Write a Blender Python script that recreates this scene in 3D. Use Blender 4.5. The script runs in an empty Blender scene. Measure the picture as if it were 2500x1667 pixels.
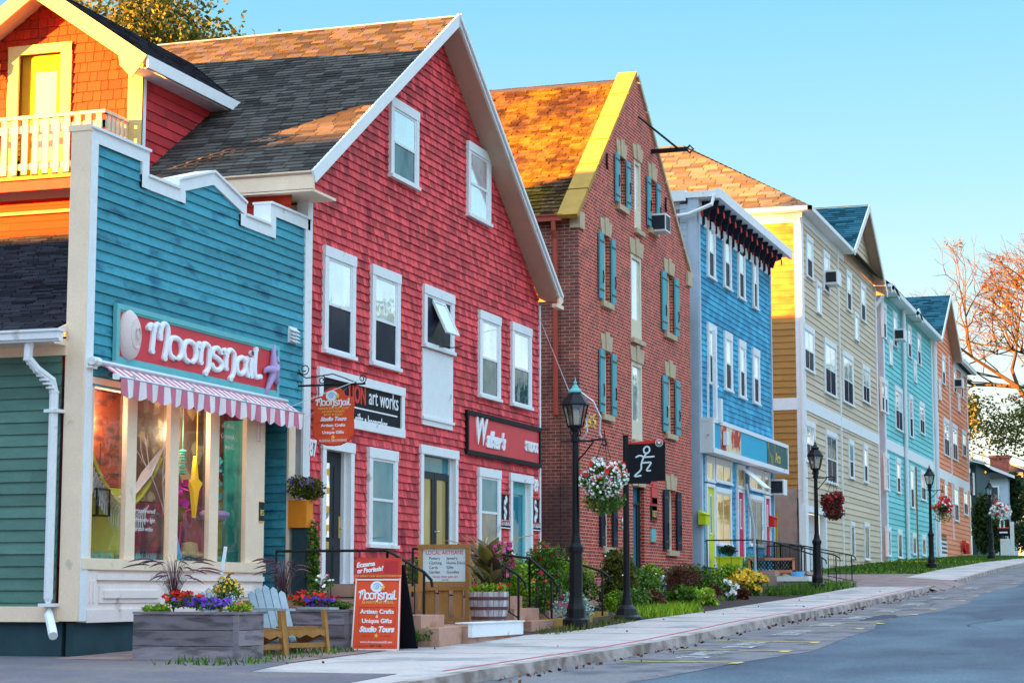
import bpy, math, random
from mathutils import Vector, Matrix
R = math.radians
# ---------------------------------------------------------------- camera
F=4850.;CX=1250.;CY=833.5
PS=R(18.55);PT=R(7.13)
_c,_s=math.cos,math.sin
FW=Vector((_c(PT)*_c(PS),_c(PT)*_s(PS),_s(PT)));RT=Vector((_s(PS),-_c(PS),0.));UP=Vector((-_s(PT)*_c(PS),-_s(PT)*_s(PS),_c(PT)))
sc=bpy.context.scene
COL=sc.collection
cd=bpy.data.cameras.new('camera');cam=bpy.data.objects.new('camera',cd);COL.objects.link(cam)
m=Matrix((RT,UP,-FW)).transposed().to_4x4();cam.matrix_world=m
cd.sensor_width=36;cd.lens=36*F/2500;cd.clip_start=.5;cd.clip_end=3000
sc.camera=cam
sc.render.resolution_x=1024;sc.render.resolution_y=682
# ---------------------------------------------------------------- world, sun, exposure
SUN_FROM=Vector((-1,1.28,.075)).normalized()
el=math.asin(SUN_FROM.z); az=math.atan2(SUN_FROM.x,SUN_FROM.y)   # clockwise from +Y
w=bpy.data.worlds.new('World');sc.world=w;w.use_nodes=True
nt=w.node_tree;bg=nt.nodes['Background']
sky=nt.nodes.new('ShaderNodeTexSky');sky.sky_type='NISHITA';sky.sun_disc=False
sky.sun_elevation=el;sky.sun_rotation=az;sky.air_density=1.0;sky.dust_density=.6;sky.ozone_density=3.0
SKY_T=nt.nodes.new('ShaderNodeMix');SKY_T.data_type='RGBA';SKY_T.blend_type='MULTIPLY';SKY_T.inputs[0].default_value=1
SKY_T.inputs[7].default_value=(.6,.75,.65,1);nt.links.new(sky.outputs[0],SKY_T.inputs[6])
tcw=nt.nodes.new('ShaderNodeTexCoord');sxw=nt.nodes.new('ShaderNodeSeparateXYZ');nt.links.new(tcw.outputs['Generated'],sxw.inputs[0])
rpw=nt.nodes.new('ShaderNodeValToRGB');nt.links.new(sxw.outputs[2],rpw.inputs[0])      # pale evening haze near the horizon; overhead stops brightened to light the facades
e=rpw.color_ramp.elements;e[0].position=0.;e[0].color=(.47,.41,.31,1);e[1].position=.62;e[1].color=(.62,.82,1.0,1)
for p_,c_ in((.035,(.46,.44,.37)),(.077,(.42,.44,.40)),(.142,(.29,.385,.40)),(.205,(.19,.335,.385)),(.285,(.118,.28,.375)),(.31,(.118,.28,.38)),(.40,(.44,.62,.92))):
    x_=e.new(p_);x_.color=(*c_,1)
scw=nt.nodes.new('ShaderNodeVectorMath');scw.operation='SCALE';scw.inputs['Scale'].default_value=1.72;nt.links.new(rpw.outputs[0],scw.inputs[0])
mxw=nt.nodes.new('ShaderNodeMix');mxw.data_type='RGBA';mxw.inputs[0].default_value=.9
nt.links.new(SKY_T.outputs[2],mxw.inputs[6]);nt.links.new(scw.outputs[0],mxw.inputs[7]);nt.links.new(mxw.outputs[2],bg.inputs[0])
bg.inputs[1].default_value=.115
sl=bpy.data.lights.new('sun','SUN');sl.energy=5;sl.angle=R(.6);sl.color=(1,.36,.04)
so=bpy.data.objects.new('sun',sl);COL.objects.link(so);so.rotation_euler=SUN_FROM.to_track_quat('Z','Y').to_euler()
sc.view_settings.view_transform='Standard';sc.view_settings.look='None';sc.view_settings.gamma=1
sc.view_settings.exposure=3.74
# ---------------------------------------------------------------- pixel -> world on real planes
def ray(u,v):return FW*F+RT*(u-CX)+UP*(CY-v)
def PY(u,v,Y):
    r=ray(u,v);k=Y/r.y;return (r.x*k,r.z*k)
def PX(u,v,X):
    r=ray(u,v);k=X/r.x;return (r.y*k,r.z*k)
KN=[(-60,-2.9),(0,-1.55),(15,-1.0),(20,-.85),(24.5,-.76),(30,-.61),(33.5,-.51),(39,-.40),(48.4,-.17),(57.7,.1),(64.7,.31),(78,.78),(96,1.3),(131,2.1),(200,3.3),(400,5),(1500,8)]
def G(x):
    for (a,b),(c,d) in zip(KN,KN[1:]):
        if x<=c:return b+(d-b)*(x-a)/(c-a)
    return KN[-1][1]
# ---------------------------------------------------------------- mesh builder
class Fr:
    def __init__(s,o,u,v,n):s.o,s.u,s.v,s.n=Vector(o),Vector(u),Vector(v),Vector(n)
    def p(s,a,b,c=0):return s.o+s.u*a+s.v*b+s.n*c
def FY(Y):return Fr((0,Y,0),(1,0,0),(0,0,1),(0,-1,0))      # faces the street: a=X b=Z
def FX(X):return Fr((X,0,0),(0,1,0),(0,0,1),(-1,0,0))      # faces west: a=Y b=Z
def FXr(X,Y):return Fr((X,Y,0),(0,-1,0),(0,0,1),(-1,0,0))  # faces west, a runs to the viewer's right
W0=Fr((0,0,0),(1,0,0),(0,1,0),(0,0,1))
class MB:
    def __init__(s):s.v=[];s.f=[];s.a=[]
    def face(s,pts,var=.5):
        n=len(s.v);s.v+=[tuple(p) for p in pts];s.f.append(tuple(range(n,n+len(pts))));s.a.append(var)
    def box(s,f,a0,a1,b0,b1,c0,c1,var=.5):
        n=len(s.v)
        s.v+=[tuple(f.p(a,b,c)) for c in(c0,c1) for b in(b0,b1) for a in(a0,a1)]
        for q in((0,1,3,2),(4,6,7,5),(0,4,5,1),(2,3,7,6),(0,2,6,4),(1,5,7,3)):s.f.append(tuple(n+i for i in q));s.a.append(var)
        return s
    def prism(s,f,poly,c0,c1,var=.5):
        n=len(s.v);k=len(poly)
        s.v+=[tuple(f.p(a,b,c0)) for a,b in poly]+[tuple(f.p(a,b,c1)) for a,b in poly]
        s.f.append(tuple(range(n,n+k)));s.f.append(tuple(range(n+2*k-1,n+k-1,-1)));s.a+=[var,var]
        for i in range(k):
            j=(i+1)%k;s.f.append((n+i,n+j,n+k+j,n+k+i));s.a.append(var)
        return s
    def tube(s,pts,r,n=6,var=.5,flat=1,cap=True):
        pts=[Vector(p) for p in pts];rs=r if isinstance(r,(list,tuple)) else [r]*len(pts)
        b=len(s.v)
        for i,p in enumerate(pts):
            t=(pts[min(i+1,len(pts)-1)]-pts[max(i-1,0)])
            if t.length<1e-6:t=Vector((0,0,1))
            t.normalize()
            h=Vector((0,0,1)) if abs(t.z)<.9 else Vector((1,0,0))
            x=t.cross(h).normalized();y=x.cross(t)
            for k in range(n):
                q=2*math.pi*k/n;s.v.append(tuple(p+x*(rs[i]*math.cos(q))+y*(rs[i]*math.sin(q)*flat)))
        for i in range(len(pts)-1):
            for k in range(n):
                k2=(k+1)%n;s.f.append((b+i*n+k,b+i*n+k2,b+(i+1)*n+k2,b+(i+1)*n+k));s.a.append(var)
        if cap:
            s.f.append(tuple(b+k for k in range(n)));s.f.append(tuple(b+(len(pts)-1)*n+k for k in range(n)));s.a+=[var,var]
        return s
    def lathe(s,c,prof,n=12,var=.5,ph=0):
        b=len(s.v)
        for r,z in prof:
            for k in range(n):
                q=2*math.pi*k/n+ph;s.v.append((c[0]+r*math.cos(q),c[1]+r*math.sin(q),c[2]+z))
        for i in range(len(prof)-1):
            for k in range(n):
                k2=(k+1)%n;s.f.append((b+i*n+k,b+i*n+k2,b+(i+1)*n+k2,b+(i+1)*n+k));s.a.append(var)
        s.f.append(tuple(b+k for k in range(n)));s.f.append(tuple(b+(len(prof)-1)*n+k for k in range(n)));s.a+=[var,var]
        return s
    def disc(s,f,a,b,r,c0,c1,n=16,var=.5,ry=None):
        ry=ry or r
        return s.prism(f,[(a+r*math.cos(2*math.pi*k/n),b+ry*math.sin(2*math.pi*k/n)) for k in range(n)],c0,c1,var)
    def leaf(s,p,l,w,rg,up=0.,var=None):
        d=Vector((rg.gauss(0,1),rg.gauss(0,1),rg.gauss(0,1)+up)).normalized()
        e=d.cross(Vector((rg.gauss(0,1),rg.gauss(0,1),rg.gauss(0,1)))).normalized()
        p=Vector(p);v=rg.random() if var is None else var
        s.face((p-d*l/2,p+e*w/2,p+d*l/2,p-e*w/2),v)
LOC={}
def build(name,mb,mat,par=None,loc=None,smooth=False):
    me=bpy.data.meshes.new(name)
    L=Vector(loc) if loc is not None else (LOC.get(par.name,Vector((0,0,0))) if par else Vector((0,0,0)))
    me.from_pydata([(x-L.x,y-L.y,z-L.z) for x,y,z in mb.v],[],mb.f)
    at=me.attributes.new('var','FLOAT','FACE');at.data.foreach_set('value',mb.a)
    me.materials.append(mat);me.update()
    if smooth:me.shade_smooth()
    o=bpy.data.objects.new(name,me);COL.objects.link(o)
    if par:o.parent=par
    else:o.location=L
    LOC[o.name]=L
    return o
def thing(name,loc,label,cat,group=None):
    o=bpy.data.objects.new(name,None);COL.objects.link(o);o.location=loc;LOC[o.name]=Vector(loc)
    o.empty_display_size=.3
    o['label']=label;o['category']=cat
    if group:o['group']=group
    return o
def solo(name,mb,mat,loc,label,cat,group=None,smooth=False):
    o=build(name,mb,mat,None,loc,smooth);o['label']=label;o['category']=cat
    if group:o['group']=group
    return o
def struct(name,mb,mat,smooth=False,kind='structure'):
    o=build(name,mb,mat,None,(0,0,0),smooth);o['kind']=kind;return o
def dup(o,loc,label=None,rz=0,scale=1,group=None):
    def cp(a,par):
        c=a.copy();COL.objects.link(c);c.parent=par
        for ch in list(a.children):cp(ch,c)
        return c
    r=cp(o,None);r.location=loc;r.rotation_euler=(0,0,rz);r.scale=(scale,)*3
    if label:r['label']=label
    if group:r['group']=group
    return r
# ---------------------------------------------------------------- materials
def mat(name,col,rough=.7,amt=.12,scale=3.,va=.0,stretch=(1,1,1),bump=.0,bscale=None,metal=0,spec=.3,col2=None,c2s=1.2,c2t=(.5,.62),emit=None,grain=(.05,35)):
    m=bpy.data.materials.new(name);m.use_nodes=True;t=m.node_tree;N=t.nodes;L=t.links
    b=N['Principled BSDF'];b.inputs['Roughness'].default_value=rough;b.inputs['Metallic'].default_value=metal
    b.inputs['Specular IOR Level'].default_value=spec
    tc=N.new('ShaderNodeTexCoord');mp=N.new('ShaderNodeMapping');mp.inputs['Scale'].default_value=stretch
    L.new(tc.outputs['Object'],mp.inputs[0])
    no=N.new('ShaderNodeTexNoise');no.inputs['Scale'].default_value=scale;no.inputs['Detail'].default_value=5;no.inputs['Roughness'].default_value=.65
    L.new(mp.outputs[0],no.inputs[0])
    ma=N.new('ShaderNodeMath');ma.operation='MULTIPLY_ADD';ma.inputs[1].default_value=4*amt;ma.inputs[2].default_value=1-2*amt
    L.new(no.outputs[0],ma.inputs[0]);last=ma
    if va:
        at=N.new('ShaderNodeAttribute');at.attribute_name='var'
        mv=N.new('ShaderNodeMath');mv.operation='MULTIPLY_ADD';mv.inputs[1].default_value=2*va;mv.inputs[2].default_value=1-va
        L.new(at.outputs['Fac'],mv.inputs[0]);mm=N.new('ShaderNodeMath');mm.operation='MULTIPLY'
        L.new(ma.outputs[0],mm.inputs[0]);L.new(mv.outputs[0],mm.inputs[1]);last=mm
    gn=N.new('ShaderNodeTexNoise');gn.inputs['Scale'].default_value=grain[1];gn.inputs['Detail'].default_value=2;L.new(tc.outputs['Object'],gn.inputs[0])
    gm=N.new('ShaderNodeMath');gm.operation='MULTIPLY_ADD';gm.inputs[1].default_value=4*grain[0];gm.inputs[2].default_value=1-2*grain[0];L.new(gn.outputs[0],gm.inputs[0])
    gx=N.new('ShaderNodeMath');gx.operation='MULTIPLY';L.new(last.outputs[0],gx.inputs[0]);L.new(gm.outputs[0],gx.inputs[1]);last=gx
    src=None
    if col2:
        n2=N.new('ShaderNodeTexNoise');n2.inputs['Scale'].default_value=c2s;n2.inputs['Detail'].default_value=6;L.new(mp.outputs[0],n2.inputs[0])
        mr=N.new('ShaderNodeMapRange');mr.inputs[1].default_value=c2t[0];mr.inputs[2].default_value=c2t[1];L.new(n2.outputs[0],mr.inputs[0])
        mx=N.new('ShaderNodeMix');mx.data_type='RGBA';mx.inputs[6].default_value=(*col,1);mx.inputs[7].default_value=(*col2,1)
        L.new(mr.outputs[0],mx.inputs[0]);src=mx.outputs[2]
    vm=N.new('ShaderNodeVectorMath');vm.operation='SCALE'
    if src:L.new(src,vm.inputs[0])
    else:vm.inputs[0].default_value=col
    L.new(last.outputs[0],vm.inputs['Scale']);L.new(vm.outputs[0],b.inputs['Base Color'])
    if bump:
        bn=N.new('ShaderNodeTexNoise');bn.inputs['Scale'].default_value=bscale or scale*6;bn.inputs['Detail'].default_value=4;L.new(mp.outputs[0],bn.inputs[0])
        bp=N.new('ShaderNodeBump');bp.inputs['Strength'].default_value=bump;bp.inputs['Distance'].default_value=.02
        L.new(bn.outputs[0],bp.inputs['Height']);L.new(bp.outputs[0],b.inputs['Normal'])
    if emit:
        b.inputs['Emission Color'].default_value=(*emit[0],1);b.inputs['Emission Strength'].default_value=emit[1]
    return m
def varmat(name,cols,rough=.6,amt=.15,scale=8,trans=0):
    """colour picked per face from a ramp by the face's own 'var'"""
    m=mat(name,cols[0],rough,amt,scale);t=m.node_tree;N=t.nodes;L=t.links
    at=N.new('ShaderNodeAttribute');at.attribute_name='var';rp=N.new('ShaderNodeValToRGB');e=rp.color_ramp.elements
    e[0].color=(*cols[0],1);e[1].color=(*cols[-1],1)
    for i,c in enumerate(cols[1:-1]):
        x=e.new((i+1)/(len(cols)-1));x.color=(*c,1)
    L.new(at.outputs['Fac'],rp.inputs[0])
    vm=[n for n in N if n.type=='VECT_MATH'][0];L.new(rp.outputs[0],vm.inputs[0])
    if trans:
        b=N['Principled BSDF'];tr=N.new('ShaderNodeBsdfTranslucent');L.new(vm.outputs[0],tr.inputs[0])
        mx=N.new('ShaderNodeMixShader');mx.inputs[0].default_value=trans;L.new(b.outputs[0],mx.inputs[1]);L.new(tr.outputs[0],mx.inputs[2])
        L.new(mx.outputs[0],N['Material Output'].inputs[0])
    return m
def glassmat(name,dark,fac,rough=.02,see=False,tint=(1,1,1)):
    m=bpy.data.materials.new(name);m.use_nodes=True;t=m.node_tree;N=t.nodes;L=t.links
    b=N['Principled BSDF'];gl=N.new('ShaderNodeBsdfGlossy');gl.inputs['Roughness'].default_value=rough;gl.inputs[0].default_value=(*tint,1)
    tc=N.new('ShaderNodeTexCoord');no=N.new('ShaderNodeTexNoise');no.inputs['Scale'].default_value=1.6;L.new(tc.outputs['Object'],no.inputs[0])
    bp=N.new('ShaderNodeBump');bp.inputs['Strength'].default_value=.25;bp.inputs['Distance'].default_value=.01;L.new(no.outputs[0],bp.inputs['Height']);L.new(bp.outputs[0],gl.inputs['Normal'])
    mx=N.new('ShaderNodeMixShader');mx.inputs[0].default_value=fac
    if not see:  # noise in the gloss factor imitates reflected trees
        mq=N.new('ShaderNodeMapping');mq.inputs['Scale'].default_value=(1.1,1.1,.7);L.new(tc.outputs['Object'],mq.inputs[0])
        n3=N.new('ShaderNodeTexNoise');n3.inputs['Scale'].default_value=1.5;n3.inputs['Detail'].default_value=6;n3.inputs['Roughness'].default_value=.7;L.new(mq.outputs[0],n3.inputs[0])
        mf=N.new('ShaderNodeMapRange');mf.inputs[1].default_value=.3;mf.inputs[2].default_value=.62;mf.inputs[3].default_value=fac*.45;mf.inputs[4].default_value=min(1,fac*1.15);L.new(n3.outputs[0],mf.inputs[0]);L.new(mf.outputs[0],mx.inputs[0])
    if see:
        tr=N.new('ShaderNodeBsdfTransparent');tr.inputs[0].default_value=(*dark,1);L.new(tr.outputs[0],mx.inputs[1])
    else:
        b.inputs['Base Color'].default_value=(*dark,1);b.inputs['Roughness'].default_value=.5;b.inputs['Specular IOR Level'].default_value=.0;L.new(b.outputs[0],mx.inputs[1])
    L.new(gl.outputs[0],mx.inputs[2]);L.new(mx.outputs[0],N['Material Output'].inputs[0])
    return m
def brickmat(name,c1,c2,mo,stain=None,w=.23,h=.08):
    m=bpy.data.materials.new(name);m.use_nodes=True;t=m.node_tree;N=t.nodes;L=t.links
    b=N['Principled BSDF'];b.inputs['Roughness'].default_value=.85
    tc=N.new('ShaderNodeTexCoord');sp=N.new('ShaderNodeSeparateXYZ');L.new(tc.outputs['Object'],sp.inputs[0])
    ad=N.new('ShaderNodeMath');L.new(sp.outputs[0],ad.inputs[0]);L.new(sp.outputs[1],ad.inputs[1])
    cb=N.new('ShaderNodeCombineXYZ');L.new(ad.outputs[0],cb.inputs[0]);L.new(sp.outputs[2],cb.inputs[1])
    br=N.new('ShaderNodeTexBrick');br.inputs['Scale'].default_value=1;br.inputs['Brick Width'].default_value=w;br.inputs['Row Height'].default_value=h
    br.inputs['Mortar Size'].default_value=.008;br.inputs['Mortar Smooth'].default_value=.3
    br.inputs['Color1'].default_value=(*c1,1);br.inputs['Color2'].default_value=(*c2,1);br.inputs['Mortar'].default_value=(*mo,1)
    L.new(cb.outputs[0],br.inputs[0])
    no=N.new('ShaderNodeTexNoise');no.inputs['Scale'].default_value=3.4;no.inputs['Detail'].default_value=9;L.new(tc.outputs['Object'],no.inputs[0])
    ma=N.new('ShaderNodeMath');ma.operation='MULTIPLY_ADD';ma.inputs[1].default_value=1.3;ma.inputs[2].default_value=.35;L.new(no.outputs[0],ma.inputs[0])
    vm=N.new('ShaderNodeVectorMath');vm.operation='SCALE';L.new(ma.outputs[0],vm.inputs['Scale'])
    src=br.outputs[0]
    if stain:
        n2=N.new('ShaderNodeTexNoise');n2.inputs['Scale'].default_value=.55;n2.inputs['Detail'].default_value=8;L.new(tc.outputs['Object'],n2.inputs[0])
        mz=N.new('ShaderNodeMath');mz.operation='MULTIPLY_ADD';mz.inputs[1].default_value=-.05;L.new(sp.outputs[2],mz.inputs[0]);L.new(n2.outputs[0],mz.inputs[2])
        mr=N.new('ShaderNodeMapRange');mr.inputs[1].default_value=stain[1];mr.inputs[2].default_value=stain[2];mr.inputs[4].default_value=.72;L.new(mz.outputs[0],mr.inputs[0])
        mx=N.new('ShaderNodeMix');mx.data_type='RGBA';L.new(mr.outputs[0],mx.inputs[0]);L.new(src,mx.inputs[6]);mx.inputs[7].default_value=(*stain[0],1);src=mx.outputs[2]
    L.new(src,vm.inputs[0]);L.new(vm.outputs[0],b.inputs['Base Color'])
    bp=N.new('ShaderNodeBump');bp.inputs['Strength'].default_value=.6;bp.inputs['Distance'].default_value=.01;bp.invert=True
    L.new(br.outputs['Fac'],bp.inputs['Height']);L.new(bp.outputs[0],b.inputs['Normal'])
    return m
M={}
def A(k,*a,**kw):M[k]=mat(k,*a,**kw)
A('teal_siding',(.045,.28,.36),amt=.16,scale=5,va=.2,stretch=(1,1,3),col2=(.012,.13,.21),c2s=1.8,c2t=(.55,.68),bump=.25,grain=(.1,22))
A('green_siding',(.095,.20,.165),amt=.14,scale=3,va=.2,stretch=(1,1,3),bump=.2)
A('red_shingle',(.68,.068,.078),amt=.16,scale=3,va=.42,stretch=(1,1,.35),bump=.4,bscale=30,col2=(.42,.02,.04),c2s=3,c2t=(.55,.7),grain=(.12,30))
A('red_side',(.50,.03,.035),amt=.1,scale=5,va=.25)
A('sunlit_red_shingle',(.34,.024,.006),amt=.12,scale=4,va=.3,bump=.3)  # red shingle paint with the low sun's orange put into the colour
A('orange_board',(.38,.022,.005),amt=.12,scale=3,va=.15)
A('white',(.78,.80,.82),amt=.05,scale=5,col2=(.5,.48,.46),c2s=3,c2t=(.66,.74))
A('cream',(.88,.68,.50),amt=.06,scale=3,col2=(.5,.42,.33),c2s=2.2,c2t=(.66,.74))
A('pink_cream',(.88,.74,.69),amt=.05,scale=3,col2=(.55,.42,.38),c2s=2.5,c2t=(.66,.74))
A('sunlit_trim',(.66,.54,.22),amt=.05)  # white trim on the sunny side, the sun's yellow put into its colour
A('yellow_door',(.5,.29,.006),amt=.06)
A('foundation',(.022,.06,.075),amt=.3,scale=2)
A('roof_blue',(.078,.071,.066),spec=0.,rough=1,amt=.10,scale=7,va=.5,bump=.3,bscale=80)
A('roof_dark',(.062,.062,.08),spec=0.,rough=1,amt=.15,scale=9,va=.5,bump=.3,bscale=80)
A('roof_brick',(.075,.042,.028),spec=0.,rough=1,amt=.25,scale=4,va=.5,bump=.8,bscale=30,col2=(.17,.10,.018),c2s=1,c2t=(.38,.58),grain=(.18,16))
A('roof_beige',(.155,.135,.105),spec=0.,rough=1,amt=.1,scale=6,va=.4)
A('roof_teal',(.028,.10,.14),spec=0.,rough=1,amt=.12,scale=6,va=.5)
A('soffit',(.50,.36,.27),amt=.08)
A('stone',(.52,.40,.26),amt=.18,scale=6,bump=.4)
A('coping',(.42,.23,.035),amt=.15,scale=4,bump=.3)  # coping stone with golden sunlight put into the base colour
A('shutter',(.10,.36,.42),amt=.12,scale=5,stretch=(3,3,.5))
A('shutter_dark',(.02,.024,.042),amt=.15,spec=.15)
A('black',(.006,.006,.009),rough=.4,amt=.1,spec=.2)
A('iron',(.006,.007,.010),rough=.42,amt=.15,scale=12,spec=.25)
A('cream_frame',(.70,.62,.46),amt=.05)
A('copper_paint',(.42,.07,.045),amt=.1)
A('blue_siding',(.035,.27,.46),amt=.2,scale=2,va=.16,stretch=(1,1,1.5),col2=(.06,.42,.62),c2s=1.4,c2t=(.45,.6))
A('blue_side',(.42,.50,.60),amt=.1)
A('blue_box',(.03,.40,.60),amt=.05)
A('grey_shingle',(.30,.25,.27),amt=.2,va=.4)
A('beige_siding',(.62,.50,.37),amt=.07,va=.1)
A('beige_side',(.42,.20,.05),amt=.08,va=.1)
A('teal2_siding',(.19,.58,.60),amt=.06,va=.1)
A('orange_siding',(.84,.29,.15),amt=.06,va=.1)
A('peach',(.70,.28,.2),amt=.05,va=.06)
A('concrete',(.42,.30,.25),amt=.15,scale=3,bump=.3)
A('concrete_raw',(.40,.27,.22),amt=.2,scale=2,bump=.4,col2=(.28,.2,.18),c2s=2)
A('sandstone',(.50,.27,.20),amt=.15,scale=5,bump=.4,col2=(.36,.18,.12),c2s=3)
A('walk',(.50,.43,.41),amt=.12,scale=1.3,bump=.4,bscale=50,grain=(.12,18),col2=(.32,.30,.31),c2s=.9)
A('kerb',(.40,.33,.31),amt=.2,scale=2,bump=.5,bscale=20,col2=(.22,.17,.15),c2s=2.5,c2t=(.45,.6))
A('road',(.098,.14,.18),rough=.85,amt=.18,scale=.55,bump=.7,bscale=60,stretch=(.45,1,1),col2=(.055,.075,.11),c2s=.45,c2t=(.42,.62),grain=(.32,26))
A('road_edge',(.19,.17,.185),rough=.9,grain=(.26,24),amt=.14,scale=1.2,bump=.5,bscale=70,col2=(.10,.10,.12),c2s=1.5)
A('patch',(.05,.06,.08),rough=.9,amt=.15,scale=3,bump=.4,bscale=80)
A('drive',(.14,.125,.15),grain=(.16,18),rough=.9,amt=.15,scale=1,bump=.5,bscale=60,col2=(.18,.15,.15),c2s=.8)
A('paver',(.25,.17,.16),amt=.2,scale=3,bump=.4,col2=(.16,.11,.10),c2s=2)
A('soil',(.05,.035,.03),rough=1,amt=.3,scale=4,bump=1)
A('ground',(.09,.08,.045),rough=1,amt=.3,scale=1,bump=1,col2=(.05,.09,.02),c2s=.8)
A('lawn',(.075,.15,.02),rough=1,amt=.3,scale=3,bump=1,bscale=40)
A('line_yellow',(.62,.46,.06),amt=.2,scale=6,col2=(.2,.17,.12),c2s=7,c2t=(.56,.62))
A('line_white',(.62,.60,.60),amt=.2,scale=6,col2=(.15,.14,.15),c2s=6,c2t=(.54,.6))
A('line_red',(.55,.08,.11),amt=.2,scale=3,col2=(.45,.3,.3),c2s=5,c2t=(.6,.7))
A('grey_wood',(.24,.20,.225),amt=.25,scale=4,stretch=(1,1,6),va=.25,bump=.4,col2=(.10,.085,.09),c2s=2)
A('pine',(.38,.18,.05),amt=.2,scale=4,stretch=(4,4,1),va=.15,col2=(.3,.13,.03),c2s=6,c2t=(.62,.68))
A('pale_wood',(.30,.37,.42),amt=.2,scale=4,va=.2)
A('barrel_wood',(.42,.38,.40),amt=.2,scale=4,stretch=(4,4,.7),va=.3,col2=(.25,.2,.22),c2s=2)
A('barrel_hoop',(.10,.035,.035),rough=.5,amt=.2)
A('orange_box',(.80,.25,.015),amt=.12,scale=3,stretch=(1,1,.5))
A('sign_red',(.66,.045,.06),amt=.05,rough=.5)
A('sign_orange',(.80,.085,.025),amt=.05,rough=.5)
A('sign_teal',(.14,.46,.48),amt=.08)
A('letter_white',(.84,.86,.9),amt=.02,rough=.5)
A('letter_gold',(.80,.55,.12),amt=.02)
A('letter_black',(.03,.03,.035),amt=.02)
A('letter_red',(.65,.05,.03),amt=.02)
A('shell',(.72,.58,.55),amt=.06,rough=.5)
A('starfish',(.45,.33,.58),amt=.12,scale=6,bump=.3)
A('awn_white',(.80,.72,.74),amt=.06,rough=.9)
A('awn_pink',(.62,.17,.24),amt=.12,rough=.9,scale=3,stretch=(6,1,1))
A('metal',(.6,.62,.66),rough=.35,amt=.05,metal=.6)
A('brass',(.72,.50,.12),rough=.35,amt=.1,metal=.6)
A('bark',(.055,.035,.022),amt=.25,scale=4,bump=.6,rough=1)
A('lime',(.62,.68,.02),amt=.05)
A('crimson',(.62,.02,.10),amt=.05)
A('sign_black',(.008,.009,.014),amt=.08,rough=.6,spec=.15)
A('sign_pale',(.62,.72,.76),amt=.03)
A('deep',(.022,.027,.036),amt=.05,rough=.5,spec=.2)
A('bulb',(.9,.8,.6),amt=.02,rough=.3)
A('red_paint',(.6,.03,.02),amt=.05)
A('bench_wood',(.62,.22,.12),amt=.1)
A('terracotta',(.62,.2,.05),amt=.1)
A('interior',(.10,.07,.06),amt=.15,rough=.9)
A('interior_lime',(.48,.50,.06),amt=.15)
A('interior_wine',(.34,.06,.12),amt=.2)
A('display_red',(.34,.07,.025),amt=.25,scale=6,stretch=(1,1,4),col2=(.12,.03,.02),c2s=3)  # upper left panel stands in for brick reflected in the glass
A('display_brown',(.16,.10,.06),amt=.3,scale=3,col2=(.45,.36,.2),c2s=3,c2t=(.56,.62))
A('display_plum',(.30,.05,.08),amt=.3,scale=5,col2=(.08,.04,.05),c2s=3)
A('display_gold',(.62,.34,.05),amt=.3,scale=5,stretch=(1,1,3),col2=(.4,.08,.04),c2s=3)
A('curtain',(.70,.62,.45),amt=.08,scale=2,stretch=(6,6,.5))
A('magenta',(.7,.03,.45),amt=.1)
A('star_yellow',(.85,.62,.02),amt=.1,rough=.5,emit=((1,.6,.02),.02))
A('turq',(.05,.48,.45),amt=.15)
A('rope',(.62,.64,.72),amt=.05)
A('straw',(.62,.48,.26),amt=.1)
A('sky_paint',(.12,.4,.72),amt=.1)
M['glass_painted_sky']=glassmat('glass_painted_sky',(.75,.8,.85),.7)  # pale base colour paints the sky's reflection onto the panes
M['glass_mid']=glassmat('glass_mid',(.03,.08,.10),.2)
M['glass_teal']=glassmat('glass_teal',(.02,.20,.26),.13)
M['glass_dark']=glassmat('glass_dark',(.025,.025,.045),.07,rough=.15)
M['glass_warm']=glassmat('glass_warm',(.60,.36,.10),.35)
M['glass_gold']=glassmat('glass_gold',(.30,.22,.05),.15)
M['glass_shop']=glassmat('glass_shop',(.95,.97,.97),.13,see=True)
M['glass_lamp']=glassmat('glass_lamp',(.9,.87,.8),.35,see=True)
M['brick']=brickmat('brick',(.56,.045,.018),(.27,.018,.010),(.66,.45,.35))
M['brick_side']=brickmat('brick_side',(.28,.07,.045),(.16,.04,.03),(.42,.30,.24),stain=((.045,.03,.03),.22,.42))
M['leaf_green']=varmat('leaf_green',[(.02,.06,.01),(.07,.16,.015),(.16,.28,.02)],trans=.25)
M['leaf_lime']=varmat('leaf_lime',[(.06,.16,.005),(.22,.38,.01),(.42,.52,.03)],trans=.25)
M['leaf_dark']=varmat('leaf_dark',[(.008,.02,.008),(.025,.055,.015),(.05,.10,.02)],trans=.15)
M['leaf_wine']=varmat('leaf_wine',[(.035,.012,.012),(.12,.03,.02),(.2,.07,.03)],trans=.2)
M['leaf_olive']=varmat('leaf_olive',[(.03,.045,.008),(.10,.12,.015),(.2,.19,.025)],trans=.3)
M['leaf_autumn']=varmat('leaf_autumn',[(.04,.04,.01),(.22,.08,.015),(.42,.15,.02)],trans=.3)
M['leaf_canna']=varmat('leaf_canna',[(.05,.03,.02),(.13,.09,.03),(.2,.2,.04)],trans=.2)
M['leaf_silver']=varmat('leaf_silver',[(.10,.22,.18),(.35,.52,.45),(.6,.72,.66)])
M['grass_purple']=varmat('grass_purple',[(.05,.02,.035),(.12,.04,.07),(.22,.12,.11)])
M['grass_straw']=varmat('grass_straw',[(.25,.22,.06),(.5,.38,.14),(.65,.5,.25)])
M['petal_red']=varmat('petal_red',[(.5,.005,.01),(.8,.02,.01)],amt=.05)
M['petal_white']=varmat('petal_white',[(.7,.7,.68),(.88,.88,.86)],amt=.03)
M['petal_purple']=varmat('petal_purple',[(.07,.02,.32),(.22,.06,.6)],amt=.05)
M['petal_yellow']=varmat('petal_yellow',[(.7,.3,.01),(.85,.55,.03)],amt=.05)
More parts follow.
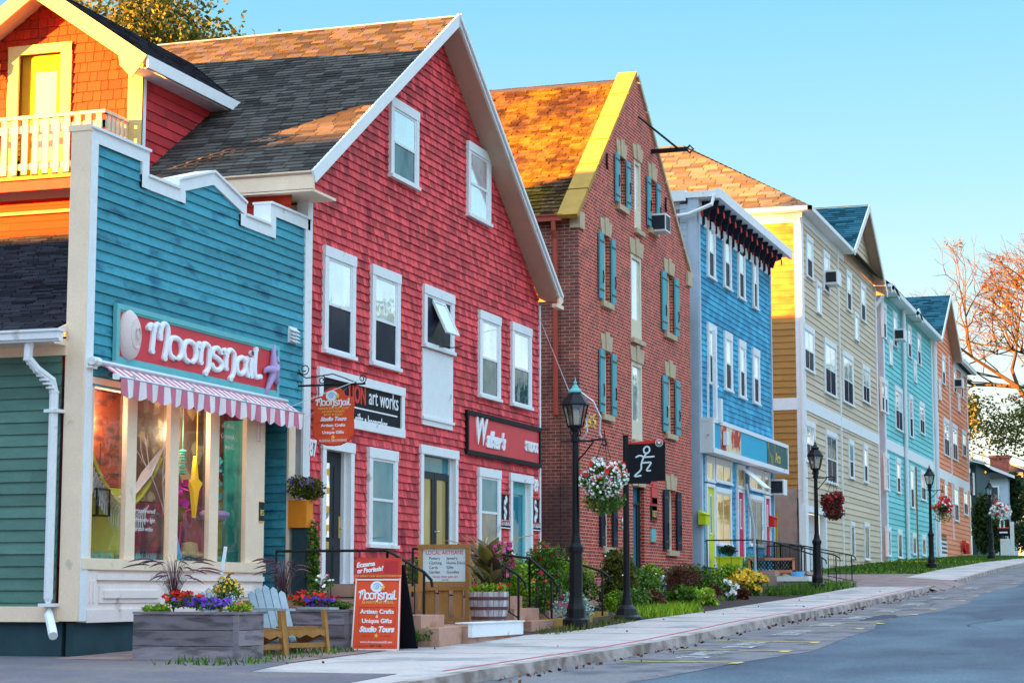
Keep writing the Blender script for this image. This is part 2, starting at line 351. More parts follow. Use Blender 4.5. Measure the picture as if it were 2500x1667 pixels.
M['petal_pink']=varmat('petal_pink',[(.6,.02,.15),(.8,.1,.4)],amt=.05)
M['petal_crimson']=varmat('petal_crimson',[(.25,.005,.01),(.5,.01,.03)],amt=.05)
# ---------------------------------------------------------------- siding, shingles, walls
def spans(poly,z):
    xs=[]
    for i in range(len(poly)):
        (x0,z0),(x1,z1)=poly[i],poly[(i+1)%len(poly)]
        if (z0<=z)!=(z1<=z):xs.append(x0+(x1-x0)*(z-z0)/(z1-z0))
    xs.sort();return list(zip(xs[::2],xs[1::2]))
def bands(poly,holes,row=None,base=0.):
    zs={round(p[1],4) for p in poly}
    for h in holes:zs|={round(h[2],4),round(h[3],4)}
    lo,hi=min(p[1] for p in poly),max(p[1] for p in poly)
    if row:
        k=math.floor((lo-base)/row)
        while base+k*row<hi:zs.add(round(base+k*row,4));k+=1
    zs=sorted(z for z in zs if lo<=z<=hi);out=[]
    for z0,z1 in zip(zs,zs[1:]):
        if z1-z0<2e-4:continue
        s0,s1=spans(poly,z0+1e-4),spans(poly,z1-1e-4)
        if len(s0)!=len(s1):continue
        tr=[(a[0],a[1],b[0],b[1]) for a,b in zip(s0,s1)]
        for h in holes:
            if h[2]<z1-1e-4 and h[3]>z0+1e-4:
                nt_=[]
                for l0,r0,l1,r1 in tr:
                    a=(l0,min(r0,h[0]),l1,min(r1,h[0]));b=(max(l0,h[1]),r0,max(l1,h[1]),r1)
                    if a[1]-a[0]>.001 or a[3]-a[2]>.001:nt_.append((a[0],max(a[0],a[1]),a[2],max(a[2],a[3])))
                    if b[1]-b[0]>.001 or b[3]-b[2]>.001:nt_.append((min(b[0],b[1]),b[1],min(b[2],b[3]),b[3]))
                tr=nt_
        out.append((z0,z1,tr))
    return out
def siding(mb,f,poly,holes=(),row=.12,d=.022,w=(2.,4.5),gap=.004,jag=0.,seed=1,tilt=0.,back=True,base=0.):
    lo=min(p[0] for p in poly);hi=max(p[0] for p in poly);joints={}
    def row_j(k):
        if k not in joints:
            rg=random.Random(seed*7919+k);x=lo-rg.random()*w[1];J=[]
            while x<hi+w[1]:
                J.append((x,rg.random(),rg.uniform(-1,1)*jag,rg.uniform(0,1)*tilt));x+=rg.uniform(*w)
            joints[k]=J
        return joints[k]
    for z0,z1,tr in bands(poly,holes,row,base):
        k=math.floor((z0-base)/row+1e-3);f0=(z0-base)/row-k;f1=(z1-base)/row-k
        J=row_j(k)
        for l0,r0,l1,r1 in tr:
            if back:mb.face((f.p(l0,z0,-.002),f.p(r0,z0,-.002),f.p(r1,z1,-.002),f.p(l1,z1,-.002)),0.)
            for (xa,va,ja,ta),(xb,_,_,_) in zip(J,J[1:]):
                xa2=xa+gap/2;xb2=xb-gap/2
                p0,q0=max(l0,xa2),min(r0,xb2);p1,q1=max(l1,xa2),min(r1,xb2)
                if q0-p0<.002 and q1-p1<.002:continue
                if q0<p0:p0=q0=(l0 if l0>q0 else r0)
                if q1<p1:p1=q1=(l1 if l1>q1 else r1)
                c0=d*(1-f0)+.003+ta;c1=d*(1-f1)+.003+ta*.3
                zb=z0+(ja if f0<.02 else 0)
                mb.face((f.p(p0,zb,c0),f.p(q0,zb,c0),f.p(q1,z1,c1),f.p(p1,z1,c1)),va)
                if f0<.02:mb.face((f.p(p0,zb,0),f.p(q0,zb,0),f.p(q0,zb,c0),f.p(p0,zb,c0)),va)
def flatwall(mb,f,poly,holes=(),c=0.,depth=.25):
    for z0,z1,tr in bands(poly,holes):
        for l0,r0,l1,r1 in tr:mb.face((f.p(l0,z0,c),f.p(r0,z0,c),f.p(r1,z1,c),f.p(l1,z1,c)))
    for a0,a1,b0,b1 in holes:
        for q in(((a0,b0),(a0,b1)),((a1,b0),(a1,b1)),((a0,b0),(a1,b0)),((a0,b1),(a1,b1))):
            (x,y),(x2,y2)=q;mb.face((f.p(x,y,c),f.p(x2,y2,c),f.p(x2,y2,c-depth),f.p(x,y,c-depth)))
def text(par,f,s,a,b,size,m,c=.0,ex=.004,shear=0,off=0,align='CENTER',sx=1.,name='lettering',rot=0.):
    cu=bpy.data.curves.new('t','FONT');cu.body=s;cu.size=size;cu.extrude=ex;cu.shear=shear;cu.offset=off;cu.align_x=align;cu.resolution_u=3
    o=bpy.data.objects.new('t',cu);COL.objects.link(o)
    me=bpy.data.meshes.new_from_object(o);bpy.data.objects.remove(o)
    me.name=name
    L=LOC.get(par.name,Vector((0,0,0))) if par else Vector((0,0,0));cr,sr=math.cos(rot),math.sin(rot)
    for v in me.vertices:
        x,y=v.co.x*sx,v.co.y
        v.co=f.p(a+x*cr-y*sr,b+x*sr+y*cr,c+v.co.z)-L
    me.materials.clear();me.materials.append(M[m])
    ob=bpy.data.objects.new(name,me);COL.objects.link(ob)
    if par:ob.parent=par
    return ob
# ---------------------------------------------------------------- windows
def win(par,f,a0,a1,b0,b1,cas=.11,top='glass_painted_sky',low='glass_dark',cols=1,mid=.5,white='white',sash=.045,c=0,sill=.05,head=None):
    mb=MB();h=head if head is not None else cas*1.15
    mb.box(f,a0,a0+cas,b0,b1,c,c+.075);mb.box(f,a1-cas,a1,b0,b1,c,c+.075)
    mb.box(f,a0-.01,a1+.01,b1-h,b1+.01,c-.002,c+.085);mb.box(f,a0-.02,a1+.02,b0-.01,b0+sill,c-.002,c+.11)
    x0,x1,y0,y1=a0+cas,a1-cas,b0+sill,b1-h
    s=sash;ym=y0+(y1-y0)*mid
    mb.box(f,x0,x0+s,y0,y1,c,c+.062);mb.box(f,x1-s,x1,y0,y1,c,c+.062)
    mb.box(f,x0+s,x1-s,y1-s,y1,c,c+.061);mb.box(f,x0+s,x1-s,y0,y0+s,c,c+.058)
    if mid>0:mb.box(f,x0+s,x1-s,ym-s/2,ym+s/2,c,c+.066)
    for k in range(1,cols):
        x=x0+(x1-x0)*k/cols;mb.box(f,x-.015,x+.015,y0+s,y1-s,c,c+.059)
    o=build('window',mb,M[white],par)
    if mid>0:
        g=MB();g.box(f,x0+s,x1-s,ym,y1-s,c+.01,c+.05);build('pane',g,M[top],o)
        g=MB();g.box(f,x0+s,x1-s,y0+s,ym,c+.01,c+.046);build('pane',g,M[low],o)
    else:
        g=MB();g.box(f,x0+s,x1-s,y0+s,y1-s,c+.01,c+.048);build('pane',g,M[top],o)
    return o
def winpx(par,Y,u0,v0,u1,v1,**kw):
    (x0,z1),(x1,z0)=PY(u0,v0,Y),PY(u1,v1,Y);return win(par,FY(Y),x0,x1,z0,z1,**kw)
# ================================================================ ground, road, pavement
def strip(mb,xs,y0,y1,dz0=0.,dz1=None,n=1):
    dz1=dz0 if dz1 is None else dz1
    for xa,xb in zip(xs,xs[1:]):
        for k in range(n):
            ya,yb=y0(xa)+(y1(xa)-y0(xa))*k/n,y0(xa)+(y1(xa)-y0(xa))*(k+1)/n
            yc,yd=y0(xb)+(y1(xb)-y0(xb))*k/n,y0(xb)+(y1(xb)-y0(xb))*(k+1)/n
            za,zb=dz0+(dz1-dz0)*k/n,dz0+(dz1-dz0)*(k+1)/n
            mb.face(((xa,ya,G(xa)+za),(xb,yc,G(xb)+za),(xb,yd,G(xb)+zb),(xa,yb,G(xa)+zb)))
XS=[-60,-30,-10,0,5,10,15,18,20,22,24.5,27,30,33.5,36,39,43,48.4,53,57.7,61,64.7,71,78,87,96,108,120,131,150,175,200,300,400,800,1500]
def K(v):return lambda x:v
def KB(x):return 7.0+ (0 if x>27 else (27-x)*.045)     # kerb line
g=MB();strip(g,XS,K(-400),K(600),-.30);struct('ground',g,M['ground'])
g=MB();strip(g,[x for x in XS if x<=400],lambda x:-6.,lambda x:KB(x)-.14,-.13);struct('road',g,M['road'])
g=MB();strip(g,[x for x in XS if 5<=x<=200],lambda x:KB(x)-2.0+.25*math.sin(x*.37)+.15*math.sin(x*1.3),lambda x:KB(x)-.14,-.126);struct('road_shoulder',g,M['road_edge'])
g=MB()
rg=random.Random(5)
kx=[5+i*.45 for i in range(110)]+[55+i*2 for i in range(60)]
for xa,xb in zip(kx,kx[1:]):
    if 57.8<xa<65:continue
    ja=.02+.02*math.sin(xa*2.1)+.012*math.sin(xa*7.3);jb=.02+.02*math.sin(xb*2.1)+.012*math.sin(xb*7.3)
    za,zb=G(xa)+.002,G(xb)+.002;yk=KB(xa);yl=KB(xb)
    g.face(((xa,yk,za),(xb,yl,zb),(xb,yl-.15,zb),(xa,yk-.15,za)));g.face(((xa,yk-.15,za),(xb,yl-.15,zb),(xb,yl-.15-jb,zb-.15),(xa,yk-.15-ja,za-.15)))
struct('kerb',g,M['kerb'])
def WI(x):return 9.75 if x<26 else (9.75-(x-26)*.22 if x<30 else 8.9)
g=MB();strip(g,[x for x in XS if 5<=x<=400],KB,lambda x:WI(x),-.0);struct('pavement',g,M['walk'])
g=MB()
for i in range(26):
    x=22+i*1.55*(1+i*.03);g.box(W0,x,x+.012,KB(x)+.02,WI(x),G(x)-.01,G(x)+.003)
struct('pavement_joints',g,M['kerb'])
g=MB();strip(g,[20,22,24.5,27,30,33.5,36,39,43,48.4,53,57],lambda x:KB(x)+.14,lambda x:KB(x)+.20,.0035);struct('red_line',g,M['line_red'])
g=MB();strip(g,[58,59.5,61,63,65,68,72],lambda x:7.0 if x<65.5 else 8.9,K(13.4),.006)
strip(g,[57.6,58,59.5,61,63,65,65.4],lambda x:6.55,lambda x:7.001,-.135,.006);struct('driveway',g,M['paver'])
g=MB();strip(g,[0,5,10,15,18,19.5],K(7.8),K(40),.004);strip(g,[19.5,20,21,21.74],lambda x:9.5+(x-19.5)*.15,K(40),.004);struct('side_street',g,M['drive'])
g=MB();strip(g,[21.2,22,24.5,26.3],WI,K(13),.008);struct('paving',g,M['paver'])
g=MB();strip(g,[26.3,27,30,33.5,36,39,43,48.4,53,58],WI,K(13),-.01,.12,3);struct('soil',g,M['soil'])
def LZ(x,y):return G(x)+.0+.06*max(0,min(1,(y-8.9)/3.5))
g=MB();strip(g,[72,78,87,96,108,120,131,150,175],lambda x:8.9 if x<131 else 8.9,K(13),.0,.06,4);strip(g,[133,150,175,220],K(13),K(40),.06,.9,3);struct('lawn',g,M['lawn'])
def grass(name,x0,x1,y0,y1,n,h,matk,zf,seed,w=.02):
    rg=random.Random(seed);g=MB()
    for i in range(n):
        x=rg.uniform(x0,x1);y=rg.uniform(y0,y1);z=zf(x,y);q=rg.uniform(0,6.28);hh=h*rg.uniform(.5,1.3);bx,by=rg.gauss(0,.4)*hh,rg.gauss(0,.4)*hh
        g.face(((x-w*math.cos(q),y-w*math.sin(q),z),(x+w*math.cos(q),y+w*math.sin(q),z),(x+bx,y+by,z+hh)),rg.random())
    o=struct(name,g,M[matk],kind='stuff');return o
grass('lawn_grass',72.2,132,8.9,13,12000,.09,'leaf_green',LZ,3,.05)
grass('verge_grass',34.6,38.5,8.9,9.7,1500,.2,'leaf_lime',lambda x,y:G(x),4,.012)
grass('bank_grass',50,57.6,8.9,10.2,1500,.22,'leaf_green',lambda x,y:G(x),6,.02)
grass('weeds',20.3,24,10.0,11.2,500,.08,'leaf_green',lambda x,y:G(x),7,.012)
grass('weed_clumps',28.5,33,8.85,9.25,350,.1,'leaf_olive',lambda x,y:G(x),8,.012)
# parking bay paint
g=MB();bays=[24.4,27.0,29.3,33.6,36.0,40.8,44.0,50.,53.5,57.,66,74,83]
for x in bays:
    l=KB(x)-.35;z=G(x)-.12
    for xa,xb,ya,yb in((x,x+.1,l-1.45,l),(x-.28,x+.1,l-1.58,l-1.45)):
        g.face(((xa,ya,G(xa)-.12),(xb,ya,G(xb)-.12),(xb,yb,G(xb)-.12),(xa,yb,G(xa)-.12)))
struct('bay_lines',g,M['line_yellow'])
bt=MB()
for x,s in((25.2,'20 MIN'),(27.6,'20 MIN'),(31.2,'20 MIN'),(34.4,'20 MIN'),(38.0,'20 MIN'),(42,'20 MIN'),(46.3,'20 MIN'),(51.3,'20 MIN'),(60,'20 MIN')):
    sl_=(G(x+1.3)-G(x))/1.3
    f=Fr((x,KB(x)-1.25,G(x)-.118),Vector((1,0,sl_)).normalized(),(0,1,0),(0,0,1))
    o=text(None,f,s,.0,.0,.62,'line_white',c=0,ex=.0,align='LEFT',sx=.78,off=.0,name='bay_lettering');o['kind']='structure'
g=MB();rg=random.Random(77)
for cx,cy,rx,ry in((60,3.4,4.5,.7),(39,5.6,1.6,.3),(84,3.6,5,.6)):
    n=26;g.face([(cx+rx*math.cos(2*math.pi*k/n)*rg.uniform(.7,1.2),cy+ry*math.sin(2*math.pi*k/n)*rg.uniform(.65,1.2),0) for k in range(n)])
for k in range(7):
    x=rg.uniform(26,80);y=rg.uniform(1.5,6.2);P=[(x,y)]
    for _ in range(9):x+=rg.uniform(.3,1.1);y+=rg.gauss(0,.14);P.append((x,y))
    for (xa,ya),(xb,yb) in zip(P,P[1:]):w_=rg.uniform(.008,.018);g.face([(xa,ya-w_,0),(xb,yb-w_,0),(xb,yb+w_,0),(xa,ya+w_,0)])
g.v=[(x,y,G(x)-.122) for x,y,z in g.v];struct('road_patches',g,M['patch'])
g=MB();rg=random.Random(78)
for k in range(200):
    x=rg.uniform(20,62);y=KB(x)-.2-abs(rg.gauss(0,.16));g.leaf((x,y,G(x)-.115),.07,.05,rg,0)
for k in range(25):
    x=rg.uniform(20,55);y=rg.uniform(KB(x)+.2,WI(x));g.leaf((x,y,G(x)+.012),.05,.035,rg,0)
struct('fallen_leaves',g,M['leaf_wine'],kind='stuff')
# ================================================================ teal false-front shop
F13=FY(13.0)
shop=thing('shop',(25,13,-.8),'teal clapboard shop with stepped false front, cream trim and a big display window','shop')
prof=[(21.78,-.4),(28.52,-.4),(28.52,5.84),(27.08,5.84),(27.08,5.5),(26.22,5.5),(26.22,5.68),(25.17,5.94),(24.16,5.64),(24.16,5.5),(23.27,5.5),(23.27,5.84),(21.78,5.84)]
hole=(22.0,27.04,.4,2.57);door_h=(27.04,27.85,-.9,2.57)
g=MB();siding(g,F13,prof,[hole,door_h,(21.7,27.05,-.5,.4),(27.8,28.7,-.5,2.6)],row=.135,d=.022,w=(1.2,3.5),seed=2);build('front_siding',g,M['teal_siding'],shop)
# body behind the front
g=MB()
g.prism(F13,[(21.78,2.7),(28.5,2.7),(28.5,5.8),(27.1,5.8),(27.1,5.46),(26.2,5.46),(26.2,5.66),(25.17,5.9),(24.2,5.6),(24.2,5.46),(23.25,5.46),(23.25,5.8),(21.78,5.8)],-.23,-.008)
build('parapet',g,M['white'],shop)
g=MB();t=.17;o_=.045
for (a,b),(c,d) in ((prof[2],prof[3]),(prof[4],prof[5]),(prof[9],prof[10]),(prof[11],prof[12])):      # level trims
    x0,x1=min(a,c),max(a,c);up_=b>5.6
    xa,xb=(x0,x1) if up_ else (x0-t,x1+t)
    g.box(F13,xa,xb,b-t,b,0,o_)
    g.box(F13,(x0-.03) if up_ else x0+.001,(x1+.03) if up_ else x1-.001,b,b+.035,-.26,o_+.03)
for x,y0,y1,sgn in((27.08,5.5,5.84,1),(26.22,5.5,5.68,-1),(24.16,5.5,5.64,1),(23.27,5.5,5.84,-1)):
    xa,xb=(x,x+t) if sgn>0 else (x-t,x);g.box(F13,xa,xb,y0-t,y1-t,0.002,o_+.002)
    g.box(F13,min(x,x-sgn*.02),max(x,x-sgn*.02),y0+.036,y1,-.24,o_)
for (a,b),(c,d) in ((prof[6],prof[7]),(prof[7],prof[8])):
    g.prism(F13,[(a,b-t*1.05),(c,d-t*1.05),(c,d),(a,b)],.001,o_+.001);g.prism(F13,[(a,b),(c,d),(c,d+.035),(a,b+.035)],-.25,o_+.03)
g.box(F13,28.36,28.52,-.4,5.67,0.001,o_-.003);g.box(F13,21.78,21.96,-.38,5.67,.003,o_+.004)
build('trim',g,M['white'],shop)
g=MB();g.box(F13,21.74,21.775,-.38,5.8,-.22,.05);g.box(F13,21.73,21.80,5.8,5.88,-.27,.06);build('side_board',g,M['cream'],shop)
# shop-front joinery
mull=[(22.0,22.07),(22.91,23.17),(24.09,24.34),(25.26,25.54),(26.42,27.04)]
g=MB()
for a,b in mull:g.box(F13,a,b,.4,2.6,-.05,.02)
g.box(F13,21.8,27.04,.26,.4,-.1,.06);g.box(F13,21.96,27.05,2.56,2.68,-.1,.02)
g.box(F13,27.86,28.1,-.4,2.57,-.1,.03);g.box(F13,27.05,28.3,2.575,2.69,-.1,.04)
build('window_frame',g,M['cream'],shop)
g=MB()
g.box(F13,21.96,27.04,-.4,.26,-.1,.012)
g.box(F13,21.965,27.03,-.4,-.24,.012,.05);g.box(F13,21.97,22.2,-.24,.24,.012,.04);g.box(F13,22.2,27.02,.13,.2,.012,.05)
for a,b in((22.3,23.9),(24.05,25.6),(25.75,26.75)):
    g.box(F13,a,b,-.16,.06,.012,.03);g.prism(F13,[(a+.09,-.1),(b-.09,-.1),(b-.09,.0),(a+.09,.0)],.03,.055)
for a in(22.02,22.11):g.box(F13,a,a+.04,-.15,.12,.04,.055)
for a in(26.72,26.83):g.box(F13,a,a+.05,2.2,2.45,.02,.05)
build('base_panel',g,M['pink_cream'],shop)
g=MB()
for (a,b),(c,d) in zip(mull,mull[1:]):g.face([F13.p(x_,z_,-.035) for x_,z_ in((b,.4),(c,.4),(c,2.56),(b,2.56))])
build('glass',g,M['glass_shop'],shop)
g=MB();g.box(F13,21.8,27.04,-1.1,-.4,-.14,-.03);g.box(Fr((21.8,13,0),(0,1,0),(0,0,1),(-1,0,0)),.2,10,-1.1,-.38,-.1,.0);build('foundation',g,M['foundation'],shop)
# display interior
g=MB();g.box(F13,21.95,27.0,.3,.38,-2.4,-.1);g.box(F13,21.95,27.0,.3,2.7,-2.5,-2.4);g.box(F13,21.9,21.95,.3,2.7,-2.4,-.1);g.box(F13,26.98,27.03,-.9,2.7,-2.4,-.12);g.box(F13,21.95,27.,2.64,2.7,-2.4,-.1);build('display_room',g,M['interior_wine'],shop)
for a,b,c,d,mk in((22.0,23.9,.38,1.35,'interior_lime'),(22.0,23.9,1.36,2.6,'display_red'),(23.91,25.05,.38,1.2,'display_plum'),(23.91,25.05,1.21,2.6,'display_brown'),(25.06,26.25,.38,1.5,'display_plum'),(25.06,26.25,1.51,2.6,'display_brown'),(26.26,26.62,.38,1.0,'interior_lime'),(26.26,26.62,1.01,1.6,'display_gold'),(26.26,26.62,1.61,2.6,'display_red')):
    g=MB();g.box(F13,a,b,c,d,-.5,-.46);build('display_panel',g,M[mk],shop)
g=MB();g.box(F13,26.65,26.8,.38,2.5,-.5,-.1);build('display_post',g,M['turq'],shop)
# entry recess
fs=FX(27.85)
g=MB();siding(g,fs,[(13.0,-.5),(15,-.5),(15,2.57),(13.0,2.57)],row=.135,d=.02,w=(2,3),seed=9);build('recess_siding',g,M['teal_siding'],shop)
g=MB();g.box(F13,27.03,27.86,-.9,2.6,-2.1,-2.0);g.box(F13,27.03,27.86,2.58,2.62,-2.0,0);build('recess_back',g,M['deep'],shop)
# green side wall, lean-to roof
fg=FX(21.76)
g=MB();siding(g,fg,[(13.27,-.2),(24,-.2),(24,3.05),(13.27,3.05)],row=.15,d=.022,w=(3,6),seed=4);build('side_siding',g,M['green_siding'],shop)
g=MB();g.box(fg,13.22,24,-.39,-.2,0,.045);g.box(fg,13.2,24,2.93,3.12,0,.05);g.box(fg,13.2,24,3.05,3.13,.05,.33);build('side_trim',g,M['cream'],shop)
rf=Fr((21.38,0,3.19),(0,1,0),Vector((6.5,0,2.53)).normalized(),Vector((-2.53,0,6.5)).normalized())
g=MB();siding(g,rf,[(13.24,0),(24,0),(24,6.98),(13.24,6.98)],row=.12,d=.02,w=(.25,.34),gap=.012,seed=5,tilt=.012,jag=.012);build('lean_to_roof',g,M['roof_dark'],shop)
g=MB();g.box(rf,13.2,24,-.02,7,-.09,-.008);build('roof_deck',g,M['cream'],shop)
g=MB();
for k in range(1):
    g.box(FX(21.32),13.02,24,3.08,3.17,-.02,.1);g.box(FX(21.32),13.0,24,3.17,3.2,-.03,.12);g.box(FX(21.32),13.02,24,3.05,3.08,-.02,.07)
build('gutter',g,M['white'],shop)
g=MB();g.tube([(21.35,13.5,3.08),(21.33,13.5,2.86),(21.42,13.42,2.72),(21.6,13.32,2.6),(21.63,13.3,2.45),(21.63,13.3,-.1),(21.62,13.28,-.3),(21.5,13.16,-.45),(21.36,13.05,-.55)],.058,8)
for i in range(9):
    q=i/8;c=Vector((21.34,13.5,2.84)).lerp(Vector((21.63,13.3,2.46)),q);g.tube([c+Vector((0,0,.012)),c-Vector((0,0,.012))],.066,8)
g.box(FX(21.7),13.2,13.4,2.2,2.24,-.05,.14);g.box(FX(21.7),13.2,13.4,-.2,-.16,-.05,.14)
build('downspout',g,M['white'],shop)
g=MB();g.box(F13,27.78,28.06,3.8,4.05,.02,.05)
for k in range(4):g.prism(Fr((27.78,13,3.83+k*.055),(0,-1,0),(0,0,1),(1,0,0)),[(.05,0),(.11,-.02),(.11,-.012),(.05,.03)],0,.28)
build('vent',g,M['white'],shop)
g=MB();g.box(FY(12.98),26.86,27.0,1.02,1.3,0,.02);pl=build('number_plate',g,M['deep'],shop)
text(pl,FY(12.96),'85',26.93,1.1,.13,'letter_gold',c=.002)
g=MB();g.box(F13,26.855,26.86+.145,1.01,1.02,0.02,.045);g.box(F13,26.855,27.005,1.3,1.31,.02,.045);build('plate_rim',g,M['letter_gold'],pl)
# display pieces
def part1(name,mb,mk,par,smooth=False):return build(name,mb,M[mk],par,smooth=smooth)
hm=thing('hammock',(23.2,13.5,1.5),'striped fringed hammock hung across the two left display window panes','hammock')
g=MB()
for k in range(5):
    pts=[]
    for i in range(13):
        q=i/12;x=21.98+2.05*q;z=2.05-1.9*q*(1-q)*1.0-.25*q+ (-.55*(q>.0))*math.sin(math.pi*q)*.6-.03*k;pts.append((x,13.32+.06*k,z))
    g.tube(pts,.035,5,var=k/4)
part1('cloth',g,'interior_lime',hm)
g=MB()
for k in range(15):
    y=13.2+.03*k;g.tube([(24.0,13.25,1.98),(23.55,y,1.55-.02*k),(23.05,y,1.22-.02*(k%7))],.011,4)
for k in range(26):
    x=22.05+k*.06;z=1.72-.75*math.sin(math.pi*(x-21.9)/2.4)-.05;g.tube([(x,13.28,z),(x,13.28,z-.17)],.01,4);g.tube([(x,13.28,z),(x+.1,13.28,z+.1)],.006,3)
for k in range(8):
    z=1.62-.03*k;g.tube([(22.0,13.27,z+.05),(22.5,13.27,z-.35),(23.1,13.27,z-.45)],.006,3)
part1('cords',g,'rope',hm)
g=MB();rg=random.Random(3)
def twig(p,d,l,r,n):
    q=p+d*l;g.tube([p,(p+q)/2+Vector((rg.gauss(0,.02),0,rg.gauss(0,.02))),q],[r,r*.8,r*.6],4)
    if n:
        for k in range(2):twig(q,(d+Vector((rg.uniform(-.7,.7),rg.uniform(-.2,.2),rg.uniform(-.1,.5)))).normalized(),l*.72,r*.65,n-1)
twig(Vector((24.0,13.22,.4)),Vector((0,0,1)),.62,.02,4)
solo('branch',g,M['rope'],(24,13.22,.4),'white painted birch branch standing in the second display pane','branch')
g=MB();q=[(0,.42),(.1,.08),(.3,.02),(.14,-.1),(.0,-.5),(-.14,-.1),(-.3,.02),(-.1,.08)]
g.prism(FY(13.3),[(25.0+a*.62,1.5+b*.95) for a,b in q],-.03,.03);g.tube([(25.05,13.3,1.9),(25.05,13.3,2.6)],.006,4)
ps_=solo('paper_star',g,M['star_yellow'],(25,13.3,1.5),'yellow paper star lantern hanging in the third display pane','lantern')
for x_,z_ in((22.8,2.2),(25.0,2.2)):  # one for the star lantern's glow, one added without fixture to brighten the display
    pl_=bpy.data.lights.new('display_fill_light','POINT');pl_.energy=6;pl_.color=(1,.78,.5);pl_.shadow_soft_size=.12;po_=bpy.data.objects.new('display_fill_light',pl_);COL.objects.link(po_);po_.location=(x_,13.45,z_)
g=MB()
for i in range(14):g.leaf((24.55+rg.uniform(-.16,.16),13.3+rg.uniform(-.05,.05),1.36+rg.uniform(-.17,.17)),.16,.12,rg)
fl=solo('magenta_flower',g,M['magenta'],(24.55,13.3,1.36),'magenta silk orchid hanging in the third display pane','flower')
g=MB()
for i in range(9):g.leaf((24.6+rg.uniform(-.22,.22),13.32,1.1+rg.uniform(-.12,.08)),.22,.1,rg)
build('leaves',g,M['leaf_lime'],fl)
for x,z,mk,h,lb in((24.5,2.0,'star_yellow',.4,'yellow paper spiral streamer in the third display pane'),(24.72,1.8,'turq',.36,'turquoise paper spiral streamer in the third display pane')):
    g=MB()
    for i in range(9):g.lathe((x,13.35,z-h/2+i*h/9),[(.02,0),(.06,.012),(.03,.03)],6)
    g.tube([(x,13.35,z+h/2-.05),(x,13.35,2.6)],.004,3)
    solo('streamer',g,M[mk],(x,13.35,z),lb,'streamer')
g=MB();rg=random.Random(8)
for i in range(60):g.leaf((25.66+rg.uniform(-.1,.1),13.3+rg.uniform(-.1,.1),1.95-i*.016),.1,.07,rg)
solo('bead_chandelier',g,M['turq'],(25.66,13.3,1.6),'turquoise and orange bead cluster hanging in the right display pane','ornament')
g=MB();g.lathe((25.75,13.42,1.02),[(.22,0),(.28,.06),(.28,.1),(.2,.13)],14)
solo('purple_stool',g,M['starfish'],(25.75,13.42,1),'small purple round stool top behind the right display pane','stool')
g=MB()
for a,b in((22.2,.0),(22.52,0)):g.box(FY(13.3),a,a+.02,.95,1.3,-.12,-.1);g.box(FY(13.3),a,a+.02,.95,1.3,.05,.07)
for b in(.95,1.29):g.box(FY(13.3),22.2,22.54,b,b+.02,-.12,.07)
g.tube([(22.37,13.3,1.3),(22.37,13.3,1.9)],.005,3)
solo('hanging_lantern',g,M['iron'],(22.37,13.3,.95),'square glass lantern hanging low in the left display pane','lantern')
g=MB();g.lathe((22.3,13.4,.38),[(.035,0),(.04,.16),(.012,.22),(.012,.3)],8)
solo('bottle',g,M['black'],(22.3,13.4,.38),'dark bottle on the sill of the left display pane','bottle')
g=MB();g.lathe((24.98,13.35,.42),[(.02,.26),(.11,.24),(.13,.13),(.14,.12),(.3,.07),(.27,.04),(.0,.04)],14)
solo('straw_hat',g,M['straw'],(24.98,13.35,.4),'straw sun hat lying in the third display pane','hat')
g=MB();g.box(Fr((24.42,13.3,.42),Vector((1,0,.12)).normalized(),Vector((-.12,.2,1)).normalized(),(0,-1,0)),0,.2,0,.32,0,.03)
solo('blue_book',g,M['sky_paint'],(24.42,13.3,.42),'blue picture book leaning in the third display pane','book')
g=MB();g.tube([(24.75,13.4,.5),(24.8,13.4,.95),(24.95,13.4,1.12),(25.12,13.4,1.15),(25.22,13.4,1.0)],.012,5)
g.box(FY(13.4),24.55,24.66,1.05,1.2,0,.01);g.box(FY(13.4),24.54,24.64,.88,1.02,0,.01)
solo('display_stand',g,M['petal_pink'],(24.75,13.4,.4),'pink wire display stand with two price tags in the third pane','display stand')
g=MB();rg=random.Random(21)
for i in range(420):
    x=rg.uniform(22.03,26.2);y=rg.uniform(13.12,13.25);h=rg.uniform(.05,.16);g.face(((x-.012,y,.38),(x+.012,y,.38),(x+rg.gauss(0,.03),y,.38+h)),rg.random())
o=struct('paper_grass',g,M['turq'],kind='stuff')
g=MB();g.box(FY(13.35),23.35,23.5,.4,.4+.01,-.02,.02);pass
wv=thing('window_verse',(23.6,13.06,.9),'white handwritten verse on the glass of the second display pane','writing')
for i,s in enumerate(('Surround yourself','in those who light','your path within')):text(wv,FY(13.06),s,23.22,1.02-.12*i,.085,'letter_white',c=.003,ex=.001,align='LEFT',shear=.2)
wv=thing('window_hours',(25.6,13.06,2.2),'faint mirrored white writing at the top of the right display pane','writing')
for i,s in enumerate(('Studio To','Artisan Cr','Unique')):text(wv,Fr((25.62+.55,13.06,0),(-1,0,0),(0,0,1),(0,-1,0)),s,0,2.33-.15*i,.1,'rope',c=.003,ex=.001,align='LEFT',shear=.2)
for o_ in list(COL.objects):
    if o_.parent is None and o_.name.split('.')[0] in('hammock','branch','paper_star','magenta_flower','streamer','bead_chandelier','purple_stool','hanging_lantern','bottle','straw_hat','blue_book','display_stand'):o_.location.x+=.42
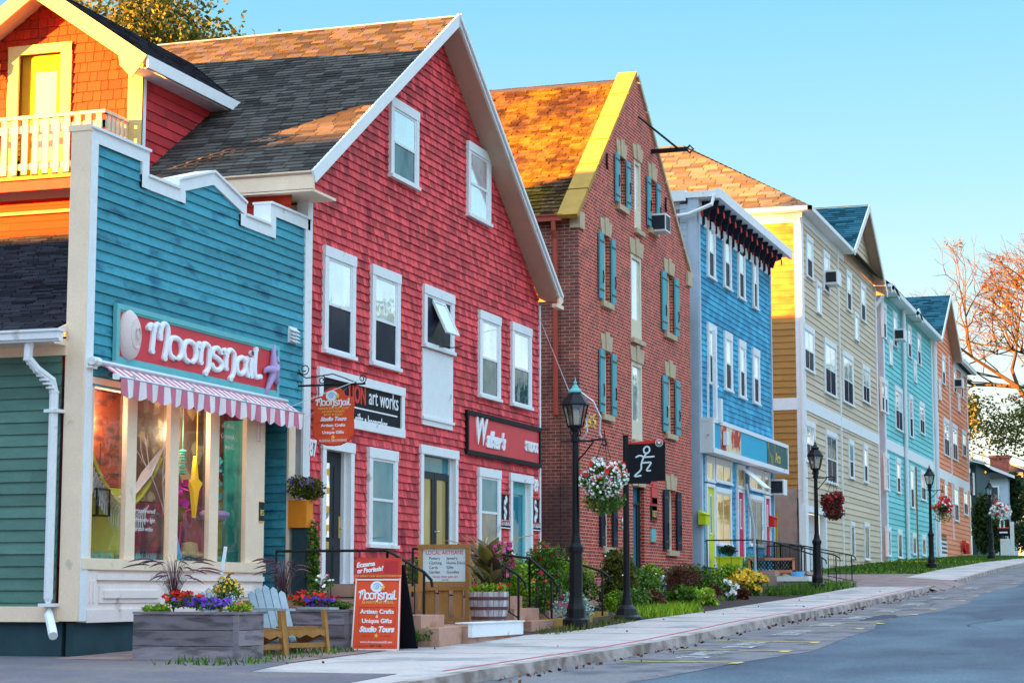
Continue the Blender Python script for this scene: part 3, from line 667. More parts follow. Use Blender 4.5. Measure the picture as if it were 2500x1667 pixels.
# ---- big carved sign
sg=thing('shop_sign',(24.9,12.95,3.3),'long red sign with white bubble letters between a carved shell and a starfish','sign')
fsn=FY(12.97)
g=MB();g.box(fsn,22.54,27.29,2.97,3.61,.0,.03);build('board',g,M['sign_red'],sg)
g=MB()
for a0,a1,b0,b1,c in((22.46,27.36,3.61,3.68,.06),(22.46,27.36,2.9,2.97,.06),(22.46,22.54,2.97,3.61,.058),(27.29,27.36,2.97,3.61,.058),(22.5,27.32,3.585,3.61,.045),(22.5,27.32,2.97,2.995,.045),(22.4,27.4,2.87,2.9,.08)):g.box(fsn,a0,a1,b0,b1,0,c)
build('frame',g,M['sign_teal'],sg)
def strokes(par,f,items,x0,z0,s,r,c,mk,name='letter',flat=.5):
    for path in items:
        pts=[]
        P=[Vector(p) for p in path]
        for i in range(len(P)-1):            # catmull-rom
            a,b,cc,d=P[max(i-1,0)],P[i],P[i+1],P[min(i+2,len(P)-1)]
            for k in range(5):
                t_=k/5;pts.append(.5*((2*b)+(cc-a)*t_+(2*a-5*b+4*cc-d)*t_*t_+(3*b-3*cc+d-a)*t_**3))
        pts.append(P[-1])
        poly=[]
        n=len(pts)
        for side in(1,-1):
            rng=range(n) if side==1 else range(n-1,-1,-1)
            for i in rng:
                t_=(pts[min(i+1,n-1)]-pts[max(i-1,0)]);t_=t_.normalized() if t_.length>1e-6 else Vector((1,0))
                nn=Vector((-t_.y,t_.x))*side;rr=r*(1.1 if i in(0,n-1) else 1)
                poly.append(pts[i]+nn*rr)
            e=pts[-1] if side==1 else pts[0];t_=(pts[-1]-pts[-2] if side==1 else pts[0]-pts[1]).normalized();nn=Vector((-t_.y,t_.x))
            for q in(70,45,20,-5,-30,-55,-80):
                qa=R(q);poly.append(e+(t_*math.cos(qa)+nn*math.sin(qa))*r*1.1)
        yield [(x0+p.x*s,z0+p.y*s) for p in poly],pts
def ribbon(mb,f,path,x0,z0,s,r,c0,c1):
    """rounded stroke as quads, one segment at a time plus round joints"""
    P=[Vector(p) for p in path];pts=[]
    for i in range(len(P)-1):
        a,b,cc,d=P[max(i-1,0)],P[i],P[i+1],P[min(i+2,len(P)-1)]
        for k in range(5):
            t_=k/5;pts.append(.5*((2*b)+(cc-a)*t_+(2*a-5*b+4*cc-d)*t_*t_+(3*b-3*cc+d-a)*t_**3))
    pts.append(P[-1]);n=len(pts);base=len(mb.v);k=8
    prof=[(-1,0),(-1,.6),(-.6,1),(0,1.12),(.6,1),(1,.6),(1,0)]
    for i,p in enumerate(pts):
        t_=(pts[min(i+1,n-1)]-pts[max(i-1,0)]);t_=t_.normalized() if t_.length>1e-6 else Vector((1,0));nn=Vector((-t_.y,t_.x))
        for u_,h_ in prof:
            q=p+nn*u_*r;mb.v.append(tuple(f.p(x0+q.x*s,z0+q.y*s,c0+(c1-c0)*h_)))
    m_=len(prof)
    for i in range(n-1):
        for j in range(m_-1):mb.f.append((base+i*m_+j,base+i*m_+j+1,base+(i+1)*m_+j+1,base+(i+1)*m_+j));mb.a.append(.5)
    for e in(pts[0],pts[-1]):
        mb.disc(f,x0+e.x*s,z0+e.y*s,r*s*1.02,c0,c1*1.0,14)
O_=[(.42,.0),(.78,.12),(.9,.5),(.78,.88),(.45,1.0),(.12,.88),(0,.5),(.12,.12),(.42,0)]
LET={'m':([[(.0,.72),(.18,.98),(.3,.75),(.28,.0)],[(.3,.7),(.55,1.35),(.85,1.3),(.85,.75)],[(.85,.75),(1.0,1.25),(1.3,1.25),(1.38,.6),(1.3,-.3)]],1.55),
 'M':([[(-.05,1.15),(.12,1.33),(.3,1.1),(.2,.1)],[(.3,1.1),(.5,1.42),(.72,1.3),(.72,.8)],[(.72,.95),(.9,1.5),(1.2,1.45),(1.25,.9),(1.05,-.1)]],1.35),
 'o':([O_],1.02),
 'n':([[(-.02,.9),(.12,1.02),(.22,.8),(.2,.1)],[(.22,.75),(.5,1.08),(.82,.95),(.85,.5),(.78,-.1),(.55,-.38)]],1.0),
 's':([[(.72,.85),(.45,1.02),(.12,.88),(.12,.62),(.5,.5),(.8,.3),(.7,.02),(.35,-.08),(.02,.1)]],.9),
 'a':([[(.75,.7),(.45,.85),(.08,.6),(.1,.12),(.45,.0),(.75,.3)],[(.8,.85),(.76,.4),(.9,.0)]],1.02),
 'i':([[(.15,.85),(.17,.0)],[(.17,1.18),(.175,1.2)]],.34),
 'l':([[(.2,1.45),(.12,.5),(.22,.02),(.55,.08)]],.62)}
def puffy(par,f,word,x0,x1,z0,h,r,c0,c1,mk):
    tot=sum(LET[ch][1] for ch in word);x=0.;s=h;kx=(x1-x0)/(tot*s)
    for ch in word:
        mb=MB();f2=Fr(f.p(x0+x*s*kx,z0,0),f.u*kx,f.v,f.n)
        for pth in LET[ch][0]:ribbon(mb,f2,pth,0,0,s,r,c0,c1)
        build('letter',mb,M[mk],par);x+=LET[ch][1]
puffy(sg,fsn,'Moonsnail',23.32,26.72,3.13,.285,.125,.03,.075,'letter_white')
g=MB()
for i in range(14):
    q=i/13;r=.30*(1-q)**.8+.02
    g.lathe((0,0,0),[(0,0)],3) if False else None
sh=MB();n=26
for j in range(9):
    q=j/8;rr=.34*math.cos(q*math.pi/2)**.7;cc=.03+.14*math.sin(q*math.pi/2)
    for k in range(n):
        a=2*math.pi*k/n;sh.v.append(tuple(fsn.p(22.78+rr*.62*math.cos(a)+.05*q,3.3+rr*math.sin(a)-.02*q,cc)))
for j in range(8):
    for k in range(n):sh.f.append((j*n+k,j*n+(k+1)%n,(j+1)*n+(k+1)%n,(j+1)*n+k));sh.a.append(.5)
spi=[]
for i in range(60):
    q=i/59;a=-1.2+q*4.4*math.pi;rr=.27*(1-q)+.01;spi.append(fsn.p(22.81+rr*.6*math.cos(a),3.29+rr*math.sin(a),.075+.13*q**.6))
sh.tube(spi,[.03*(1-i/70) for i in range(60)],6)
build('shell',sh,M['shell'],sg,smooth=True)
st=MB()
for k in range(5):
    a=R(96+72*k+(6 if k%2 else -4));L_=.36 if k!=3 else .34
    pts=[fsn.p(27.1+t_*L_*.95*math.cos(a+.25*t_*t_*3*(1 if k in(1,4) else -.3)),3.28+t_*L_*1.15*math.sin(a+.25*t_*t_),.09-.03*t_) for t_ in(0,.25,.5,.75,1)]
    st.tube(pts,[.075,.065,.05,.038,.02],8)
build('starfish',st,M['starfish'],sg,smooth=True)
# ---- awning
aw=thing('awning',(24.9,12.8,2.7),'pink and white striped scalloped awning over the display window','awning')
xa,xb=22.1,27.6;yf=12.62;zt,zf=2.86,2.66
gw,gp_=MB(),MB();N_=58
for i in range(N_):
    a=xa+(xb-xa)*i/N_;b=xa+(xb-xa)*(i+1)/N_;t_=gw if i%2 else gp_
    t_.face(((a,12.93,zt),(b,12.93,zt),(b-.03,yf,zf),(a-.03,yf,zf)))
for i in range(34):
    for q in range(4):
        u0,u1=(i+q/4)/34,(i+(q+1)/4)/34;a=xa-.03+(xb-xa)*u0;b=xa-.03+(xb-xa)*u1
        sc0=abs(math.sin(math.pi*(u0*17)))*.05;sc1=abs(math.sin(math.pi*(u1*17)))*.05
        t_=gw if i%2 else gp_
        t_.face(((a,yf-.01,zf),(b,yf-.01,zf),(b,yf-.01-.02*math.sin(u1*60),zf-.20-sc1),(a,yf-.01-.02*math.sin(u0*60),zf-.20-sc0)))
build('cloth',gw,M['awn_white'],aw);build('stripes',gp_,M['awn_pink'],aw)
g=MB();g.tube([(xa-.12,yf+.0,zf+.01),(xb+.02,yf+.0,zf+.01)],.018,6);g.tube([(xa-.12,12.9,zt),(xb,12.9,zt)],.04,8)
for x in(xa+.3,24.0,25.6,27.0):g.box(F13,x,x+.03,zt-.08,zt+.06,.0,.1);g.box(FY(yf),x,x+.03,zf,zf+.06,-.02,.02)
build('bar',g,M['metal'],aw)
g=MB();g.tube([(21.83,12.9,zt),(22.0,12.9,zt)],[.055,.06],8);g.box(F13,21.8,21.98,zt-.09,zt-.06,0,.1);g.box(FY(yf),xa-.17,xa-.1,zf-.03,zf+.04,-.03,.03);build('crank',g,M['white'],aw)
# ================================================================ unseen block added across the side street to shade the shop's side
nb=thing('off_frame_brick_house',(0,36,-1.4),'unseen long brick block added across the side street to shade the shop','house')
g=MB();g.box(W0,-8,4,17,45.6,-3,5.6);g.box(W0,-8,4,45.6,62,-3,5.6);build('wall',g,M['brick'],nb)
g=MB();g.prism(Fr((0,16.5,0),(1,0,0),(0,0,1),(0,1,0)),[(-8.4,5.6),(4.4,5.6),(-2,7.9)],0,46);build('roof',g,M['roof_dark'],nb)
for k in range(9):
    for z in(.4,3.3):
        y=19+k*4.6;g=MB();g.box(Fr((4,0,0),(0,1,0),(0,0,1),(1,0,0)),y,y+1,z,z+1.5,.0,.05);o=build('window',g,M['white'],nb)
        g=MB();g.box(Fr((4,0,0),(0,1,0),(0,0,1),(1,0,0)),y+.1,y+.9,z+.1,z+1.4,.03,.055);build('pane',g,M['glass_mid'],o)
# ================================================================ red shingle house
F13=FY(13.0)
rh=thing('red_house',(34.5,13,-.6),'tall red shingled gable house with white trim, blue-grey roof and a balcony wing','house')
LX,RX,AX,AZ=28.56,40.52,34.2,10.76;mL=(AZ-6.46)/(AX-27.68);mR=(AZ-6.33)/(40.72-AX)
wall=[(LX,-.7),(RX,-.7),(RX,AZ-.2-(RX-AX)*mR),(AX,AZ-.2),(LX,AZ-.2-(AX-LX)*mL)]
rdoors=[('door87',783,1073,853,1427),('french',1023,1087,1110,1400),('door89',1242,1156,1294,1400)]
dh=[]
for n_,u0,v0,u1,v1 in rdoors:
    (x0,z1),(x1,_)=PY(u0,v0,13),PY(u1,v1,13);dh.append((x0+.11,x1-.11,.27 if n_!='door87' else .1,z1-.14))
g=MB();siding(g,F13,wall,dh,row=.135,d=.027,w=(.09,.22),gap=.010,jag=.004,seed=3,tilt=.005);build('wall_shingles',g,M['red_shingle'],rh)
g=MB();g.box(F13,LX-.13,LX+.05,-.7,wall[4][1]-.0,-.15,.045);build('corner_board',g,M['white'],rh)
g=MB();g.box(F13,RX-.02,RX+.05,-.7,6.1,-.05,.045);build('corner_board',g,M['white'],rh)
g=MB();g.box(FX(LX-.02),13.15,15.7,3.,6.3,-.1,0);siding(g,FX(LX-.02),[(13.45,3.),(15.7,3.),(15.7,6.05),(13.45,6.05)],row=.15,d=.02,seed=8);build('side_wall',g,M['orange_board'],rh)
g=MB();g.box(FX(LX-.02),13.0,13.45,3,6.1,.0,.04);build('side_corner_board',g,M['cream'],rh)
# the wall turned to the alley, and the back
g=MB();g.box(W0,RX-.05,RX,13.02,27,-1,5.9);g.box(W0,LX,RX,26.9,27,-1,6);g.prism(Fr((0,27,0),(1,0,0),(0,0,1),(0,-1,0)),[(LX,6),(RX,5.9),(AX,AZ-.3)],0,.1);build('rear_wall',g,M['red_side'],rh)
rl=Fr((27.68,0,6.46),(0,1,0),Vector((AX-27.68,0,AZ-6.46)).normalized(),Vector((-(AZ-6.46),0,AX-27.68)).normalized());SL=math.hypot(AX-27.68,AZ-6.46)
rr=Fr((40.72,0,6.33),(0,1,0),Vector((AX-40.72,0,AZ-6.33)).normalized(),Vector((AZ-6.33,0,40.72-AX)).normalized());SR=math.hypot(40.72-AX,AZ-6.33)
g=MB();siding(g,rl,[(12.55,0),(27,0),(27,SL),(12.55,SL)],row=.145,d=.012,w=(.28,.36),gap=.012,seed=11,tilt=.004)
siding(g,rr,[(12.55,0),(27,0),(27,SR),(12.55,SR)],row=.145,d=.012,w=(.28,.36),gap=.012,seed=12,tilt=.004)
build('roof_shingles',g,M['roof_blue'],rh)
g=MB();g.box(rl,12.56,27,0,SL-.02,-.16,-.004);g.box(rr,12.56,27,0,SR-.02,-.16,-.004);build('roof_deck',g,M['soffit'],rh)
g=MB()
def rake(mb,fr,S,y,wd=.2,th=.035,sg_=-1):
    # board hanging on the front edge of a slope: a=Y
    mb.prism(Fr(fr.p(y,0,0),fr.v,fr.n,Vector((0,-1,0))),[(-.03,.01),(S+.0,.01),(S-.1,-wd),(-.03,-wd)],0,th)
rake(g,rl,SL,12.56);rake(g,rr,SR,12.56,.13);rake(g,rr,SR,12.515,.06,.03)
build('rake_board',g,M['white'],rh)
g=MB();g.box(FX(27.72),12.55,15.4,6.17,6.45,-.05,.0);g.box(FX(27.72),12.56,15.7,6.14,6.18,-.9,.0);g.box(FX(27.7),12.53,15.4,6.435,6.465,-.05,.02)
build('eave_fascia',g,M['cream'],rh);g=MB();g.box(W0,40.3,40.78,12.5,12.62,6.02,6.1);g.prism(FY(12.55),[(40.5,6.05),(40.8,6.2),(40.74,6.32),(40.45,6.2)],0,.04)
build('eave_return',g,M['cream'],rh)
# windows
for i,(u0,v0,u1,v1,kw) in enumerate([(947,236,1014,466,dict(low='glass_mid')),(1136,345,1191,555,dict(low='glass_painted_sky')),(785,600,858,880,{}),(901,646,968,908,{}),(1164,757,1215,982,dict(low='glass_mid')),(1243,786,1291,1002,dict(low='glass_mid')),
    (893,1092,961,1338,dict(top='glass_teal',low='glass_teal',mid=.52)),(1162,1141,1215,1345,dict(top='glass_teal',low='glass_mid',mid=.5))]):
    winpx(rh,13,u0,v0,u1,v1,cas=.14,**kw)
# centre window with the tilted sash and the blank panel beneath
(x0,z1),(x1,zs)=PY(1028,694,13),PY(1101,868,13);zp=PY(1099,1051,13)[1]
o=win(rh,F13,x0,x1,zs,z1,cas=.14,mid=0,top='glass_dark')
g=MB();f2=Fr(F13.p((x0+x1)/2-.34,z1-.22,.04),(1,0,0),Vector((0,-.42,-.9)).normalized(),Vector((0,-.9,.42)).normalized());Lh=(z1-zs)-.45
for a,b,c,d in((0,.68,0,.05),(0,.68,Lh-.05,Lh),(0,.05,.05,Lh-.05),(.63,.68,.05,Lh-.05)):g.box(f2,a,b,c,d,-.02,.02)
s1=build('open_sash',g,M['white'],o);g=MB();g.box(f2,.05,.63,.05,Lh-.05,-.005,.005);build('pane',g,M['glass_painted_sky'],o)
g=MB();g.tube([F13.p((x0+x1)/2,zs+.08,.03),F13.p((x0+x1)/2+.1,zs+.06,.3),F13.p((x0+x1)/2+.2,zs+.1,.45)],.01,5);build('stay',g,M['iron'],o)
g=MB();g.box(F13,x0+.0,x1-.0,zp+.12,zs-.03,.0,.045);g.box(F13,x0-.02,x1+.02,zp+.1,zp+.15,.0,.08);g.box(F13,x0,x1-.02,zp,zp+.1,.0,.05);build('blank_panel',g,M['sign_pale'] if False else M['white'],rh)
# doors
for (n_,u0,v0,u1,v1),(a,b,z0,z1) in zip(rdoors,dh):
    d=MB();k=.14
    d.box(F13,a-k,a,z0-.15,z1,0,.06);d.box(F13,b,b+k,z0-.15,z1,0,.06);d.box(F13,a-k-.02,b+k+.02,z1,z1+.16,0,.07);d.box(F13,a-k,b+k,z0-.16,z0,-.3,.08)
    d.box(F13,a-.02,a,z0,z1,-.3,0);d.box(F13,b,b+.02,z0,z1,-.3,0);d.box(F13,a,b,z1,z1+.02,-.3,0);d.box(F13,b-.06,b,z0,z1,-.24,-.04)
    o=build('door_frame',d,M['white'],rh)
    if n_=='french':
        mid_=(a+b)/2
        for x0,x1 in((a,mid_-.01),(mid_+.01,b-.06)):
            l=MB();w_=.12
            l.box(F13,x0,x0+w_,z0,z1-.3,-.12,-.06);l.box(F13,x1-w_,x1,z0,z1-.3,-.12,-.06);l.box(F13,x0+w_,x1-w_,z1-.42,z1-.3,-.12,-.06);l.box(F13,x0+w_,x1-w_,z0,z0+.2,-.12,-.06)
            dl=build('door',l,M['deep'],rh);p_=MB();p_.box(F13,x0+w_,x1-w_,z0+.2,z1-.42,-.1,-.08);build('pane',p_,M['glass_gold'],dl)
        l=MB();l.box(F13,a,b-.06,z1-.29,z1,-.12,-.08);build('transom',l,M['glass_teal'],rh)
        l=MB();l.tube([F13.p(mid_+.03,z0+.8,-.06),F13.p(mid_+.03,z0+.8,-.01),F13.p(mid_+.12,z0+.8,0)],.016,6);build('handle',l,M['metal'],dl)
    elif n_=='door87':
        l=MB();l.box(F13,a,b-.06,z0,z1,-.16,-.1)
        for q0,q1 in((.1,.6),(.75,1.9)):l.box(F13,a+.08,a+.28,z0+q0,z0+q1,-.1,-.09);l.box(F13,b-.36,b-.14,z0+q0,z0+q1,-.1,-.09)
        dl=build('door',l,M['deep'],rh)
        p_=MB();p_.box(F13,a+.33,a+.45,z0+.75,z1-.2,-.1,-.085);build('pane',p_,M['glass_painted_sky'],dl)
        p_=MB()
        for k_ in range(4):p_.box(F13,a+.34,a+.44,z0+.85+k_*.3,z0+.95+k_*.3,-.085,-.082)
        build('sticker',p_,M['petal_yellow'],dl)
        p_=MB();p_.box(F13,b-.17,b-.11,z0+.75,z0+1.1,-.1,-.08);p_.tube([F13.p(b-.14,z0+.9,-.08),F13.p(b-.14,z0+.9,-.03),F13.p(b-.25,z0+.9,-.02)],.014,6);build('handle',p_,M['brass'],dl)
        p_=MB();p_.box(F13,a+.2,a+.44,z0+.56,z0+.68,-.1,-.08);build('letter_flap',p_,M['brass'],dl)
    else:
        l=MB();l.box(F13,a,a+.13,z0,z1,-.12,-.06);l.box(F13,b-.19,b-.06,z0,z1,-.12,-.06);l.box(F13,a+.13,b-.19,z1-.25,z1,-.12,-.06);l.box(F13,a+.13,b-.19,z0,z0+.35,-.12,-.06)
        dl=build('door',l,M['sign_teal'],rh);p_=MB();p_.box(F13,a+.13,b-.19,z0+.35,z1-.25,-.1,-.08);build('pane',p_,M['glass_teal'],dl)
# ---- balcony wing (gable turned west)
XG=27.9;fgb=FX(XG);YR,ZR=17.44,9.89;YE,ZE=15.36,8.46;md=(ZR-ZE)/(YR-YE)
wg=[(15.7,5.7),(19.18,5.7),(19.18,ZR-.17-(19.18-YR)*md),(YR,ZR-.17),(15.7,ZR-.17-(YR-15.7)*md)]
dd=(17.18,17.98,6.6,8.80)
g=MB();siding(g,fgb,[(a,max(b,6.36)) for a,b in wg],[(dd[0],dd[1],6.3,dd[3])],row=.165,d=.02,w=(.12,.26),gap=.01,jag=.006,seed=21,tilt=.006);build('wing_shingles',g,M['sunlit_red_shingle'],rh)
g=MB();siding(g,fgb,[(13.0,5.4),(22,5.4),(22,6.36),(13.0,6.36)],row=.13,d=.02,w=(2,4),seed=22);build('wing_clapboards',g,M['orange_board'],rh)
fys=FY(15.7);g=MB();zt_=lambda x:6.46+mL*(x-27.68)-.02
siding(g,fys,[(XG,zt_(XG)-.1),(31.2,zt_(31.2)-.1),(31.2,8.4),(XG,8.4)],row=.165,d=.02,w=(.3,.8),gap=.006,seed=23);build('wing_side_shingles',g,M['red_side'],rh)
g=MB();g.box(fys,XG-.03,XG+.1,6.3,8.42,-.05,.04);build('wing_corner_side',g,M['white'],rh)
g=MB();g.box(fgb,15.66,15.92,6.36,8.6,0,.04)
build('wing_corner',g,M['sunlit_trim'],rh)
ws=Fr((0,YE,ZE),(1,0,0),Vector((0,YR-YE,ZR-ZE)).normalized(),Vector((0,-(ZR-ZE),YR-YE)).normalized());WS=math.hypot(YR-YE,ZR-ZE)
wn=Fr((0,2*YR-YE,ZE),(1,0,0),Vector((0,YE-YR,ZR-ZE)).normalized(),Vector((0,ZR-ZE,YR-YE)).normalized())
xe=30.75;xr=32.9
g=MB();siding(g,ws,[(27.4,0),(xe,0),(xr,WS),(27.4,WS)],row=.145,d=.012,w=(.28,.36),gap=.012,seed=24,tilt=.004);siding(g,wn,[(27.4,0),(xe,0),(xr,WS),(27.4,WS)],row=.145,d=.012,w=(.28,.36),seed=25);build('wing_roof_shingles',g,M['roof_dark'],rh)
g=MB()
for q in(ws,wn):g.prism(q,[(27.41,0.01),(xe,0.01),(xr,WS-.01),(27.41,WS-.01)],-.14,-.004)
build('wing_roof_deck',g,M['soffit'],rh)
g=MB()
for q,s_ in((ws,1),(wn,-1)):
    f_=Fr(q.p(27.4,0,0),q.v,q.n,Vector((-1,0,0)));g.prism(f_,[(-.04,.012),(WS+.0,.012),(WS-.17,-.24),(-.04,-.24)] ,0,.04)
    g.prism(f_,[(-.04,-.22),(.42,-.22),(.28,-.36),(-.02,-.42)],0.001,.039)
g.box(fgb,16.98,17.18,6.5,8.93,0,.05);g.box(fgb,17.98,18.18,6.5,8.93,0,.05);g.box(fgb,16.98,18.18,8.8,8.95,.001,.055)
build('wing_trim',g,M['sunlit_trim'],rh)
g=MB();g.prism(Fr((27.4,YE-.02,ZE-.005),(1,0,0),(0,0,1),(0,-1,0)),[(0,-.2),(3.15,-.2),(3.35,0.0),(0,.0)],0,.035);build('wing_fascia',g,M['white'],rh)
g=MB();g.box(W0,27.42,30.6,15.37,15.7,8.24,8.26);build('wing_soffit',g,M['white'],rh)
g=MB();g.box(fgb,17.18,17.98,6.5,8.8,-.13,-.08);g.box(fgb,17.25,17.75,6.75,8.58,-.08,-.05) ;d2=build('balcony_door',g,M['yellow_door'],rh)
g=MB();g.box(fgb,17.3,17.70,7.0,8.5,-.06,-.045);build('pane',g,M['curtain'],d2)
g=MB();g.tube([(XG,18.36,8.55),(XG-.12,18.36,8.5),(XG-.14,18.36,8.6)],.02,6);g.lathe((XG-.16,18.36,8.45),[(.03,0),(.08,.06),(.1,.2),(.07,.23),(.03,.3),(.02,.36)],8);g.lathe((XG-.16,18.36,8.3),[(.01,0),(.04,.08),(.03,.15)],8);build('wall_light',g,M['brass'],rh)
bal=MB();YB=15.93;XB=27.16
def rail_run(mb,f,a0,a1,n):
    for i in range(n):
        a=a0+(a1-a0)*(i+.2)/n;mb.box(f,a,a+(a1-a0)/n*.5,6.6,7.5,0,.03)
fb=FX(XB)
g=MB();g.box(fb,YB-.04,22,7.5,7.55,-.05,.06);g.box(fb,YB,22,7.28,7.4,-.03,0);g.box(fb,YB,22,6.68,6.78,-.03,0);rail_run(g,fb,YB,YB+4.6,24)
fbs=FY(YB);g.box(fbs,XB,XG,7.5,7.55,-.04,.05);g.box(fbs,XB,XG,7.28,7.4,-.03,0);g.box(fbs,XB,XG,6.68,6.78,-.03,0)
for i in range(5):g.box(fbs,XB+.05+i*.14,XB+.13+i*.14,6.6,7.5,0,.03)
build('balcony_railing',g,M['pink_cream'] if False else M['cream_frame'],rh)
g=MB();g.box(fb,YB-.06,22,6.34,6.52,-.04,.0);g.box(fbs,XB,XG,6.34,6.52,-.03,.02);build('balcony_beam',g,M['red_side'],rh)
g=MB();g.box(W0,XB,XG,YB,22,6.5,6.58);build('balcony_floor',g,M['pine'],rh)
g=MB();g.tube([(XG-.08,14,6.12),(XG-.08,22,6.12)],.03,8);build('pipe',g,M['soffit'],rh)
# ================================================================ brick building
bk=thing('brick_building',(49,13,-.2),'red brick gable building with teal shutters, stone lintels and a mossy roof','building')
BL,BR_,BA,BZ=43.6,54.64,48.82,13.37
bw=[(BL,-.6),(BR_,-.6),(BR_,9.1),(BA,BZ-.12),(BL,8.9-.12)]
def zx(u0,v0,u1,v1,Y=13):(x0,z1),(x1,z0)=PY(u0,v0,Y),PY(u1,v1,Y);return x0,x1,z0,z1
# (glass x0,x1 px, top, bottom px at x0) per bay
bayL=[(1508,378,1522,498),(1470,571,1485,735),(1470,853,1484,1015),(1470,1180,1482,1328)]
xs={'L':(0,0),'M':(0,0),'R':(0,0)}
XLa,XLb=PY(1508,378,13)[0],PY(1522,498,13)[0]
def X13(u,v=800):return PY(u,v,13)[0]
hB=[]
wins=[]   # x0,x1,z0,z1, kind
def bz(u,v):return PY(u,v,13)[1]
LW=(X13(1470),X13(1485)+.12);RW=(X13(1624),X13(1640)+.15);MW=(X13(1541),X13(1565)+.05)
def addw(x,z0,z1,k):wins.append((x[0],x[1],z0,z1,k));hB.append((x[0],x[1],z0,z1))
aL=(X13(1508,430),X13(1522,430)+.1);aM=(X13(1548,450),X13(1561,450)+.12);aR=(X13(1585,500),X13(1597,500)+.1)
addw(aL,bz(1515,503),bz(1508,378),'w');addw(aM,bz(1560,565),bz(1548,388),'d');addw(aR,bz(1590,560),bz(1585,435),'w')
for z0,z1 in((bz(1478,738),bz(1470,571)),(bz(1478,1012),bz(1470,853))):addw(LW,z0,z1,'w');addw(RW,z0,z1,'w')
addw(MW,bz(1555,830),bz(1541,618),'d');addw(MW,bz(1555,1075),bz(1541,880),'d')
G0=(bz(1478,1330),bz(1470,1185));addw(LW,G0[0]-.05,G0[1]+.1,'w');addw(RW,bz(1630,1343),bz(1624,1194),'w')
DR=(X13(1542),X13(1569));hB.append((DR[0],DR[1],.1,bz(1560,1188)))
g=MB();flatwall(g,F13,bw,hB,depth=.22)
g.prism(Fr((0,13.45,0),(1,0,0),(0,0,1),(0,1,0)),bw,0,.01)
build('front_wall',g,M['brick'],bk)
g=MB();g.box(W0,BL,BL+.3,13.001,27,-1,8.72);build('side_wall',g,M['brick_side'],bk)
mb_=(BZ-8.9)/(BA-BL);bl=Fr((BL-.22,0,8.72-.18),(0,1,0),Vector((1,0,mb_)).normalized(),Vector((-mb_,0,1)).normalized());BS=math.hypot(BA-BL+.2,(BA-BL+.2)*mb_)
mr_=(BZ-9.1)/(BR_-BA);br_=Fr((BR_+.15,0,9.0-.18),(0,1,0),Vector((-1,0,mr_)).normalized(),Vector((mr_,0,1)).normalized());BS2=math.hypot(BR_+.15-BA,(BR_+.15-BA)*mr_)
g=MB();siding(g,bl,[(13.4,0),(22.,0),(22.,BS),(13.4,BS)],row=.17,d=.02,w=(.2,.34),gap=.012,seed=31,jag=.02,tilt=.02)
siding(g,br_,[(13.4,0),(22.,0),(22.,BS2),(13.4,BS2)],row=.17,d=.02,w=(.2,.34),gap=.012,seed=32,jag=.02,tilt=.02)
build('roof_shingles',g,M['roof_brick'],bk)
g=MB();g.box(bl,13.41,21.98,.01,BS-.01,-.1,-.004);g.box(br_,13.41,21.98,.01,BS2-.01,-.1,-.004);g.box(W0,BR_-.2,BR_,13.02,22,-1,8.8);build('roof_deck',g,M['roof_dark'],bk)
g=MB()                       # coping stones
def copes(mb,p0,p1,n,w0=-.06,w1=.44):
    P0,P1=Vector(p0),Vector(p1)
    for i in range(n):
        a=P0.lerp(P1,i/n+.004);b=P0.lerp(P1,(i+1)/n-.004)
        u=(b-a);nn=Vector((-u.y,u.x)).normalized()
        if nn.y<0:nn=-nn
        mb.prism(Fr((0,13,0),(1,0,0),(0,0,1),(0,1,0)),[tuple(a),tuple(b),tuple(b+nn*.11),tuple(a+nn*.11)],w0,w1)
copes(g,(BL-.25,8.9-.38),(BA,BZ-.08),6);build('coping',g,M['coping'],bk)
g=MB();copes(g,(BR_+.15,9.1-.3),(BA+.05,BZ-.1),6);build('coping',g,M['stone'],bk);g=MB();g.box(F13,BR_-.45,BR_+.06,8.55,8.95,-.2,.07);build('corner_stone',g,M['stone'],bk);g=MB();g.box(F13,BL-.05,BL+.35,8.35,8.75,-.2,.05);build('corner_stone',g,M['stone'],bk)
g=MB();g.box(FX(BL-.2),13.35,22,8.5,8.62,-.1,.06);g.box(FX(BL-.2),13.3,22,8.62,8.645,-.1,.09);g.tube([(BL-.2,13.55,8.5),(BL-.2,13.55,8.3),(BL-.08,13.55,8.1),(BL-.06,13.55,4.0)],.06,8);build('downspout',g,M['copper_paint'],bk)
def lintel(mb,x,z,h=.38,ov=.2):
    a,b=x[0]-ov*.4,x[1]+ov*.4;c=(a+b)/2
    mb.prism(F13,[(a,z+.01),(b,z+.01),(b+ov*.6,z+h),(a-ov*.6,z+h)],0,.03);mb.prism(F13,[(c-.12,z),(c+.12,z),(c+.17,z+h+.06),(c-.17,z+h+.06)],.0,.055)
shut=[]
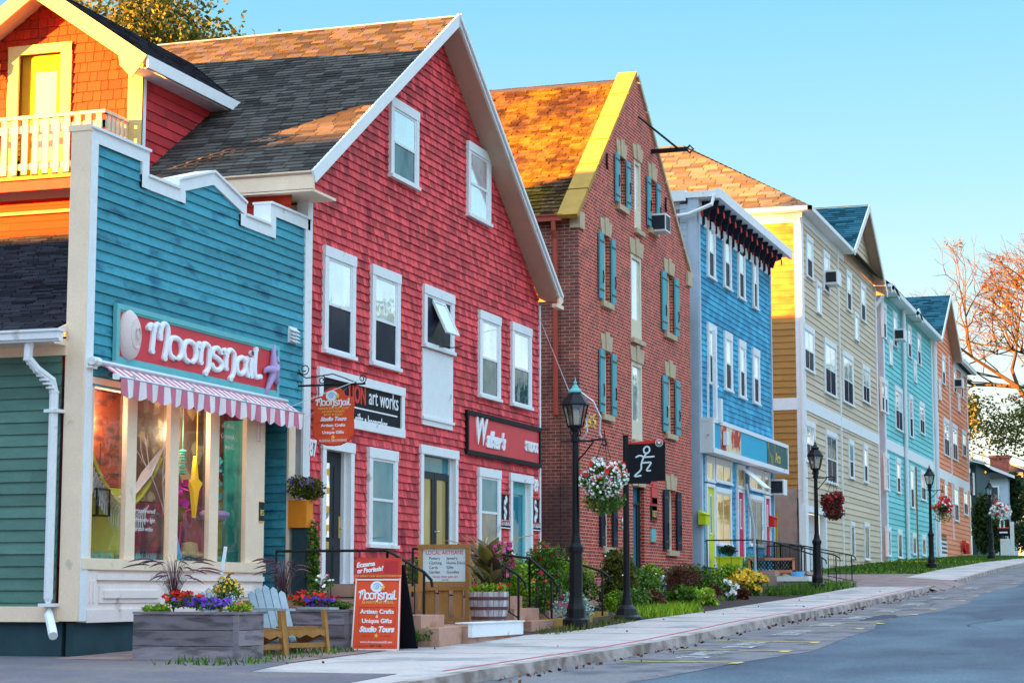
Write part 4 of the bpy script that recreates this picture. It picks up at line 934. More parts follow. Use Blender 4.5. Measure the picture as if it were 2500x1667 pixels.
for i,(x0,x1,z0,z1,k) in enumerate(wins):
    g=MB();lintel(g,(x0,x1),z1);build('lintel',g,M['stone'],bk)
    if k=='w':
        g=MB();g.box(F13,x0-.14,x1+.14,z0-.14,z0,-.1,.09);build('sill',g,M['stone'],bk)
    g=MB();w_=.1;F13_=F13;F13=FY(13.0) if k=='w' else FY(12.9)
    g.box(F13,x0,x0+w_,z0,z1,-.2,-.1);g.box(F13,x1-w_,x1,z0,z1,-.2,-.1);g.box(F13,x0+w_,x1-w_,z1-w_,z1,-.2,-.1);g.box(F13,x0+w_,x1-w_,z0,z0+(w_ if k=='w' else .5),-.2,-.1)
    zm=(z0+z1)/2
    if k=='w':
        g.box(F13,x0+w_,x1-w_,zm-.03,zm+.03,-.19,-.11);g.box(F13,(x0+x1)/2-.015,(x0+x1)/2+.015,z0+w_,z1-w_,-.18,-.12)
        for q in(.25,.75):zz=z0+(z1-z0)*q;g.box(F13,x0+w_,x1-w_,zz-.012,zz+.012,-.18,-.12)
    o=build('window',g,M['cream_frame'],bk);g=MB();g.box(F13,x0+w_,x1-w_,z0+w_,z1-w_,-.17,-.15);build('pane',g,M['glass_mid' if k=='w' else 'glass_painted_sky'],o);F13=F13_
    if k=='w':
        gr=z1<3
        sw=(x1-x0)*.5+.02
        for s_ in(0,1):
            a=(x0-sw-.03) if s_==0 else (x1+.03)
            g=MB();g.box(F13,a,a+sw,z0+.02,z1-.02,.03,.07)
            if gr:
                pass
            build_o=build('shutter',g,M['shutter_dark' if gr else 'shutter'],bk)
            h=MB()
            for q in(.14,.86):h.box(F13,a-.01,a+sw+.01,z0+(z1-z0)*q-.02,z0+(z1-z0)*q+.02,.07,.078)
            c=a+sw/2;h.tube([F13.p(c,z0+.7,.1),F13.p(c+.05,z0+.55,.1),F13.p(c,z0+.4,.1)],.015,4)
            build('strap_hinge',h,M['black'],build_o)
    else:
        g=MB();g.box(F13,x0-.08,x1+.08,z0-.12,z0,-.1,.1);build('door_sill',g,M['stone'],bk)
x0,x1=DR;zt=bz(1560,1188);g=MB();lintel(g,(x0,x1),zt,.3);build('lintel',g,M['stone'],bk)
g=MB();g.box(F13,x0,x0+.1,.1,zt,-.22,-.1);g.box(F13,x1-.1,x1,.1,zt,-.22,-.1);g.box(F13,x0+.1,x1-.1,zt-.45,zt-.38,-.2,-.1);g.box(F13,x0+.1,x1-.1,.1,.5,-.2,-.12);g.box(F13,x0+.1,x0+.25,.5,zt-.45,-.2,-.12);g.box(F13,x1-.25,x1-.1,.5,zt-.45,-.2,-.12)
o=build('door',g,M['deep'],bk);g=MB();g.box(F13,x0+.25,x1-.25,.5,zt-.45,-.19,-.16);g.box(F13,x0+.1,x1-.1,zt-.38,zt,-.19,-.16);build('pane',g,M['glass_teal'],o)
# hoist beam, tie irons, plaques
g=MB();a=PY(1556,343,13);b=PY(1590,350,13)
g.box(W0,b[0]-.05,b[0]+.05,12.0,13.0,a[1]-.05,a[1]+.06)
g.tube([(b[0],12.05,a[1]),(b[0],11.95,a[1]+.1),(b[0],11.85,a[1]),(b[0],11.95,a[1]-.1),(b[0],12.05,a[1])],.03,6)
g.tube([(b[0],12.25,a[1]+.02),(48.95,12.96,12.2)],.03,5);build('hoist_beam',g,M['iron'],bk)
for u,v in((1479,395),(1623,500)):
    g=MB();x,z=PY(u,v,13);g.tube([F13.p(x,z+.2,.04),F13.p(x-.05,z,.04),F13.p(x,z-.2,.04)],.03,5);build('tie_iron',g,M['iron'],bk)
for u,v,w_,h_,mk in((1595,1210,.55,.42,'sign_red'),(1595,1232,.52,.36,'sign_red'),(1594,1252,.55,.36,'sign_black'),(1593,1306,.45,.34,'sign_teal')):
    x,z=PY(u,v,13);g=MB();g.box(F13,x-w_/2,x+w_/2,z-h_/2,z+h_/2,0,.04)
    if u==1595 and v==1210:g.disc(F13,x,z+h_/2,.16,0,.038,14)
    pq=build('plaque',g,M[mk],bk)
    g=MB();g.box(F13,x-w_/2-.02,x+w_/2+.02,z-h_/2-.02,z-h_/2,0,.05);g.box(F13,x-w_/2-.02,x+w_/2+.02,z+h_/2,z+h_/2+.02,0,.05);build('plaque_rim',g,M['copper_paint'],pq)
    if mk=='sign_black':text(pq,F13,'1827',x,z-.1,.24,'letter_gold',c=.045)
x,z=PY(1516,1278,13);text(bk,F13,'91',x+.2,z-.12,.36,'letter_white',c=.03,ex=.02,off=.01,name='house_number')
g=MB();x,z=PY(1598,541,13)
g.box(F13,aR[0]+.08,aR[1]-.02,z-.35,z+.12,-.1,.42);ac=build('air_conditioner',g,M['white'],bk);g=MB();g.box(F13,aR[0]+.14,aR[1]-.08,z-.3,z+.07,.42,.43);g.box(F13,aR[0]+.06,aR[0]+.08,z-.3,z+.07,.05,.4);build('grille',g,M['deep'],ac)
# ================================================================ blue shop
bs=thing('blue_shop',(61,13,.2),'bright blue clapboard shop with a bracketed cornice and boxed sign over its storefront','shop')
SL_,SR_=55.6,66.27;ZT=PY(1700,480,13)[1]
g=MB();siding(g,F13,[(SL_+.12,-.2),(SR_,-.2),(SR_,ZT-.35),(SL_+.12,ZT-.35)],[],row=.165,d=.025,w=(2,4),seed=41);build('front_siding',g,M['blue_siding'],bs)
g=MB();g.box(W0,SL_,SL_+.1,12.97,13.5,-.5,ZT+.05);g.box(W0,SL_+.06,SL_+.1,13.5,20,-.5,ZT);g.box(W0,SL_-.04,SL_,12.97,13.25,-.5,ZT+.04);g.box(F13,SL_,SL_+.22,-.4,ZT-.3,.0,.06);build('corner_board',g,M['blue_side'],bs);g=MB();g.box(F13,SR_-.05,SR_+.12,0,ZT-.3,-.1,.06);build('corner_board',g,M['blue_side'],bs)
g=MB();siding(g,FX(SL_+.03),[(13.5,0),(20,0),(20,ZT),(13.3,ZT)],row=.2,d=.03,w=(.15,.3),gap=.01,seed=42);build('side_shingles',g,M['grey_shingle'],bs)
g=MB();g.box(W0,SR_-.1,SR_,13.02,20,0,ZT-.2);g.box(W0,SL_,SR_,13.1,20,ZT-.2,ZT+.02);build('rear_wall',g,M['blue_side'],bs)
g=MB();g.box(W0,SL_-.1,SR_+.5,12.35,13.3,ZT-.04,ZT+.14);g.box(W0,SL_-.12,SR_+.55,12.28,12.4,ZT-.1,ZT+.2);g.box(F13,SL_,SR_+.1,ZT-.75,ZT-.04,.0,.05)
g.tube([(SL_-.1,12.45,ZT),(SL_-.2,12.5,ZT-.3),(SL_-.2,13.2,ZT-.55),(SL_-.1,14.0,ZT-.6)],.06,8);g.box(W0,SL_-.11,SL_+.35,13.3,14.4,ZT-.12,ZT+.19);build('cornice',g,M['white'],bs)
for i in range(13):
    x=SL_+.5+i*(SR_-SL_-.4)/12.6;g=MB()
    g.prism(Fr((x,13,0),(0,-1,0),(0,0,1),(1,0,0)),[(.05,ZT-.06),(.55,ZT-.06),(.5,ZT-.25),(.3,ZT-.3),(.22,ZT-.55),(.12,ZT-.5),(.12,ZT-.72),(.05,ZT-.78)],0,.09);b_=build('bracket',g,M['shutter_dark'],bs)
    g=MB();g.box(F13,x-.2,x-.02,ZT-.5,ZT-.35,.05,.1);g.disc(F13,x+.06,ZT-.35,.1,.5,.52,8);build('rosette',g,M['red_paint'],b_)
for u0,v0,u1,v1 in((1722,535,1743,688),(1762,561,1782,713),(1797,589,1816,738),(1833,615,1848,760),(1723.5,787,1746,945),(1764,807,1785,960),(1799.5,828,1818,977),(1833.5,848,1852,991)):
    winpx(bs,13,u0,v0,u1,v1,cas=.2,sash=.05,low='glass_dark',mid=.52)
yb=12.61;fb2=FY(yb);zb0,zb1=3.93,4.88
g=MB();g.box(fb2,SL_,67.1,zb0,zb1,-.38,0);sb=build('sign_box',g,M['blue_box'],bs)
g=MB()
for a,b,c,d in((SL_-.02,67.12,zb1-.1,zb1+.02),(SL_-.02,67.12,zb0-.02,zb0+.12),(SL_-.021,SL_+.18,zb0+.12,zb1-.1),(67.02,67.12,zb0+.12,zb1-.1)):g.box(fb2,a,b,c,d,-.37,.03)
fe=FX(SL_);g.box(fe,yb-.03,12.99+.38,zb1-.08,zb1+.03,-.02,.03);g.box(fe,yb-.03,12.99+.38,zb0-.03,zb0+.08,-.02,.03);g.box(fe,yb-.028,yb+.1,zb0+.08,zb1-.08,-.02,.028);g.box(fe,13.28,13.37,zb0+.08,zb1-.08,-.02,.03)
build('box_frame',g,M['white'],sb)
pa=mat('painted_panel',(.75,.62,.42),amt=.2,scale=3,col2=(.5,.05,.03),c2s=1.5,c2t=(.5,.56));pb=mat('dark_panel',(.04,.12,.12),amt=.3,scale=3,col2=(.28,.22,.08),c2s=2,c2t=(.55,.65))
g=MB();a,b=PY(1759,1060,yb)[0],PY(1808,1060,yb)[0];g.box(fb2,a,b,zb0+.12,zb1-.1,0,.012);build('painted_panel',g,pa,sb)
g=MB();a,b=PY(1872,1090,yb)[0],66.98;g.box(fb2,a,b,zb0+.12,zb1-.1,0,.012);o=build('dark_panel',g,pb,sb);text(sb,fb2,'Arts',(a+b)/2,zb0+.25,.5,'letter_gold',c=.015,shear=.3)
g=MB();x,z=PY(1721,1044,12.6);g.box(FY(12.6),56.2,56.45,3.9+.9,5.5,.02,.12);g.box(FY(12.58),56.9,57.1,4.5,7.6,-.3,-.2);g.box(FY(12.58),56.85,57.15,4.2,4.6,.0,.12);g.box(F13,56.55,56.62,4.9,6.2,.02,.08);build('meter_box',g,M['white'],bs)
# storefront
def store(u0,v0,u1,v1):
    x0,x1,z0,z1=zx(u0,v0,u1,v1);return x0,x1,z0,z1
def px3(a,b):return 1650+a/3.92,1050+b/3.92
def doorpx(a0,b0,a1,b1,mk,nm,gmk='glass_teal',frm='white'):
    (u0,v0),(u1,v1)=px3(a0,b0),px3(a1,b1);x0,x1,z0,z1=zx(u0,v0,u1,v1);z0=max(z0,.25)
    g=MB();g.box(F13,x0-.14,x0,z0,z1+.1,0,.09);g.box(F13,x1,x1+.14,z0,z1+.1,0,.09);g.box(F13,x0,x1,z1,z1+.1,0,.09);build('door_frame',g,M[frm],bs)
    g=MB();g.box(F13,x0,x1,z0,z1,.02,.05);g.box(F13,x0+.2,x1-.2,z0+.15,z0+.75,.05,.058);d=build('door',g,M[mk],bs)
    g=MB();g.box(F13,x0+.28,x1-.25,z0+.95,z1-.2,.05,.07);build('light_frame',g,M['white'],d);g=MB();g.box(F13,x0+.34,x1-.31,z0+1.0,z1-.25,.06,.075);build('pane',g,M[gmk],d)
    g=MB();g.tube([F13.p(x1-.1,z0+.9,.05),F13.p(x1-.1,z0+.9,.12),F13.p(x1-.2,z0+.9,.13)],.02,5);build('handle',g,M['metal'],d)
def winp3(a0,b0,a1,b1,**kw):
    (u0,v0),(u1,v1)=px3(a0,b0),px3(a1,b1);return winpx(bs,13,u0,v0,u1,v1,**kw)
doorpx(280,540,350,1310,'lime','door');winp3(270,240,352,505,cas=.12,mid=0,top='glass_warm')
winp3(358,262,520,530,cas=.12,mid=0,cols=2,top='glass_warm');winp3(360,540,520,1115,cas=.12,mid=0,cols=2,top='glass_warm')
doorpx(575,590,635,1240,'crimson','door','glass_gold');winp3(567,325,645,570,cas=.1,mid=0,top='glass_warm')
winp3(680,350,822,600,cas=.12,mid=0,cols=2,top='glass_warm');winp3(684,612,822,1120,cas=.12,mid=0,cols=2,top='glass_mid')
winp3(826,395,885,620,cas=.1,mid=0,top='glass_warm');doorpx(838,650,885,1200,'crimson','door')
g=MB();(u,v)=px3(610,360);x,z=PY(u,v,13);g.box(Fr((x,12.95,z),(1,0,0),Vector((0,-.75,-.66)).normalized(),Vector((0,-.66,.75)).normalized()),0,1.1,0,.95,-.02,.02);build('open_transom',g,M['white'],bs)
g=MB();(u,v)=px3(900,540);x,z=PY(u,v,13);g.box(F13,x-.15,x+.45,z-.28,z+.24,.02,.5);ac=build('air_conditioner',g,M['white'],bs);g=MB();g.box(F13,x-.18,x-.15,z-.22,z+.18,.08,.46);build('grille',g,M['deep'],ac)
for a,b,mk in((270,850,'lime'),(922,875,'red_paint')):
    (u,v)=px3(a,b);x,z=PY(u,v,12.9);g=MB();g.box(F13,x-.3,x+.25,z-.16,z+.12,0,.22);g.prism(Fr((x-.32,13,z+.12),(0,-1,0),(0,0,1),(1,0,0)),[(0,0),(.26,0),(0,.12)],0,.6);build('mailbox',g,M[mk],bs)
# ================================================================ beige, turquoise and orange apartment blocks
def px2(a,b):return 1600+a/3.137,350+b/3.137
def px6(a,b):return 2100+a/4.48,650+b/4.48
def px5(a,b):return 2150+a/3.486,950+b/3.486
def pxc(a,b):return 1800+a/2.751,850+b/2.751
def aptwin(par,pf,a0,b0,a1,b1,cols=1,narrow=False,ac=False,**kw):
    (u0,v0),(u1,v1)=pf(a0,b0),pf(a1,b1);kw.setdefault('cas',.17 if not narrow else .14)
    o=winpx(par,13,u0,v0,u1,v1,cols=cols,mid=0 if narrow else .5,sash=.05,**kw)
    if ac:
        x0,x1,z0,z1=zx(u0,v0,u1,v1);zm=z0+(z1-z0)*.34
        g=MB();g.box(F13,x0+.25,x1-.2,zm-.28,zm+.28,.05,.55);q=build('air_conditioner',g,M['white'],par);g=MB();g.box(F13,x0+.22,x0+.25,zm-.2,zm+.2,.1,.5);build('grille',g,M['deep'],q)
be=thing('beige_apartments',(82,13,.7),'beige clapboard apartment block with a hipped shingle roof and teal front gable','apartment building')
EL,ER=72.5,91.3;EZ=PY(1960,517,13)[1]
g=MB();siding(g,F13,[(EL+.25,.3),(ER,1.0),(ER,EZ-.15),(EL+.25,EZ-.15)],[zx(1967,1248,2017,1470)],row=.24,d=.03,w=(3,6),seed=51)
ga=PY(2093.5,505,13);gl=PY(2057,607,13);gr=PY(2131,685,13)
siding(g,F13,[(gl[0],EZ-.15),(ER,EZ-.15),(ga[0],ga[1]-.25)],row=.24,d=.03,w=(3,6),seed=51);build('front_siding',g,M['beige_siding'],be)
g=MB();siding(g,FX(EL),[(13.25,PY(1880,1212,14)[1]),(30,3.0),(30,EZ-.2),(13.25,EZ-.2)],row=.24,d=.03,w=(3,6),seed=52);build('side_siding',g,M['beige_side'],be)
g=MB();g.box(W0,EL+.15,EL+.3,13.1,30,-.5,5);g.box(F13,EL,EL+.3,-1,2.2,-.6,-.1);g.box(W0,EL-.1,EL+.1,13.3,14.2,-.5,3.7);build('concrete_wall',g,M['concrete_raw'],be)
g=MB();g.box(F13,EL-.03,EL+.25,0,EZ-.1,-.25,.06);g.tube([(EL-.1,13.05,EZ-.3),(EL-.12,13.0,EZ-.8),(EL-.12,13.0,.4)],.07,8);g.box(F13,ER-.1,ER+.15,1,EZ,-.1,.06)
zb=PY(1955,975,13)[1];g.box(F13,EL+.25,ER,zb-.32,zb+.12,.001,.055);g.box(FX(EL),13.25,30,zb-.32,zb+.12,.001,.05)
x=X13(2048,900);g.box(F13,x-.07,x+.07,.7,EZ-.2,.01,.08)
g.box(F13,EL,gl[0],EZ-.45,EZ-.12,.001,.05);g.box(FX(EL),13.2,30,EZ-.5,EZ-.15,0.001,.05)
build('trim',g,M['white'],be)
g=MB();g.box(W0,EL-.45,gl[0]+.2,12.5,12.65,EZ-.12,EZ+.04);g.box(W0,EL-.45,EL-.3,12.5,30,EZ-.12,EZ+.04);g.box(W0,EL-.4,gl[0]+.1,12.55,13.05,EZ-.13,EZ-.1);g.box(W0,EL-.4,EL,12.6,30,EZ-.14,EZ-.1);g.box(W0,EL-.42,EL+.5,12.52,13.4,EZ-.1,EZ+.03);build('gutter',g,M['white'],be)
RG=EZ+4.2
hip=Fr((EL-.4,0,EZ+.02),(0,1,0),Vector((6.5,0,RG-EZ)).normalized(),Vector((-(RG-EZ),0,6.5)).normalized());HS=math.hypot(6.5,RG-EZ)
g=MB();siding(g,hip,[(12.55,0),(36,0),(29,HS),(19.2,HS)],row=.28,d=.02,w=(.5,.8),gap=.03,seed=53,tilt=.01)
fh=Fr((0,12.55,EZ+.02),(1,0,0),Vector((0,6.5,RG-EZ)).normalized(),Vector((0,-(RG-EZ),6.5)).normalized())
siding(g,fh,[(EL-.4,0),(ER+.2,0),(ER+.2,HS),(EL+6.1,HS)],row=.28,d=.02,w=(.5,.8),gap=.02,seed=54);build('roof_shingles',g,M['roof_beige'],be)
def gable_roof(par,xl,zl,xa,za,xr,zr,y0=12.5,y1=22,nm='gable_roof'):
    for (x0,z0) in((xl,zl),(xr,zr)):
        S=math.hypot(xa-x0,za-z0);u=Vector((xa-x0,0,za-z0)).normalized();nn=Vector((-u.z,0,u.x)) if u.x>0 else Vector((u.z,0,-u.x))
        f=Fr((x0,0,z0),(0,1,0),u,nn);g=MB();siding(g,f,[(y0,0),(y1,0),(y1,S),(y0,S)],row=.25,d=.02,w=(.5,.9),gap=.02,seed=55,tilt=.01);o=build(nm,g,M['roof_teal'],par)
        g=MB();g.box(f,y0+.01,y1,0.01,S-.01,-.12,-.004);build('deck',g,M['soffit'],o)
        g=MB();g.prism(Fr(f.p(y0,0,0),f.v,f.n,Vector((0,-1,0))),[(-.02,.02),(S,.02),(S-.12,-.24),(-.02,-.24)],0,.05);build('rake',g,M['white'],o)
gable_roof(be,gl[0]-.2,EZ+.0,ga[0],ga[1]+.05,ER+.6,PY(2133,683,12.5)[1])
B2=dict(cols=2)
for q in((1143,690,1200,1060,{}),(1275,810,1328,1165,dict(ac=True)),(1452,965,1497,1305,{}),(1560,1060,1605,1385,{}),(1222,1048,1263,1322,dict(narrow=True)),(1515,1285,1550,1525,dict(narrow=True))):aptwin(be,px2,*q[:4],**q[4])
for q in((1958,788,1986,915,B2),(2009,823,2040,974,B2),(2054,855,2082,995,B2),(2102,888,2122,990,B2),(1962,1024,1988,1135,B2),(2013,1048,2042,1186,dict(cols=2,top='glass_mid')),(2069,1072,2083,1171,dict(top='glass_teal')),(2105,1084,2117,1181,{}),(2073,1273,2085,1364,dict(narrow=True,top='glass_mid')),(2107,1275,2121,1368,dict(narrow=True,top='glass_mid'))):aptwin(be,lambda a,b:(a,b),*q[:4],**q[4])
x0,x1,z0,z1=zx(1967,1248,2017,1470)
g=MB();g.box(F13,x0-.25,x0,.3,z1+.25,-.2,.05);g.box(F13,x1,x1+.25,.3,z1+.25,-.2,.05);g.box(F13,x0,x1,z1,z1+.25,-.2,.05);build('garage_frame',g,M['white'],be)
g=MB();g.box(F13,x0,x1,.3,z1,-.5,-.4)
for k in range(4):g.box(F13,x0,x1,.4+k*.6,.42+k*.6,-.4,-.38)
build('garage_door',g,M['sign_pale'],be)
g=MB();g.box(F13,x1+.25,ER,.0,1.0,-.3,-.02);g.prism(F13,[(ER-7,.3),(ER,.3),(ER,1.35),(ER-7,1.05)],-.2,.01);build('foundation',g,M['concrete'],be)
g=MB();ya_,yb_=PX(1897,1260,71.2)[0],PX(1886,1260,71.2)[0];g.box(W0,71.2,71.3,ya_,yb_,.0,PX(1890,1252,71.2)[1]);solo('yellow_side_door',g,M['yellow_door'],(71.25,13.6,0),'yellow door in the gap between the blue shop and the beige block','door')
te=thing('turquoise_apartments',(102,13,1.3),'turquoise clapboard apartment block with four storeys and white downpipes','apartment building')
TL,TR=93.4,112.8;TZ=PY(2143,695,13)[1]
g=MB();siding(g,F13,[(TL+.3,1.2),(TR,1.6),(TR,TZ),(TL+.3,TZ)],row=.26,d=.035,w=(3,6),seed=61);build('front_siding',g,M['teal2_siding'],te)
g=MB();g.box(W0,TL-.1,TL+.25,12.95,16,1,TZ+.1);g.box(F13,ER+.2,TL,1,TZ,-.9,-.8);build('side_wall',g,M['blue_side'],te)
g=MB();g.box(F13,TL+.02,TL+.4,1.5,TZ-.2,-.05,.07)
zb=PY(2152,1070,13)[1];g.box(F13,TL+.3,TR,zb-.4,zb+.1,.001,.06);xm=X13(2206,1000);g.box(F13,xm-.5,xm+.4,1.5,TZ-.1,.001,.1);g.tube([(xm-.6,12.8,TZ-.2),(xm-.6,12.85,1.5)],.09,8);g.box(F13,TR-.2,TR+.4,1.6,TZ,-.1,.08);g.tube([(TR+.3,12.7,TZ+.1),(TR+.3,12.8,TZ-.6),(TR+.3,12.8,1.8)],.1,8);g.tube([(TL-.1,12.8,TZ+.1),(TL-.2,12.9,TZ-.5),(TL-.3,13.2,TZ-.9)],.1,8)
build('trim',g,M['white'],te)
g=MB();g.box(W0,TL-.5,TR+.3,12.4,12.6,TZ-.15,TZ+.08);g.box(W0,TL-.3,TR+.3,12.4,13.05,TZ-.18,TZ-.14);build('gutter',g,M['white'],te)
g=MB();f=Fr((0,12.4,TZ+.05),(1,0,0),Vector((0,1,.75)).normalized(),Vector((0,-.75,1)).normalized());siding(g,f,[(TL-.3,0),(TR+.3,0),(TR+.3,4.5),(TL-.3,4.5)],row=.28,d=.02,w=(.5,.9),gap=.02,seed=62);build('roof_shingles',g,M['roof_teal'],te)
for ua,va,ul,ur in((2179,693,2174,2187),(2239.5,754,2234,2245)):
    xa_,za_=PY(ua,va,12.5);xl_=PY(ul,va,12.5)[0];xr_=PY(ur,va,12.5)[0];gable_roof(te,xl_-.3,TZ-.1,xa_,za_,xr_+.6,TZ-.1,12.45,18)
for q in((222,380,280,815,{}),(345,487,397,905,dict(ac=True)),(505,630,555,1025,{}),(610,720,658,1105,{}),(303,790,345,1100,dict(narrow=True)),(573,1012,610,1285,dict(narrow=True))):aptwin(te,px6,*q[:4],**q[4],cas=.2)
for q in((957,190,1007,448,B2),(1050,245,1108,570,B2),(1145,305,1178,610,{}),(1215,350,1255,590,B2),(980,700,1015,960,dict(top='glass_mid')),(1060,735,1093,980,{}),(1152,785,1185,1080,{}),(1225,815,1263,1030,B2),(993,1195,1027,1400,dict(narrow=True,top='glass_mid')),(1068,1215,1103,1412,dict(narrow=True,top='glass_mid')),(1170,1238,1198,1390,dict(narrow=True,top='glass_mid')),(1233,1250,1262,1397,dict(narrow=True,top='glass_mid'))):aptwin(te,pxc,*q[:4],**q[4],cas=.2)
g=MB();g.prism(F13,[(TL,.8),(TR,.8),(TR,1.75),(TL,1.4)],-.2,.012);build('foundation',g,M['concrete'],te)
oa=thing('orange_apartments',(123,13,1.9),'orange clapboard apartment block with a teal gable at the end of the row','apartment building')
OL,OR=113.9,132.1;OZ=PY(2300,845,13)[1] if False else TZ
g=MB()
oa_=PY(2297.5,726,13);ol_=PY(2276,815,13);or_=PY(2322,868,13);OE=PY(2350,905,13)[1]
siding(g,F13,[(OL,1.7),(OR,2.0),(OR,OE),(or_[0]+1.5,OE),(oa_[0],oa_[1]-.3),(OL,OE+.0)],row=.27,d=.035,w=(3,6),seed=71);build('front_siding',g,M['orange_siding'],oa)
g=MB();g.box(F13,OL-.2,OL+.25,1.6,OE,-.2,.07);g.box(F13,OR-.12,OR+.15,2,OE,-.1,.08);zb=PY(2282,1142,13)[1];g.box(F13,OL+.25,OR-.12,zb-.45,zb+.1,.001,.06);x=X13(2317,1000);g.box(F13,x-.08,x+.08,3.,OE,.03,.1)
g.box(F13,or_[0]+.8,OR+.2,OE-.35,OE,.05,.1);g.box(W0,or_[0]+1,OR+.8,12.35,12.6,OE-.05,OE+.2);build('trim',g,M['white'],oa)
gable_roof(oa,ol_[0]-.6,OE+.0,oa_[0],oa_[1]+.1,or_[0]+1.2,OE-.0,12.45,24)
g=MB();f=Fr((0,12.35,OE+.1),(1,0,0),Vector((0,1,.6)).normalized(),Vector((0,-.6,1)).normalized());siding(g,f,[(or_[0]+1.3,0),(OR+.8,0),(OR+.8,4.5),(or_[0]+1.3,4.5)],row=.28,d=.02,w=(.5,.9),seed=72);g.box(W0,or_[0]+1.3,OR+.8,12.4,13.1,OE-.02,OE+.03);build('roof_shingles',g,M['roof_teal'],oa)
for q in((790,880,832,1240,{}),(882,960,925,1312,{}),(1008,1075,1045,1400,dict(ac=True)),(1090,1143,1125,1460,{}),(848,1220,878,1475,dict(narrow=True)),(1060,1385,1085,1600,dict(narrow=True))):aptwin(oa,px6,*q[:4],**q[4],cas=.22)
for q in((437,172,487,455,B2),(527,235,582,585,B2),(600,285,652,620,B2),(685,338,725,585,B2),(470,745,497,980,{}),(535,765,565,1010,{}),(615,805,662,1130,B2),(697,840,740,1080,B2)):aptwin(oa,px5,*q[:4],**q[4],cas=.22)
x0,x1,z0,z1=zx(2295.5,1314,2310.5,1360);g=MB();g.box(F13,x0,x1,z0,z1,0,.06);o=build('vent',g,M['white'],oa)
for k in range(5):
    g=MB();g.box(F13,x0+.2,x1-.2,z0+.2+k*.24,z0+.32+k*.24,.06,.07);build('vent_slot',g,M['deep'],o)
g=MB();g.prism(F13,[(OL,1.3),(OR,1.3),(OR,2.2),(OL,1.85)],-.2,.012);build('foundation',g,M['concrete'],oa)
x,z=PY(2355,1332,12.8);g=MB();g.disc(F13,x-.3,z,.35,.1,.3,12);g.lathe((x,12.7,z-.5),[(.2,0),(.2,.6),(.1,.7)],8);build('fire_bell',g,M['red_paint'],oa)
# ================================================================ unseen house added behind the row to shade the beige block
hb=thing('shade_house',(58,32,0),'unseen plain house added behind the blue shop to shade the beige block','house')
g=MB();g.box(W0,52,64,27,40,-1,9.2);build('wall',g,M['beige_side'],hb)
g=MB();g.prism(Fr((0,26.6,0),(1,0,0),(0,0,1),(0,1,0)),[(51.6,9.1),(64.4,9.1),(58,11.2)],0,14);build('roof',g,M['roof_dark'],hb)
# ================================================================ street lamps and baskets
def lantern_lamp(loc,label):
    t=thing('street_lamp',loc,label,'street lamp','black lantern lamps along the pavement');x,y,z=loc
    g=MB();g.lathe(loc,[(.0,0),(.215,0),(.215,.16),(.19,.18),(.15,.2),(.15,.33),(.12,.42),(.105,.5),(.105,1.2),(.125,1.24),(.125,1.3),(.085,1.36),(.062,1.5),(.05,2.95),(.075,2.97),(.075,3.02),(.05,3.05),(.05,3.12),(.085,3.16),(.085,3.2),(0,3.2)],10)
    build('post',g,M['iron'],t)
    g=MB();T=(x,y,z)
    for k in range(4):
        a=math.pi/4+k*math.pi/2;c,s=math.cos(a),math.sin(a);g.tube([(x+c*.04,y+s*.04,z+3.02),(x+c*.1,y+s*.1,z+3.1),(x+c*.075,y+s*.075,z+3.2)],.012,5)
    for k in range(6):
        a=k*math.pi/3;c,s=math.cos(a),math.sin(a);g.tube([(x+c*.12,y+s*.12,z+3.2),(x+c*.21,y+s*.21,z+3.56)],.012,4)
    g.lathe(T,[(.125,3.19),(.135,3.22),(.125,3.23)],6);g.lathe(T,[(.215,3.54),(.245,3.555),(.235,3.58),(.12,3.72),(.085,3.74)],6);build('lantern_frame',g,M['iron'],t)
    g=MB();g.lathe(T,[(.085,3.74),(.11,3.76),(.10,3.79),(.06,3.82),(.05,3.85),(.02,3.88),(.03,3.91),(.012,3.94),(.004,4.0)],10);build('cap',g,M['sign_teal'] if 'teal' in label else M['iron'],t)
    g=MB();n=6
    for k in range(6):
        a,b=k*math.pi/3,(k+1)*math.pi/3
        g.face([(x+r*math.cos(q),y+r*math.sin(q),z+h) for r,h,q in((.12,3.22,a),(.12,3.22,b),(.205,3.55,b),(.205,3.55,a))])
    build('glass',g,M['glass_lamp'],t)
    g=MB();g.lathe(T,[(.03,3.22),(.05,3.24),(.07,3.36),(.06,3.46),(.02,3.5)],8);build('bulb',g,M['bulb'],t)
    g=MB();A=lambda dy,dz:(x,y+dy,z+dz)
    g.tube([A(0,2.98),A(-.2,2.97),A(-.42,3.0),A(-.5,2.98),A(-.52,2.92),A(-.47,2.89),A(-.44,2.93)],.018,6);g.tube([A(-.02,2.65),A(-.15,2.78),A(-.3,2.96)],.013,5);g.tube([A(.0,2.98),A(.25,2.98)],.012,5);build('arm',g,M['iron'],t)
    return t
l1=lantern_lamp((30.3,9.1,-.62),'nearest black lantern lamp with a teal cap and the large red and white basket')
lampspots=[(52.9,9.2,-.0,'black lantern lamp in front of the beige apartments, carrying the dark red basket'),(78.4,9.2,.86,'black lantern lamp on the lawn in front of the turquoise block'),(104,9.2,1.6,'smaller far lantern lamp before the dark hedge'),(118,10.4,1.9,'farthest lantern lamp, half hidden behind the hedge lamp')]
l2=None
for x,y,z,lb in lampspots:
    if l2 is None:
        l2=lantern_lamp((x,y,z),lb)
    else:dup(l2,(x,y,z),lb)
